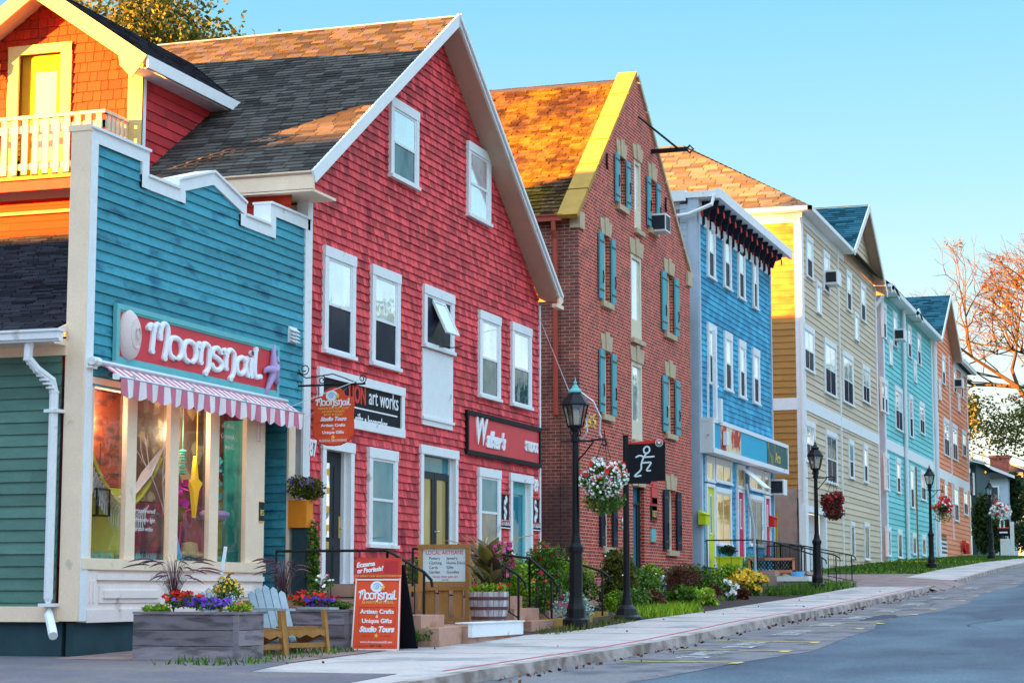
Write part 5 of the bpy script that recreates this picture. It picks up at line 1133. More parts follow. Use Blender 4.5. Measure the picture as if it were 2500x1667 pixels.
def petals(mb,p,r,rg,n=5):
    p=Vector(p);d=Vector((-.8+rg.gauss(0,.5),-.6+rg.gauss(0,.5),.3+rg.gauss(0,.5))).normalized();a=d.cross(Vector((0,0,1))).normalized();b=a.cross(d);v=rg.random();pts=[]
    for k in range(n*2):
        q=math.pi*k/n;rr=r*(1 if k%2==0 else .55);pts.append(p+a*(rr*math.cos(q))+b*(rr*math.sin(q)))
    mb.face(pts,v)
def ball(rg,lumps,c,r):
    lc,lr=rg.choice(lumps);d=Vector((rg.gauss(0,1),rg.gauss(0,1),rg.gauss(0,1))).normalized();q=rg.random()**.4
    return Vector((c[0]+r[0]*(lc.x+lr*d.x*q),c[1]+r[1]*(lc.y+lr*d.y*q),c[2]+r[2]*(lc.z+lr*d.z*q))),d
def mklumps(rg,n,k=.5):
    L=[(Vector((0,0,0)),.72)]
    for i in range(n):
        d=Vector((rg.gauss(0,1),rg.gauss(0,1),rg.gauss(0,1))).normalized();L.append((d*(1-k),k*rg.uniform(.6,1)))
    return L
def cloud(c,r,n,size,rg,lumps=None,zmin=None,lw=.55,up=0.):
    g=MB();lumps=lumps or mklumps(rg,12)
    for i in range(n):
        p,d=ball(rg,lumps,c,r)
        if zmin is not None and p.z<zmin:p.z=zmin+rg.random()*.1
        g.leaf(p,size*rg.uniform(.6,1.4),size*lw*rg.uniform(.7,1.3),rg,up)
    return g,lumps
def flowers(c,r,n,size,rg,lumps,top=False,front=True,zmin=None):
    g=MB()
    for i in range(n):
        for _ in range(12):
            lc,lr=rg.choice(lumps);d=Vector((rg.gauss(0,1),rg.gauss(0,1),rg.gauss(0,1))).normalized()
            if (not top or d.z>.1) and (not front or d.x+d.y*.7<.3):break
        p=Vector((c[0]+r[0]*(lc.x+lr*d.x*1.02),c[1]+r[1]*(lc.y+lr*d.y*1.02),c[2]+r[2]*(lc.z+lr*d.z*1.02)))
        if zmin and p.z<zmin:p.z=zmin+.05
        petals(g,p,size*rg.uniform(.7,1.2),rg)
    return g
def basket(loc,r,leaf,fl,label,seed,rz=1.1,grp='hanging flower baskets',n=1600):
    rg=random.Random(seed);t=thing('flower_basket',loc,label,'flower basket',grp);x,y,z=loc
    L=mklumps(rg,14,.42);g,_=cloud(loc,(r,r,r*rz),n,.07 if r<.5 else .1,rg,L);
    for i in range(n//5):
        q=rg.uniform(0,6.28);rr=r*rg.uniform(.2,.8);g.leaf((x+rr*math.cos(q),y+rr*math.sin(q),z-r*rg.uniform(.7,1.25)*(1.15-rr/r*.5)),.08,.04,rg)
    build('foliage',g,M[leaf],t)
    for mk,nn,sz,top in fl:build('flowers',flowers(loc,(r,r,r*rz),nn,sz,rg,L,top),M[mk],t)
    g=MB();g.lathe((x,y,z-.08),[(.02,-.12),(.15,-.1),(.2,.06),(.18,.08)],12);build('bowl',g,M['soil'],t)
    g=MB()
    for k in range(3):a=k*2.1;g.tube([(x+.24*math.cos(a),y+.24*math.sin(a),z),(x,y,z+r*rz+.28)],.006,3)
    g.tube([(x,y,z+r*rz+.28),(x,y,z+r*rz+.36)],.008,4);build('chain',g,M['iron'],t)
basket((30.3,8.62,1.73),.43,'leaf_green',[('petal_white',620,.03,False),('petal_red',95,.045,True),('petal_pink',10,.05,True)],'large basket of white and red flowers hung beside the black banner',11,1.02,n=2600)
basket((52.9,8.74,2.32),.37,'leaf_wine',[('petal_crimson',120,.05,False)],'dark red basket hung in front of the beige apartments',12,n=2600)
basket((78.4,8.7,3.2),.48,'leaf_green',[('petal_red',110,.08,True),('petal_white',70,.06,False)],'red and white basket hung in front of the orange apartments',13,1.0,n=900)
basket((104,8.72,4.0),.62,'leaf_green',[('petal_white',220,.09,False),('petal_red',50,.11,True)],'mostly white basket with red top, hung before the dark hedge',14,.85,n=900)
# arc bracket & crest on the first lamp
g=MB();x,y,z=30.3,9.1,-.62
g.tube([(x,y-.1,z+3.75),(x,y-.3,z+3.6),(x,y-.42,z+3.35),(x,y-.4,z+3.1),(x,y-.43,z+3.02)],.014,5);g.tube([(x,y-.1,z+3.0),(x,y-.2,z+3.12),(x,y-.18,z+3.3),(x,y-.24,z+3.42)],.014,5)
q=solo('banner_bracket',g,M['metal'],(x,y,z+3),'curved metal bracket with a small orange crest above the large flower basket','bracket')
g=MB();rg=random.Random(4)
for i in range(12):g.leaf((x,y-.27+rg.uniform(-.09,.09),z+3.28+rg.uniform(-.1,.1)),.12,.04,rg)
build('crest',g,M['letter_gold'],q)
g=MB();g.tube([PYV if False else (40.5,12.95,PY(1325,783,12.95)[1]),(30.6,9.3,3.2)],.006,4);solo('guy_wire',g,M['metal'],(40.5,12.95,5.4),'thin taut wire running from the red house corner down to the nearest lamp','wire')
# banner pole
bp_=thing('banner_pole',(33.7,9.2,-.5),'slim black pole with flared base holding a banner with a running stick figure','banner pole')
g=MB();g.lathe((33.7,9.2,-.52),[(.0,0),(.27,0),(.27,.06),(.2,.1),(.17,.2),(.1,.27),(.075,.4),(.06,.5),(.05,3.2),(.06,3.22),(.0,3.22)],14);build('pole',g,M['iron'],bp_)
fb_=FXr(33.66,9.14);g=MB();z0b,z1b=PX(1590,1175,33.66)[1],PX(1590,1080,33.66)[1];wb=.66
g.prism(fb_,[(0,z0b-.03),(wb*.6,z0b-.04),(wb*.62,z0b),(wb,z0b+.01),(wb*1.01,z1b+.01),(wb*.55,z1b-.02),(0,z1b-.02)],0,.015);bn=build('banner',g,M['sign_black'],bp_)
g=MB();g.prism(fb_,[(0,z1b-.02),(wb*.55,z1b-.02),(wb,z1b+.01),(wb,z1b+.05),(wb*.5,z1b+.035),(0,z1b-.0)],-.02,.012);build('banner_top',g,M['red_paint'],bn)
g=MB()
for pth in([(.5,.9),(.43,.84),(.44,.74),(.52,.72),(.58,.78),(.57,.87),(.5,.9)],[(.5,.72),(.42,.6),(.36,.45),(.34,.28),(.17,.12),(.34,.13)],[(.22,.62),(.32,.66),(.44,.62),(.58,.62),(.7,.63)],[(.37,.46),(.5,.47),(.62,.46),(.5,.27),(.6,.26)]):ribbon(g,fb_,pth,0,z0b+.02,wb,.022,.016,.022)
build('figure',g,M['sign_pale'],bn)
g=MB()
for k in range(20):
    a,b=k*math.pi/10,(k+1)*math.pi/10;cx_,cz_=wb*.85,z1b-.01
    for r0,r1 in((.06,.068),(.038,.043)):g.face([fb_.p(cx_+r*math.cos(q),cz_+r*math.sin(q),.022) for r,q in((r0,a),(r1,a),(r1,b),(r0,b))])
g.box(fb_,wb*.85-.02,wb*.85+.02,z1b-.025,z1b+.012,.02,.024);build('round_badge',g,M['letter_white'],bn)
# ================================================================ signs on the red house
def framed(nm,u0,v0,u1,v1,fm,bm,label,cat='sign',fw=.1,Y=13):
    x0,x1,z0,z1=zx(u0,v0,u1,v1);t=thing(nm,((x0+x1)/2,12.9,z0),label,cat)
    g=MB();g.box(F13,x0+fw*.5,x1-fw*.5,z0+fw*.5,z1-fw*.5,.0,.05);build('board',g,M[bm],t)
    g=MB();g.box(F13,x0,x0+fw,z0,z1,0,.08);g.box(F13,x1-fw,x1,z0,z1,0,.08);g.box(F13,x0-.02,x1+.02,z1-fw,z1+.01,.001,.085);g.box(F13,x0-.02,x1+.02,z0-.01,z0+fw,.001,.085);build('frame',g,M[fm],t)
    return t,x0,x1,z0,z1
t,x0,x1,z0,z1=framed('art_shop_sign',771,896,978,1068,'white','sign_black','white-framed black sign on the red house, partly behind the hanging orange sign',fw=.14)
ym=(z0+z1)/2
text(t,F13,'LION',x0+1.0,ym+.06,.42,'letter_red',c=.055,off=.01,sx=.8,align='LEFT') if False else text(t,F13,'LION',PY(886,960,13)[0],ym+.0,.42,'letter_red',c=.055,off=.015,sx=.75,align='RIGHT');text(t,F13,'art works',x1-.25,ym+.02,.4,'letter_white',c=.055,sx=.85,align='RIGHT')
text(t,F13,'gifts • keepsakes',x1-.75,ym-.36,.27,'letter_white',c=.055,sx=.8,align='RIGHT');g=MB();g.box(F13,x0+.3,x1-.3,ym-.10,ym-.075,.05,.056);build('rule',g,M['letter_white'],t)
t,x0,x1,z0,z1=framed('studio_sign',1133,1001,1313,1141,'sign_black','sign_red','black-framed red sign with white script on the right of the red house',fw=.08)
text(t,F13,'W',x0+.75,ym*0+(z0+z1)/2-.18,.78,'letter_white',c=.06,shear=.25,off=.015,sx=.8,ex=.02);text(t,F13,"alker's",x0+1.1,(z0+z1)/2-.2,.44,'letter_white',c=.06,shear=.4,off=.02,sx=1.0,align='LEFT',ex=.02);text(t,F13,'STUDIOS',x1-.2,z0+.3,.28,'letter_white',c=.06,off=.012,sx=.75,align='RIGHT',ex=.015)
for u,v,s in((757,1092,'87'),(1304,1184,'89')):
    x,z=PY(u,v,13);o=text(None,F13,s,0,0,.36,'letter_white',c=.04,ex=.015,off=.01,sx=.75,name='house_number')
    for vv in o.data.vertices:vv.co.z-=.13;vv.co.y-=13
    o.location=(x,13,z);o['label']='white house number %s beside the %s door of the red house'%(s,'left' if s=='87' else 'right');o['category']='house number'
for u0,v0,u1,v1,lb,u2,v2,u3,v3 in((1220,1206,1238,1271,'tall narrow framed plaque with white figures left of door 89',1216,1280,1243,1292),(1295,1217,1312,1276,'framed black plaque with a white figure under number 89',1294,1285,1315,1297)):
    x0,x1,z0,z1=zx(u0,v0,u1,v1);t=thing('wall_plaque',((x0+x1)/2,12.95,z0),lb,'plaque')
    g=MB();g.box(F13,x0,x1,z0,z1,0,.04);build('board',g,M['sign_black'],t);g=MB();g.box(F13,x0-.03,x1+.03,z1,z1+.03,0,.06);g.box(F13,x0-.03,x1+.03,z0-.03,z0,0,.06);build('frame',g,M['copper_paint'],t)
    g=MB();xm_=(x0+x1)/2;rg=random.Random(u0)
    for k in range(5):g.disc(F13,xm_+rg.uniform(-.06,.06),z0+(z1-z0)*(.15+.17*k),.06,.04,.05,7,ry=.08)
    build('figures',g,M['letter_white'],t)
    x0,x1,z0,z1=zx(u2,v2,u3,v3);t=thing('name_board',((x0+x1)/2,12.95,z0),'small black lettered board under the '+('narrow plaque left of door 89' if u2<1250 else 'plaque right of door 89'),'sign')
    g=MB();g.box(F13,x0,x1,z0,z1,0,.05);build('board',g,M['sign_black'],t);text(t,F13,'STUDIO',(x0+x1)/2,z0+.07,.16,'letter_white',c=.055,sx=1.0);g=MB();g.box(F13,x0,x1,z0+.01,z0+.03,.05,.055);build('rule',g,M['letter_white'],t)
# hanging orange sign on its bracket
XS_=28.2;fh_=FXr(XS_,13.)
hs=thing('hanging_sign',(XS_,12.4,2.2),'orange shaped sign with white lettering hanging from an iron scroll bracket','sign')
W_=.70;zc=2.66;x0h=.28
def sign_outline(s):
    pts=[(-.35,-.20),(-.33,-.30),(-.25,-.38),(-.12,-.43),(0,-.44),(.12,-.43),(.25,-.38),(.33,-.30),(.35,-.20),(.335,.0),(.35,.22),(.33,.29),(.25,.31),(.19,.32),(.17,.38),(.1,.43),(0,.45),(-.1,.43),(-.17,.38),(-.19,.32),(-.25,.31),(-.33,.29),(-.35,.22),(-.335,.0)]
    return [(x0h+W_/2+a*s*.98,zc+b*s) for a,b in pts]
g=MB();g.prism(fh_,sign_outline(1.0),0,.03);hb_=build('board',g,M['sign_orange'],hs)
g=MB();q0,q1=sign_outline(1.03),sign_outline(.97)
for i in range(len(q0)):j=(i+1)%len(q0);g.face([fh_.p(*q0[i],.012),fh_.p(*q0[j],.012),fh_.p(*q1[j],.034),fh_.p(*q1[i],.034)])
build('edge',g,M['letter_red'],hb_)
cx_=x0h+W_/2
def lines(par,f,L,c):
    for s,b,sz,mk,kw in L:text(par,f,s,cx_ if 'a' not in kw else kw.pop('a'),b,sz,mk,c=c,ex=.002,**kw)
lines(hs,fh_,[('HANDCRAFTED SOAP',zc+.115,.052,'letter_gold',{}),('AROMATHERAPY',zc+.065,.05,'letter_gold',{}),('BATH & BODY',zc+.018,.05,'letter_gold',{}),('Studio Tours',zc-.06,.085,'letter_white',dict(off=.004,shear=.3,sx=.95)),('Artisan Crafts',zc-.15,.062,'letter_white',dict(off=.002,sx=1.15)),('&',zc-.20,.055,'letter_white',{}),('Unique Gifts',zc-.26,.062,'letter_white',dict(off=.002,sx=1.15)),('BLISSFUL BROWSING',zc-.385,.055,'letter_white',dict(sx=.9))],.032)
puffy(hs,fh_,'Moonsnail',cx_-.29,cx_+.29,zc+.18,.07,.13,.03,.036,'letter_white')
def snail(par,f,cx,cz,s,c):
    g=MB();g.disc(f,cx-.02*s,cz,.11*s,c,c+.006,18,ry=.09*s);q=build('shell',g,M['letter_white'],par)
    g=MB();g.tube([f.p(cx-.02*s+.07*s*(1-i/24)*math.cos(i*.5),cz+.06*s*(1-i/24)*math.sin(i*.5),c+.008) for i in range(24)],.006*s,4);build('spiral',g,M['sky_paint'],q)
    star(par,f,cx+.09*s,cz-.01*s,.055*s,c+.007)
def star(par,f,cx,cz,r,c,mk='letter_gold'):
    g=MB();g.prism(f,[(cx+(r if k%2==0 else r*.42)*math.sin(k*math.pi/5+.2),cz+(r if k%2==0 else r*.42)*math.cos(k*math.pi/5+.2)) for k in range(10)],c,c+.005);build('star',g,M[mk],par)
snail(hs,fh_,cx_-.01,zc+.33,.9,.032);star(hs,fh_,cx_,zc-.315,.045,.032)
g=MB()
for a,b,c,d in((-.26,.26,-.085,-.08),(-.26,.26,-.285,-.28),(-.265,-.26,-.285,-.08),(.26,.265,-.285,-.08)):g.box(fh_,cx_+a,cx_+b,zc+c,zc+d,.03,.035)
build('rule',g,M['letter_red'],hs)
br2=thing('sign_bracket',(XS_,13,3.2),'black iron scroll bracket projecting from the shop corner above the orange sign','bracket')
g=MB();P_=lambda a,b:fh_.p(a,b,0)
g.tube([P_(0,2.95),P_(0,3.55)],.014,5);g.tube([P_(0,3.16),P_(1.15,3.16)],.016,5)
def curl(a,b,r,s,n=16,t0=0,turns=1.4):return [P_(a+r*(1-i/n*.75)*math.cos(t0+s*i/n*turns*6.28),b+r*(1-i/n*.75)*math.sin(t0+s*i/n*turns*6.28)) for i in range(n+1)]
g.tube(curl(.12,3.42,.1,1,t0=3.14),.009,4);g.tube([P_(.02,3.36),P_(.15,3.28),P_(.35,3.3),P_(.6,3.33),P_(.8,3.26),P_(1.0,3.18)],.009,4);g.tube(curl(.42,3.24,.07,-1,t0=1.6),.008,4);g.tube(curl(1.1,3.24,.07,1,t0=-1.5),.009,4)
for a in(.36,.85):g.tube([P_(a,3.16),P_(a,2.98)],.008,4)
build('scroll',g,M['iron'],br2)
g=MB();g.tube([P_(1.1,3.24),(27.6,12.93,2.75)],.006,3);g.tube([P_(1.0,3.2),(28.5,12.95,2.7)],.005,3);build('stay_wire',g,M['metal'],br2)
# ================================================================ A-frame sign
fa0=9.58;fa1=10.24
af=thing('sandwich_board',(24.2,9.85,-.77),'orange folding pavement sign with white lettering and a red header','pavement sign')
up_a=Vector((.10,0,1.14)).normalized();fA=Fr((23.98,fa1,-.77),(0,-1,0),up_a,Vector((-1.14,0,.10)).normalized());WA=fa1-fa0
g=MB();g.prism(fA,[(0,0),(WA,0),(WA-.015,1.18),(.03,1.18)],-.02,0);build('front_board',g,M['sign_orange'],af)
g=MB();up_b=Vector((-.42,0,1.1)).normalized();fB=Fr((24.62,fa1-.02,-.77),(0,-1,0),up_b,Vector((1,0,.35)).normalized());g.prism(fB,[(.02,.0),(WA,.0),(WA-.03,1.18),(.03,1.18)],-.02,.0);build('back_board',g,M['sign_black'],af)
g=MB()
for a0,a1,b0,b1 in((0,WA,.0,.02),(.02,WA-.01,.90,.92),(.03,WA-.015,1.165,1.19)):g.box(fA,a0,a1,b0,b1,0,.012)
g.prism(fA,[(0,0),(.015,0),(.045,1.18),(.03,1.18)],0,.012);g.prism(fA,[(WA-.015,0),(WA,0),(WA-.015,1.18),(WA-.03,1.18)],0,.012);build('edge',g,M['pink_cream'],af)
g=MB();g.box(fA,.02,WA-.01,.93,1.19,.0,.015);hd=build('header',g,M['letter_red'],af);g=MB();g.box(fA,WA-.24,WA-.05,.99,1.15,.015,.018);build('picture',g,M['red_side'],hd)
cx_=WA/2+.01
lines(af,fA,[('Eczema',1.08,.085,'letter_white',dict(a=.16,off=.003,shear=.2,rot=.1)),('or Psoriasis?',1.01,.085,'letter_white',dict(a=.225,off=.003,shear=.2,rot=.1,sx=.85)),('ASK ABOUT OUR SEABUCKTHORN LINE',.945,.036,'letter_gold',{})],.018)
lines(af,fA,[('ALWAYS NATURAL',.60,.052,'letter_gold',{}),('Artisan Crafts',.475,.075,'letter_white',dict(off=.002,sx=1.1)),('&',.42,.06,'letter_white',{}),('Unique Gifts',.355,.075,'letter_white',dict(off=.002,sx=1.1)),('Studio Tours',.24,.1,'letter_white',dict(off=.005,shear=.3,sx=.9)),('www.ilovemoonsnail.com',.095,.045,'letter_white',dict(shear=.3,sx=.95)),('EST. 1996',.045,.04,'letter_black',{})],.002)
puffy(af,fA,'Moonsnail',cx_-.26,cx_+.26,.66,.075,.13,.0,.008,'letter_white');snail(af,fA,cx_,.82,.8,.002);star(af,fA,cx_,.19,.035,.002)
g=MB()
for a,b,c,d in((-.25,.25,.555,.56),(-.25,.25,.325,.33),(-.255,-.25,.325,.56),(.25,.255,.325,.56),(-.27,-.1,.055,.06),(.1,.27,.055,.06),(-.2,-.06,.188,.194),(.06,.2,.188,.194)):g.box(fA,cx_+a,cx_+b,c,d,.0,.006)
build('rule',g,M['letter_red'],af)
# ================================================================ local artisans board
fL=FXr(28.0,10.86);lb_=thing('notice_board',(28,10.45,-.5),'pine board stand with a white list headed LOCAL ARTISANS','notice board')
g=MB()
for a0,a1,b0,b1,c in((0,.06,-.3,.66,.05),(.75,.81,-.5,.66,.055),(-.01,.82,.62,.68,.06),(.06,.75,.07,.13,.05),(.06,.75,-.0,.06,.045),(-.2,.1,-.02,.06,.06),(.06,.75,-.46,-.42,.05)):g.box(fL,a0,a1,b0,b1,-.05,c,var=random.Random(a0*9+b0).random())
for k in range(3):g.box(fL,.1+k*.22,.24+k*.22,-.5+.1*(k>0)-(.0),.06,-.04,.0,var=k/3)
build('frame',g,M['pine'],lb_)
g=MB();g.box(fL,.06,.75,.13,.62,-.01,.02);pn=build('panel',g,M['sign_pale'],lb_)
text(pn,fL,'LOCAL ARTISANS',.405,.53,.088,'letter_red',c=.022,ex=.001,sx=.86)
for i,(a,b) in enumerate((('Pottery','Jewelry'),('Clothing','Home Décor'),('Cards','Gifts'),('Garden','Goodies'))):
    text(pn,fL,a,.16,.455-.068*i,.062,'letter_black',c=.022,ex=.001,align='LEFT',sx=.95);text(pn,fL,b,.44,.455-.068*i,.062,'letter_black',c=.022,ex=.001,align='LEFT',sx=.95)
text(pn,fL,'more than just art',.42,.185,.055,'letter_red',c=.022,ex=.001);text(pn,fL,'open daily',.42,.15,.025,'letter_black',c=.022,ex=.001)
# ================================================================ porch, steps, rails
g=MB();g.box(W0,28.7,40.3,11.5,12.98,-.8,.1);solo('porch',g,M['sandstone'],(34,12,-.6),'low stone porch running along the foot of the red house','porch')
def stairs(nm,x0,x1,y0,n,rise,z0,mk,label,tread=.28,back=None):
    g=MB()
    for i in range(n):g.box(W0,x0,x1-.0005*i,y0+i*tread,(back or y0+n*tread+.5)+.001*i,z0+i*rise-(.3 if i==0 else .0),z0+(i+1)*rise)
    return solo(nm,g,M[mk],((x0+x1)/2,y0,z0),label,'steps')
g=MB()
for y_,za,zb_ in((9.4,-.95,-.5),(9.66,-.51,-.33),(10.4,-.34,-.14)):g.box(W0,24.95+.002*y_,25.86,y_,12.98-.01*y_,za,zb_)
solo('stone_steps',g,M['sandstone'],(25.4,9.4,-.7),'sandstone steps between the orange pavement sign and the barrel','steps')
stairs('stone_steps',29.25,30.5,9.5,4,.19,-.66,'sandstone','sandstone steps between the barrel and the flower bed',back=11.5)
stairs('stone_steps',33.0,34.2,10.4,3,.17,-.52,'sandstone','sandstone steps to the brick building behind the banner pole',back=12.9)
g=MB();g.box(W0,25.9,28.1,9.3,11.4,-.9,-.5);o=solo('planting_platform',g,M['sandstone'],(27,9.4,-.7),'low stone platform under the barrel planter','platform')
g=MB();g.box(W0,25.88,28.12,9.26,9.32,-.64,-.455);g.box(W0,25.86,28.14,9.24,9.5,-.456,-.44);build('edge_board',g,M['white'],o)
g=MB();g.box(W0,30.5,32.6,9.5,9.62,-.65,-.45);g.box(W0,30.5,30.62,9.62,11,-.65,-.45);g.box(W0,32.9,35,9.9,10.0,-.55,-.38);solo('bed_edging',g,M['coping'],(31,9.5,-.6),'low timber edging around the flower bed beside the steps','edging')
def railing(nm,pts,label,h=.85,bal=6,mid=True,mk='iron'):
    g=MB();P=[Vector(p) for p in pts];top=[p+Vector((0,0,h)) for p in P]
    g.tube([top[0]]+top[1:]+[top[-1]+(top[-1]-top[-2]).normalized()*.12+Vector((0,0,-.05)),top[-1]+(top[-1]-top[-2]).normalized()*.14+Vector((0,0,-.14))],.022,6)
    if mid:g.tube([p+Vector((0,0,.1)) for p in P],.012,5)
    for a,b in zip(P,P[1:]):
        for k in range(bal+1):
            p=a.lerp(b,k/bal);r=.02 if k in(0,bal) else .008;g.tube([p+Vector((0,0,0 if r>.01 else .1)),p+Vector((0,0,h))],r,5)
    return solo(nm,g,M[mk],pts[0],label,'railing')
railing('iron_railing',[(25.83,12.2,-.2),(25.83,10.5,-.2),(25.83,9.95,-.5)],'black iron handrail beside the orange pavement sign',.75,4)
railing('iron_railing',[(29.1,11.4,-.1),(29.1,10.1,-.25),(29.1,9.66,-.52)],'black handrail on the near side of the steps right of the barrel',.75,3)
railing('iron_railing',[(30.6,11.2,-.1),(30.6,9.97,-.27),(30.6,9.6,-.58)],'black handrail on the far side of the steps right of the barrel',.78,3)
railing('iron_railing',[(34.25,10.6,-.2),(34.25,9.8,-.45)],'short black handrail among the green bushes beside the banner pole',.78,2)
# ================================================================ planters, chairs, barrel
def plank_box(nm,x0,x1,y0,y1,z0,z1,label,n=3,mk='grey_wood'):
    g=MB();rg=random.Random(int(x0*10));h=(z1-z0-.03)/n
    for k in range(n):
        za,zb_=z0+k*h+.004,z0+(k+1)*h-.004;j=rg.uniform(-.006,.006)
        g.box(W0,x0+j,x0+.04+j,y0+.02,y1,za,zb_,rg.random());g.box(W0,x0+.04,x1-.04,y0+j,y0+.04+j,za,zb_,rg.random());g.box(W0,x1-.04,x1,y0+.04,y1,za,zb_,rg.random());g.box(W0,x0+.04,x1-.04,y1-.04,y1,za,zb_,rg.random())
    g.box(W0,x0-.02,x0+.09,y0-.02,y1,z1-.03,z1,.6);g.box(W0,x0+.09,x1,y0-.02,y0+.07,z1-.03,z1,.5);g.box(W0,x0-.012,x0+.03,y0-.012,y0+.05,z0,z1-.031,.3)
    t=solo(nm,g,M[mk],((x0+x1)/2,(y0+y1)/2,z0),label,'planter');g=MB();g.box(W0,x0+.05,x1-.05,y0+.05,y1-.05,z0+.1,z1-.06);build('earth',g,M['soil'],t);return t
plank_box('wooden_planter',21.2,21.95,10.5,11.87,-.84,-.25,'long weathered plank planter under the display window')
plank_box('wooden_planter',24.2,24.85,10.38,11.75,-.79,-.25,'weathered plank planter behind the folding chair and the pavement sign')
def adirondack(loc,label,rz=0):
    t=thing('garden_chair',(0,0,0),label,'chair','slatted garden chairs')
    g=MB()                                             # faces -Y, local
    f=Fr((0,.25,.12),(1,0,0),Vector((0,.45,.9)).normalized(),Vector((0,-.9,.45)).normalized())
    for k in range(5):
        a=-.27+k*.112;g.prism(f,[(a,0),(a+.1,0),(a+.1,.78-.03*abs(k-2)**1.5),(a+.05,.82-.03*abs(k-2)**1.5),(a,.78-.03*abs(k-2)**1.5)],0,.02,k/5)
    g.box(f,-.28,.28,.18,.24,-.03,0);build('backrest',g,M['pale_wood'],t)
    g=MB()
    for k in range(5):y=-.42+k*.13;z=.35-.03*k-(.05 if k==0 else 0);g.box(W0,-.27,.27,y,y+.12,z,z+.02,k/5)
    build('seat',g,M['pine'],t)
    for s in(-1,1):
        g=MB();g.box(W0,s*.38-.07,s*.38+.07,-.5,.28,.55,.575);build('armrest',g,M['pale_wood'],t)
        g=MB();x=s*.3;g.prism(Fr((x,0,0),(0,1,0),(0,0,1),(1,0,0)),[(-.52,0),(-.44,0),(-.34,.55),(-.42,.55)],-.02,.02);build('leg',g,M['pine'],t)
        g=MB();g.prism(Fr((x,0,0),(0,1,0),(0,0,1),(1,0,0)),[(-.45,.24),(-.45,.35),(.3,.16),(.55,.0),(.42,0),(.2,.08)],-.015,.015);build('side_rail',g,M['pine'],t)
    g=MB();g.prism(Fr((0,-.44,0),(1,0,0),(0,0,1),(0,-1,0)),[(-.3,.3),(-.3,.2),(-.2,.24),(-.1,.2),(0,.24),(.1,.2),(.2,.24),(.3,.2),(.3,.3)],0,.02);g.box(W0,-.3,.3,-.46,-.44,.08,.14);build('apron',g,M['pine'],t)
    t.location=loc;t.rotation_euler=(0,0,rz);return t
c1=adirondack((23.3,10.83,-.79),'slatted wooden garden chair standing between the two plank planters',-.6)
dup(c1,(22.5,11.08,-.8),'garden chair mostly hidden behind the long planter, only its front showing',-.5)
bt_=thing('barrel_planter',(27.5,9.58,-.44),'half-barrel planter with dark hoops holding a tall bronze-leaved plant','barrel planter')
bx,by,bz_=27.5,9.58,-.44
g=MB();n=22
for k in range(n):
    a,b=2*math.pi*(k+.04)/n,2*math.pi*(k+.96)/n;v=random.Random(k).random()
    for (r0,h0),(r1,h1) in zip([(.245,0),(.27,.13),(.285,.27),(.29,.42)],[(.27,.13),(.285,.27),(.29,.42),(.26,.42)]):g.face([(bx+r*math.cos(q),by+r*math.sin(q),bz_+h) for r,h,q in((r0,h0,a),(r0,h0,b),(r1,h1,b),(r1,h1,a))],v)
build('staves',g,M['barrel_wood'],bt_)
for h,r in((.02,.258),(.16,.281),(.30,.293)):
    g=MB();g.lathe((bx,by,bz_),[(r-.01,h),(r,h),(r+.004,h+.045),(r-.01,h+.045)],22);build('hoop',g,M['barrel_hoop'],bt_)
g=MB();g.lathe((bx,by,bz_+.36),[(0,0),(.26,0)],16);build('earth',g,M['soil'],bt_)
# ================================================================ plants
def clump(nm,c,r,n,size,leaf,label,seed,fl=(),cat='plant',lw=.55,up=0.,grp=None):
    rg=random.Random(seed);t=thing(nm,(c[0],c[1],c[2]-r[2]),label,cat,grp);g,L=cloud(c,r,n,size,rg,None,c[2]-r[2]*.95,lw,up);build('foliage',g,M[leaf],t)
    for mk,nn,sz in fl:build('flowers',flowers(c,r,nn,sz,rg,L,True,True,c[2]-r[2]*.6),M[mk],t)
    return t
def clumppx(nm,u0,v0,u1,v1,Y,n,size,leaf,label,seed,fl=(),cat='plant',ry=.8,**kw):
    uc=(u0+u1)/2;X,zt=PY(uc,v0,Y);zb_=max(PY(uc,v1,Y)[1],G(X)-.1);r=(u1-u0)/2*X/4850*1.18
    return clump(nm,(X,Y,(zt+zb_)/2),(r*ry,r,(zt-zb_)/2*1.12),n,size,leaf,label,seed,fl,cat,**kw)
def fountain(nm,c,h,sp,n,mk,label,seed,plume=0,pm=None,w=.006,cat='grass'):
    rg=random.Random(seed);g=MB();g2=MB()
    for i in range(n):
        a=rg.uniform(0,6.28);s=sp*rg.uniform(.2,1);hh=h*rg.uniform(.6,1.05);P=[]
        for k in range(6):
            q=k/5;P.append(Vector((c[0]+math.cos(a)*s*(q**1.5+.35*q**5),c[1]+math.sin(a)*s*(q**1.5+.35*q**5),c[2]+hh*(q*1.25-.28*q**3))))
        v=rg.random();d=Vector((-math.sin(a),math.cos(a),0))*w
        for k in range(5):
            e=1-k/6;e2=1-(k+1)/6;g.face((P[k]-d*e,P[k]+d*e,P[k+1]+d*e2,P[k+1]-d*e2),v)
        if i<plume:
            Q=[P[4]+(P[5]-P[4])*t_+Vector((math.cos(a)*.035*t_*t_,math.sin(a)*.035*t_*t_,-.05*t_*t_)) for t_ in(.2,.6,1.0,1.35,1.7)];g2.tube(Q,[.003,.009,.011,.009,.003],5,var=rg.random())
    t=thing(nm,c,label,cat);build('blades',g,M[mk],t)
    if plume:build('plumes',g2,M[pm or mk],t)
    return t
zt_=-.27
fountain('purple_grass',(21.6,11.55,zt_),.72,.4,200,'grass_purple','wine-purple fountain grass rising from the left half of the long planter',1,26,w=.0035)
clump('lime_vine',(21.45,11.68,-.22),(.22,.26,.09),500,.05,'leaf_lime','lime green trailing vine at the left end of the long planter',2)
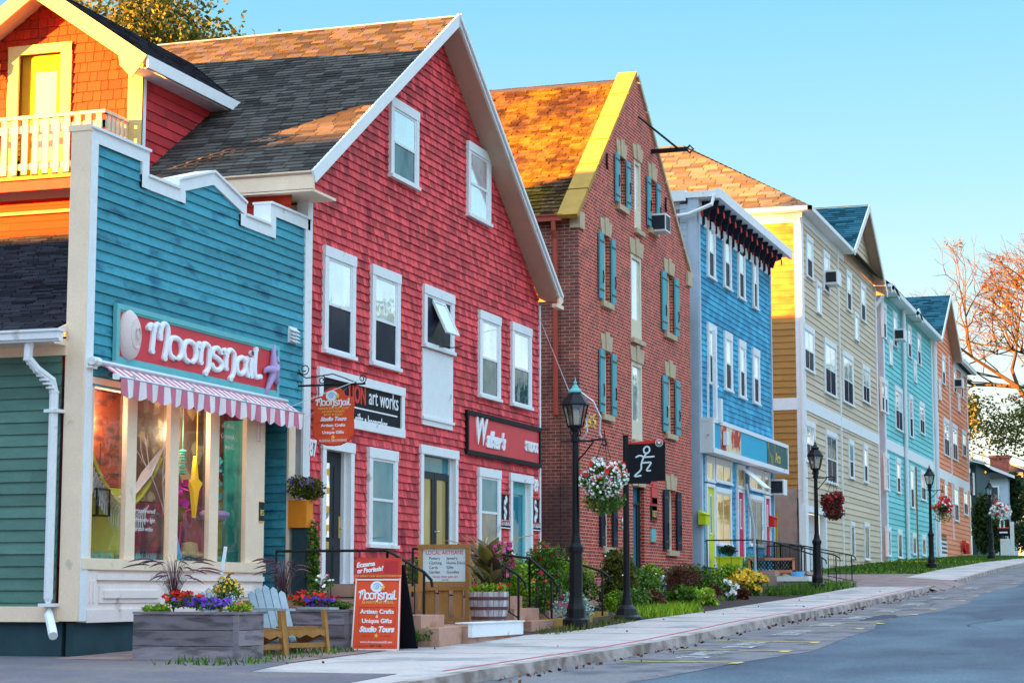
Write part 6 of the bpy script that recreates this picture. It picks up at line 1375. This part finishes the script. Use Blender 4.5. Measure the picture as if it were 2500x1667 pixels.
clump('geranium',(21.5,11.35,-.1),(.16,.32,.1),350,.05,'leaf_green','red geraniums in the middle of the long planter',3,[('petal_red',50,.04)])
clump('petunia',(21.4,11.1,-.16),(.2,.5,.08),600,.045,'leaf_green','deep purple petunias along the front of the long planter',4,[('petal_purple',95,.033)])
clump('daisy',(21.6,10.82,-.02),(.2,.28,.2),700,.04,'leaf_green','small yellow daisies at the right end of the long planter',5,[('petal_yellow',80,.02)])
clump('trailing_greens',(21.45,10.6,-.2),(.22,.2,.1),500,.04,'leaf_lime','pale trailing greens spilling over the right corner of the long planter',6,[('petal_yellow',20,.022),('petal_pink',4,.03)])
g=MB();g.tube([(21.75,11.08,-.4),(21.72,10.93,.52)],.024,6);solo('white_post',g,M['white'],(21.75,11.0,-.4),'white painted stake leaning in the long planter','stake')
g=MB();g.tube([(21.7,10.98,-.3),(21.7,10.9,.12),(21.7,10.86,.2),(21.7,10.8,.21)],[.024,.024,.02,.015],6);solo('driftwood',g,M['pine'],(21.7,10.9,-.3),'short bent stick standing among the daisies','stick')
fountain('purple_grass',(24.6,11.5,zt_),.74,.36,200,'grass_purple','wine-purple fountain grass in the planter behind the garden chair',7,24,w=.0035)
clump('geranium',(24.45,11.1,-.12),(.2,.5,.12),500,.05,'leaf_green','red geraniums in the planter behind the garden chair',8,[('petal_red',60,.042)])
clump('petunia',(24.4,10.9,-.16),(.16,.28,.1),300,.045,'leaf_green','purple petunias in the planter behind the garden chair',9,[('petal_purple',45,.036)])
clump('low_greens',(24.5,10.6,-.19),(.2,.26,.09),500,.05,'leaf_green','low green leaves at the street end of the rear planter',10)
clump('white_daisies',(24.7,10.95,.05),(.15,.2,.2),350,.04,'leaf_green','white and pink blossoms on thin stems above the rear planter',44,[('petal_white',22,.03),('petal_pink',5,.035)])
# canna in the barrel
rg=random.Random(31);t=thing('canna',(bx,by,-.1),'tall bronze-leaved canna with magenta flowers growing in the barrel','plant')
g=MB()
for i in range(26):
    a=rg.uniform(0,6.28);z0=-.02+rg.uniform(0,.5);L_=rg.uniform(.32,.5);d=Vector((math.cos(a)*.45,math.sin(a)*.45,.9)).normalized();s=d.cross(Vector((0,0,1))).normalized();p=Vector((bx+rg.uniform(-.08,.08),by+rg.uniform(-.08,.08),z0));v=rg.random();prev=None
    for k in range(7):
        q=k/6;c_=p+d*(L_*q)+Vector((math.cos(a),math.sin(a),-.6))*(.12*q*q);wd=.10*math.sin(math.pi*min(1,q*.93+.05));cur=(c_-s*wd,c_+Vector((0,0,-.012)),c_+s*wd)
        if prev:
            g.face((prev[0],prev[1],cur[1],cur[0]),v);g.face((prev[1],prev[2],cur[2],cur[1]),v)
        prev=cur
build('foliage',g,M['leaf_canna'],t)
g=MB()
for k in range(4):g.tube([(bx+.05*k-.07,by+.03*k-.05,-.1),(bx+.06*k-.08,by+.05*k-.08,.65)],.014,5)
build('stem',g,M['leaf_canna'],t)
g=MB()
for i in range(22):petals(g,(bx+rg.uniform(-.07,.07),by-.02+rg.uniform(-.1,.1),.58+rg.uniform(-.09,.09)),.05,rg)
build('flowers',g,M['petal_pink'],t)
clump('barrel_greens',(bx,by,.02),(.34,.34,.14),1400,.055,'leaf_lime','bright green leaves spilling over the rim of the barrel',33,[('petal_red',14,.04)])
# corner mail post with petunias
pt=thing('post_planter',(28.0,12.72,-.6),'orange wooden box on a grey-green post at the shop corner','planter box')
g=MB();g.box(W0,27.86,28.1,12.66,12.97,.95,1.37);build('box',g,M['orange_box'],pt);g=MB();g.box(W0,27.9,28.08,12.7,12.92,-.75,.95);build('post',g,M['foundation'],pt)
clump('petunia',(28.0,12.78,1.55),(.34,.40,.25),1900,.055,'leaf_olive','bushy petunia overflowing the orange box at the shop corner',41,[('petal_purple',40,.03)])
clump('trailing_vine',(27.95,12.58,.35),(.13,.14,1.0),1300,.07,'leaf_green','green vine trailing from the orange box down to the ground',42)
clump('geranium',(27.3,12.1,-.3),(.2,.35,.28),350,.06,'leaf_green','white and red flowers at the foot of the orange box',43,[('petal_white',30,.03),('petal_red',8,.04)],)
# beds left to right (drawn from their place on the ground)
clumppx('petunia_bed',1195,1315,1262,1440,10.6,900,.07,'leaf_green','magenta flowering shrub behind the barrel',51,[('petal_pink',70,.05)])
clumppx('tall_greens',1255,1300,1385,1520,10.6,5200,.1,'leaf_green','tall feathery greens with red blooms between the steps and the nearest lamp',52,[('petal_crimson',16,.06)],lw=.25)
clumppx('silver_leaves',1340,1440,1450,1535,9.6,2400,.05,'leaf_silver','silver-blue leafy plant at the foot of the nearest lamp',53,[('petal_pink',8,.05)])
fountain('straw_grass',(33.0,11.6,-.5),1.5,.8,160,'grass_straw','tall straw-coloured ornamental grass behind the nearest lamp',54,40,'grass_straw',.008)
clumppx('zinnia',1290,1400,1350,1500,10.2,400,.07,'leaf_green','orange-red flowers on thin stalks beside the far handrail',55,[('petal_red',9,.05)])
clumppx('weed_tuft',950,1528,1095,1575,9.75,700,.07,'leaf_green','low leafy weeds beside the orange pavement sign',56)
clumppx('round_bush',1435,1335,1565,1500,10.6,7500,.08,'leaf_olive','large olive-green bush behind the banner pole',57,[('petal_white',10,.03)],cat='bush')
clumppx('green_shrub',1555,1360,1625,1500,11.3,1500,.09,'leaf_lime','pale green shrub right of the banner pole',58,[('petal_white',8,.03)],cat='bush')
clumppx('low_shrub',1470,1430,1550,1520,10.3,1500,.06,'leaf_lime','light green low shrub at the base of the banner pole',59)
clumppx('bronze_shrub',1610,1375,1725,1450,10.4,1800,.09,'leaf_wine','dark purple shrub in front of the blue shop corner',60,cat='bush',up=.8,lw=.25)
clumppx('burgundy_mound',1552,1433,1640,1495,9.7,2200,.06,'leaf_wine','rounded burgundy mound near the pavement edge',61,cat='bush')
clumppx('hosta',1620,1428,1705,1490,9.8,700,.13,'leaf_green','broad-leaved green hosta between the burgundy mounds',62)
clumppx('lime_hosta',1690,1430,1772,1493,9.6,450,.16,'leaf_lime','lime-green heart-leaved plant spilling towards the pavement',63)
clumppx('burgundy_mound',1715,1425,1765,1470,10.0,900,.07,'leaf_wine','small burgundy mound beside the pale sedum',64,cat='bush')
clumppx('sedum',1755,1410,1805,1478,9.9,500,.07,'leaf_green','pale cream sedum heads left of the yellow daisies',65,[('petal_white',45,.06)])
clumppx('burgundy_mound',1795,1425,1830,1475,9.75,700,.07,'leaf_wine','dark red foliage in front of the yellow daisies',66,cat='bush')
clumppx('yellow_daisies',1770,1392,1872,1472,10.3,2200,.08,'leaf_green','big clump of golden-yellow daisies near the blue shop steps',67,[('petal_yellow',420,.055)])
clumppx('grey_greens',1580,1395,1630,1450,11.2,700,.07,'leaf_silver','grey-green perennials against the brick building',68)
clumppx('leafy_tuft',1855,1430,1935,1465,9.6,900,.09,'leaf_green','green tuft between the yellow daisies and the steps',69,up=1.,lw=.2)
clumppx('leafy_tuft',1940,1415,2060,1450,9.7,900,.09,'leaf_lime','grassy tuft at the foot of the dark red basket lamp',70,up=1.,lw=.2)
# ================================================================ blue shop forecourt
g=MB();g.box(W0,55.7,66.2,11.4,12.99,-.4,.52);solo('shop_platform',g,M['concrete'],(61,12,0),'raised concrete platform in front of the blue shop','platform')
stairs('concrete_steps',56.5,58.2,9.9,4,.13,.02,'concrete','concrete steps up to the blue shop beside the yellow daisies',.38,11.4)
stairs('concrete_steps',61.0,63.0,9.9,4,.11,.14,'concrete','concrete steps behind the bench near the beige block',.38,11.4)
railing('iron_railing',[(56.0,11.5,.52),(56.0,12.9,.52)],'black railing at the left end of the blue shop platform',.9,4)
railing('iron_railing',[(56.0,11.45,.52),(59.5,11.45,.52),(63,11.45,.52)],'long black balustrade along the blue shop platform',.9,30)
railing('iron_railing',[(58.3,11.4,.5),(58.3,10.0,.05)],'black stair handrail behind the yellow daisies',.9,6)
railing('iron_railing',[(60.8,11.4,.5),(60.8,10.0,.15)],'black stair handrail beside the bench',.9,6)
railing('iron_railing',[(63.2,12.6,.5),(63.2,11.4,.5),(63.2,9.9,.2)],'black stair handrail nearest the beige block',.9,8)
bn_=thing('bench',(57.2,11.2,.1),'small bench with an orange wooden frame and dark lattice back','bench')
fbn=FXr(57.2,11.95)
g=MB()
for a0,a1,b0,b1 in((0,1.35,.86,.93),(0,1.35,.5,.58),(0,.06,.5,.9),(1.29,1.35,.5,.9)):g.box(fbn,a0,a1,b0,b1,0,.05)
build('frame',g,M['bench_wood'],bn_)
g=MB()
for k in range(13):
    a=.06+k*.1;g.prism(fbn,[(a,.58),(a+.03,.58),(min(a+.23,1.29),.86),(min(a+.2,1.27),.86)],.01,.02);g.prism(fbn,[(a+.2 if a<1.1 else 1.26,.58),(a+.23 if a<1.1 else 1.29,.58),(a+.03,.86),(a,.86)],.02,.03)
build('backrest',g,M['sign_black'],bn_)
g=MB()
for k in range(4):g.box(Fr((57.25,11.95,.0),(0,-1,0),(1,0,0),(0,0,1)),0,1.35,.02+k*.11,.11+k*.11,.47,.5)
build('seat',g,M['bench_wood'],bn_)
for a in(.05,1.25):
    g=MB();g.box(fbn,a,a+.05,.02,.9,-.03,0);g.box(fbn,a,a+.05,.02,.5,-.5,-.46);build('leg',g,M['iron'],bn_)
yp=thing('yellow_planter',(56.6,12.3,.5),'lime-yellow planter box on legs in front of the blue shop window','planter')
fyp=FXr(56.4,12.75)
g=MB();g.prism(fyp,[(0,.93),(.75,.93),(.7,.68),(.05,.68)],-.3,0);g.box(fyp,-.02,.77,.93,.96,-.32,.02);build('box',g,M['lime'],yp)
for a in(.12,.5):
    g=MB();g.prism(fyp,[(a+.04,.53),(a+.1,.53),(a+.14,.68),(a,.68)],-.25,-.02);build('leg',g,M['lime'],yp)
clump('herbs',(56.55,12.38,1.12),(.2,.36,.2),900,.07,'leaf_dark','dark green herbs growing in the lime-yellow planter',81,up=1)
clump('tall_sprouts',(59.4,12.3,.85),(.3,.6,.3),600,.1,'leaf_lime','bright grassy plant behind the bench railing',82,up=1.2,lw=.2)
g=MB();b0=PY(1845,1400,10.9);b1=PY(1829,1178,10.9);g.tube([(b0[0],10.9,b0[1]-.2),(b0[0],10.93,b0[1]+1.2),(b0[0]-.1,11.1,b1[1])],.035,6);solo('leaning_post',g,M['blue_side'],(b0[0],10.9,b0[1]),'leaning blue-grey metal post in front of the red shop doors','post')
g=MB();x,z=PY(1948,1432,10.3);g.lathe((x,10.3,G(x)+.35),[(.16,0),(.2,.12),(.19,.12),(.15,.02)],14);solo('blue_basin',g,M['sky_paint'],(x,10.3,z),'small blue bowl on the white step below the bench','bowl')
g=MB();g.box(W0,x-.5,x+1.2,9.9,10.8,G(x)+.2,G(x)+.34);g.box(W0,x-.3,x+1.0,10.,10.7,G(x)-.1,G(x)+.2);solo('white_step',g,M['white'],(x,10.3,G(x)),'white wooden step with the blue bowl on it','step')
g=MB();x=PY(2240,1300,11.5)[0];g.tube([(x,11.5,G(x)),(x,11.5,PY(2240,1140,11.5)[1])],.035,6);solo('thin_pole',g,M['iron'],(x,11.5,G(x)),'thin dark pole on the lawn against the turquoise block','pole')
# ================================================================ trees and the far end of the street
def tree(loc,h,r,leaf,label,seed,nleaf,ls,depth=5,bare=.0,lean=(0,0),trunk=.25,spread=.75,first=.35,grp=None):
    rg=random.Random(seed);t=thing('tree',loc,label,'tree',grp);tips=[];tr=MB();br=MB()
    def grow(p,d,l,rad,n):
        q=p+d*l*.5+Vector((rg.gauss(0,.05),rg.gauss(0,.05),0))*l;e=p+d*l;(tr if n==depth else br).tube([p,q,e],[rad,rad*.85,rad*.7],5 if n>2 else 3,cap=False)
        if n<=2:tips.append((e,l))
        if n==0:return
        for k in range(3 if n>1 else 2):
            a=Vector((rg.gauss(0,1),rg.gauss(0,1),rg.gauss(0,.7)));nd=(d+a*spread*.55+Vector((lean[0],lean[1],.12))).normalized();grow(e,nd,l*rg.uniform(.62,.82),rad*.62,n-1)
    grow(Vector(loc),Vector((lean[0]*.3,lean[1]*.3,1)).normalized(),h*first,trunk,depth)
    build('trunk',tr,M['bark'],t);build('branches',br,M['bark'],t);g=MB()
    tips=[x for x in tips if rg.random()>=bare]
    cl=[rg.choice(tips) for _ in range(max(8,nleaf//45))]
    for c_,l in cl:
        for k in range(45):
            g.leaf(c_+Vector((rg.gauss(0,1),rg.gauss(0,1),rg.gauss(0,.8)))*l*.38*r,ls*rg.uniform(.6,1.3),ls*.6,rg)
    build('crown',g,M[leaf],t);return t
tree((55,28.9,1.2),14.6,1.1,'leaf_olive','leafy tree rising behind the roof of the red house',3,44000,.19,4,first=.42,spread=.75,trunk=.3)
tree((148,7.4,2.5),27,1.,'leaf_autumn','tall half-bare tree with orange leaves at the right edge',8,1300,.26,7,bare=.0,lean=(0,.2),trunk=.42,spread=1.05,first=.28)
tree((150,16.5,2.6),10.5,1.1,'leaf_olive','loose green tree just behind the orange block',12,7000,.28,4,spread=.9,first=.4,trunk=.2)
tree((128,6.4,2),10,1.1,'leaf_olive','light green tree hanging in at the right edge below the orange leaves',15,6500,.26,4,spread=.9,first=.42,trunk=.22)
for u0,v0,u1,v1,Y,mk,sz,n,lb in((2366,1190,2440,1385,14.0,'leaf_dark',.3,5200,'dark hedge bush against the end of the orange block'),(2405,1215,2455,1375,15.5,'leaf_dark',.3,3000,'dark bush behind the hedge lamp'),(2440,1150,2530,1280,14.5,'leaf_dark',.35,4200,'dark spreading evergreen over the white fence'),(2455,1270,2540,1368,13.2,'leaf_dark',.3,3500,'dark low evergreen at the right edge of the picture')):
    clumppx('hedge_bush',u0,v0,u1,v1,Y,n,sz,mk,lb,hash(lb)%97 if False else u0,cat='bush')
def fpx(u,v,Y):x,z=PY(u,v,Y);return x,z
def house(nm,u0,v0,u1,v1,X,mk,rk,label,roof=25):
    (y1,zt),(y0,zb_)=PX(u0,v0,X),PX(u1,v1,X);t=thing(nm,(X,(y0+y1)/2,G(X)),label,'house')
    g=MB();g.box(W0,X,X+12,y0,y1,G(X)-1,zt);build('wall',g,M[mk],t)
    hh=(y1-y0)*.28;g=MB();g.prism(Fr((X-.6,0,0),(0,1,0),(0,0,1),(1,0,0)),[(y0-.6,zt-.1),(y1+.6,zt-.1),((y0+y1)/2,zt+hh)],0,13);build('roof',g,M[rk],t)
    g=MB();g.prism(Fr((X-.7,0,0),(0,1,0),(0,0,1),(1,0,0)),[(y0-.8,zt-.2),(y0-.8,zt+.05),((y0+y1)/2,zt+hh+.25),(y1+.8,zt+.05),(y1+.8,zt-.2),((y0+y1)/2,zt+hh-.05)],0,.12);build('fascia',g,M['white'],t)
    for k in range(2):
        yy=y0+(y1-y0)*(.25+.4*k);g=MB();g.box(FX(X),yy,yy+1.2,zt-2.6,zt-.8,0,.08);o=build('window',g,M['white'],t);g=MB();g.box(FX(X),yy+.15,yy+1.05,zt-2.45,zt-.95,.05,.1);build('pane',g,M['glass_mid'],o)
    return t
house('far_house',2368,1130,2385,1230,165,'foundation','roof_teal','grey-green house glimpsed behind the end of the orange block')
house('far_house',2385,1165,2460,1260,190,'blue_side','roof_dark','pale house with a dark roof in the distance beyond the hedge')
fhs=house('far_house',2425,1150,2500,1250,210,'blue_side','roof_dark','pale grey house with a dark roof at the far end of the street')
y,z=PX(2440,1152,205);g=MB();g.box(W0,205,207,y-.9,y+.9,z-2,z+1.4);g.box(W0,204.9,207.1,y-1,y+1,z+1.4,z+1.7);solo('chimney',g,M['brick'],(206,y,z),'red brick chimney rising above the far rooftops','chimney')
# dark sign with white arch and white fence
X_=140.;(y0,z1),(y1,z0)=PX(2434,1268,X_),PX(2466,1308,X_);fs_=FXr(X_,y0);w_=y0-y1
sg2=thing('arch_sign',(X_,y0,G(X_)),'dark red and black sign with a white arch beside the white fence','sign')
g=MB();g.box(fs_,0,w_,z0,z1,0,.1);g.box(fs_,.1,.25,G(X_),z0,0,.1);build('board',g,M['sign_black'],sg2)
g=MB();g.box(fs_,.05,w_-.05,z0+.5,z0+.62,.1,.12);build('red_bar',g,M['letter_red'],sg2)
g=MB();ribbon(g,fs_,[(.35,.0),(.35,.6),(.55,.85),(.75,.6),(.75,0)],0.,z0+.62,.62,.09,.1,.14);g.box(fs_,.15,w_-.15,z0+.2,z0+.3,.1,.12);build('arch',g,M['letter_white'],sg2)
wf=thing('white_fence',(X_-4,11.5,G(X_)),'white picket fence with a tall post by the dark sign','fence')
(y0,z1),(y1,z0)=PX(2442,1315,X_-4),PX(2466,1378,X_-4);fw_=FXr(X_-4,y0);w_=y0-y1
g=MB();g.box(fw_,0,w_,z1-.15,z1,0,.08);g.box(fw_,0,w_,z0+.2,z0+.35,0,.08)
for k in range(7):g.box(fw_,k*w_/7,k*w_/7+.07,z0+.35,z1-.15,0,.06)
build('pickets',g,M['white'],wf)
(yp_,zt2)=PX(2470,1273,X_-4);g=MB();g.box(W0,X_-4.05,X_-3.85,yp_-.12,yp_+.12,z0-.3,zt2);build('post',g,M['white'],wf)
g=MB()
for dz in(0,.5,1.1):
    g.tube([(135,13,8.6+dz),(170,11,9.2+dz),(260,9,14+dz)],.03,3)
struct('overhead_wires',g,M['iron'])

fb3=thing('shade_house',(100,45,1),'unseen long building added behind the row to shade the turquoise block','house')  # hidden block added to keep the low sun off the teal roofs
g=MB();g.box(W0,96,104,28,62,-1,18.4);build('wall',g,M['beige_side'],fb3)
g=MB();g.prism(Fr((0,27.6,0),(1,0,0),(0,0,1),(0,1,0)),[(95.6,18.3),(104.4,18.3),(100,20)],0,35);build('roof',g,M['roof_dark'],fb3)
op=thing('off_frame_brick_house',(70,-16,-.2),'two-storey brick house across the street, facing the shops','house')
g=MB();g.box(W0,58,84,-22,-12,-1,7.6);build('wall',g,M['brick'],op)
g=MB();g.prism(Fr((57.5,0,0),(0,1,0),(0,0,1),(1,0,0)),[(-22.5,7.5),(-11.5,7.5),(-17,10.6)],0,27);build('roof',g,M['roof_dark'],op)
for k in range(8):
    for z in(1.2,4.6):
        x=60+k*3;g=MB();g.box(Fr((0,-12,0),(1,0,0),(0,0,1),(0,1,0)),x,x+1.2,z,z+1.8,0,.06);o=build('window',g,M['white'],op);g=MB();g.box(Fr((0,-12,0),(1,0,0),(0,0,1),(0,1,0)),x+.12,x+1.08,z+.12,z+1.68,.03,.07);build('pane',g,M['glass_warm'],o)
tree((92,-14,.8),13,1.3,'leaf_green','leafy street tree across the street from the brick building',61,9000,.45,4,first=.35)
tree((125,-12,1.8),13,1.3,'leaf_green','leafy street tree across the street from the blue shop',62,9000,.45,4,first=.35)

rb=random.Random(91)
for i,(x,y,r_,h_,mk,lb) in enumerate(((31.4,12.0,.6,.75,'leaf_green','tall leafy perennials against the red house wall, left of door 89'),(32.2,10.9,.55,.7,'leaf_lime','bright feathery greens behind the silver plant'),(33.2,12.1,.6,.8,'leaf_green','green shrub in the alley mouth beside the brick wall'),(36.0,12.2,.7,.7,'leaf_olive','loose olive shrub against the brick wall left of the door'),(37.5,11.3,.5,.5,'leaf_green','rounded green perennials behind the burgundy mound'),(39.5,12.0,.7,.6,'leaf_lime','pale green perennials against the brick wall right of the door'),(42.0,11.2,.7,.5,'leaf_green','low green mass behind the hosta'),(44.5,11.8,.9,.55,'leaf_dark','dark green shrub below the brick building window'),(47.5,11.3,.9,.5,'leaf_green','green mass behind the pale sedum'),(50.5,11.0,.9,.45,'leaf_lime','light green mass behind the yellow daisies'),(40.8,9.7,.5,.28,'leaf_lime','low lime ground cover between the hosta and the burgundy mound'),(36.6,9.9,.5,.3,'leaf_green','low green cushion right of the banner pole base'))):
    clump('perennials',(x,y,G(x)+h_*.85),(r_,r_*1.1,h_),int(2600*r_*h_/.4),.08,mk,lb,200+i,[('petal_white',5,.03)] if i%3==0 else ([('petal_pink',5,.035)] if i%3==1 else ()),cat='plant')

g=MB();g.box(W0,-8,3.9,27,45.9,5.5,9.15);build('shade_storey',g,M['brick'],nb)  # raised part added to cast shade on the lower red roof

fb4=thing('shade_house',(140,58,2),'unseen long building added behind the orange block to shade the far houses','house')  # hidden block added so its shadow dulls the distant houses
g=MB();g.box(W0,134,144,36,100,0,17.5);build('wall',g,M['beige_side'],fb4)
g=MB();g.prism(Fr((0,35.6,0),(1,0,0),(0,0,1),(0,1,0)),[(133.6,17.4),(144.4,17.4),(139,19)],0,65);build('roof',g,M['roof_dark'],fb4)
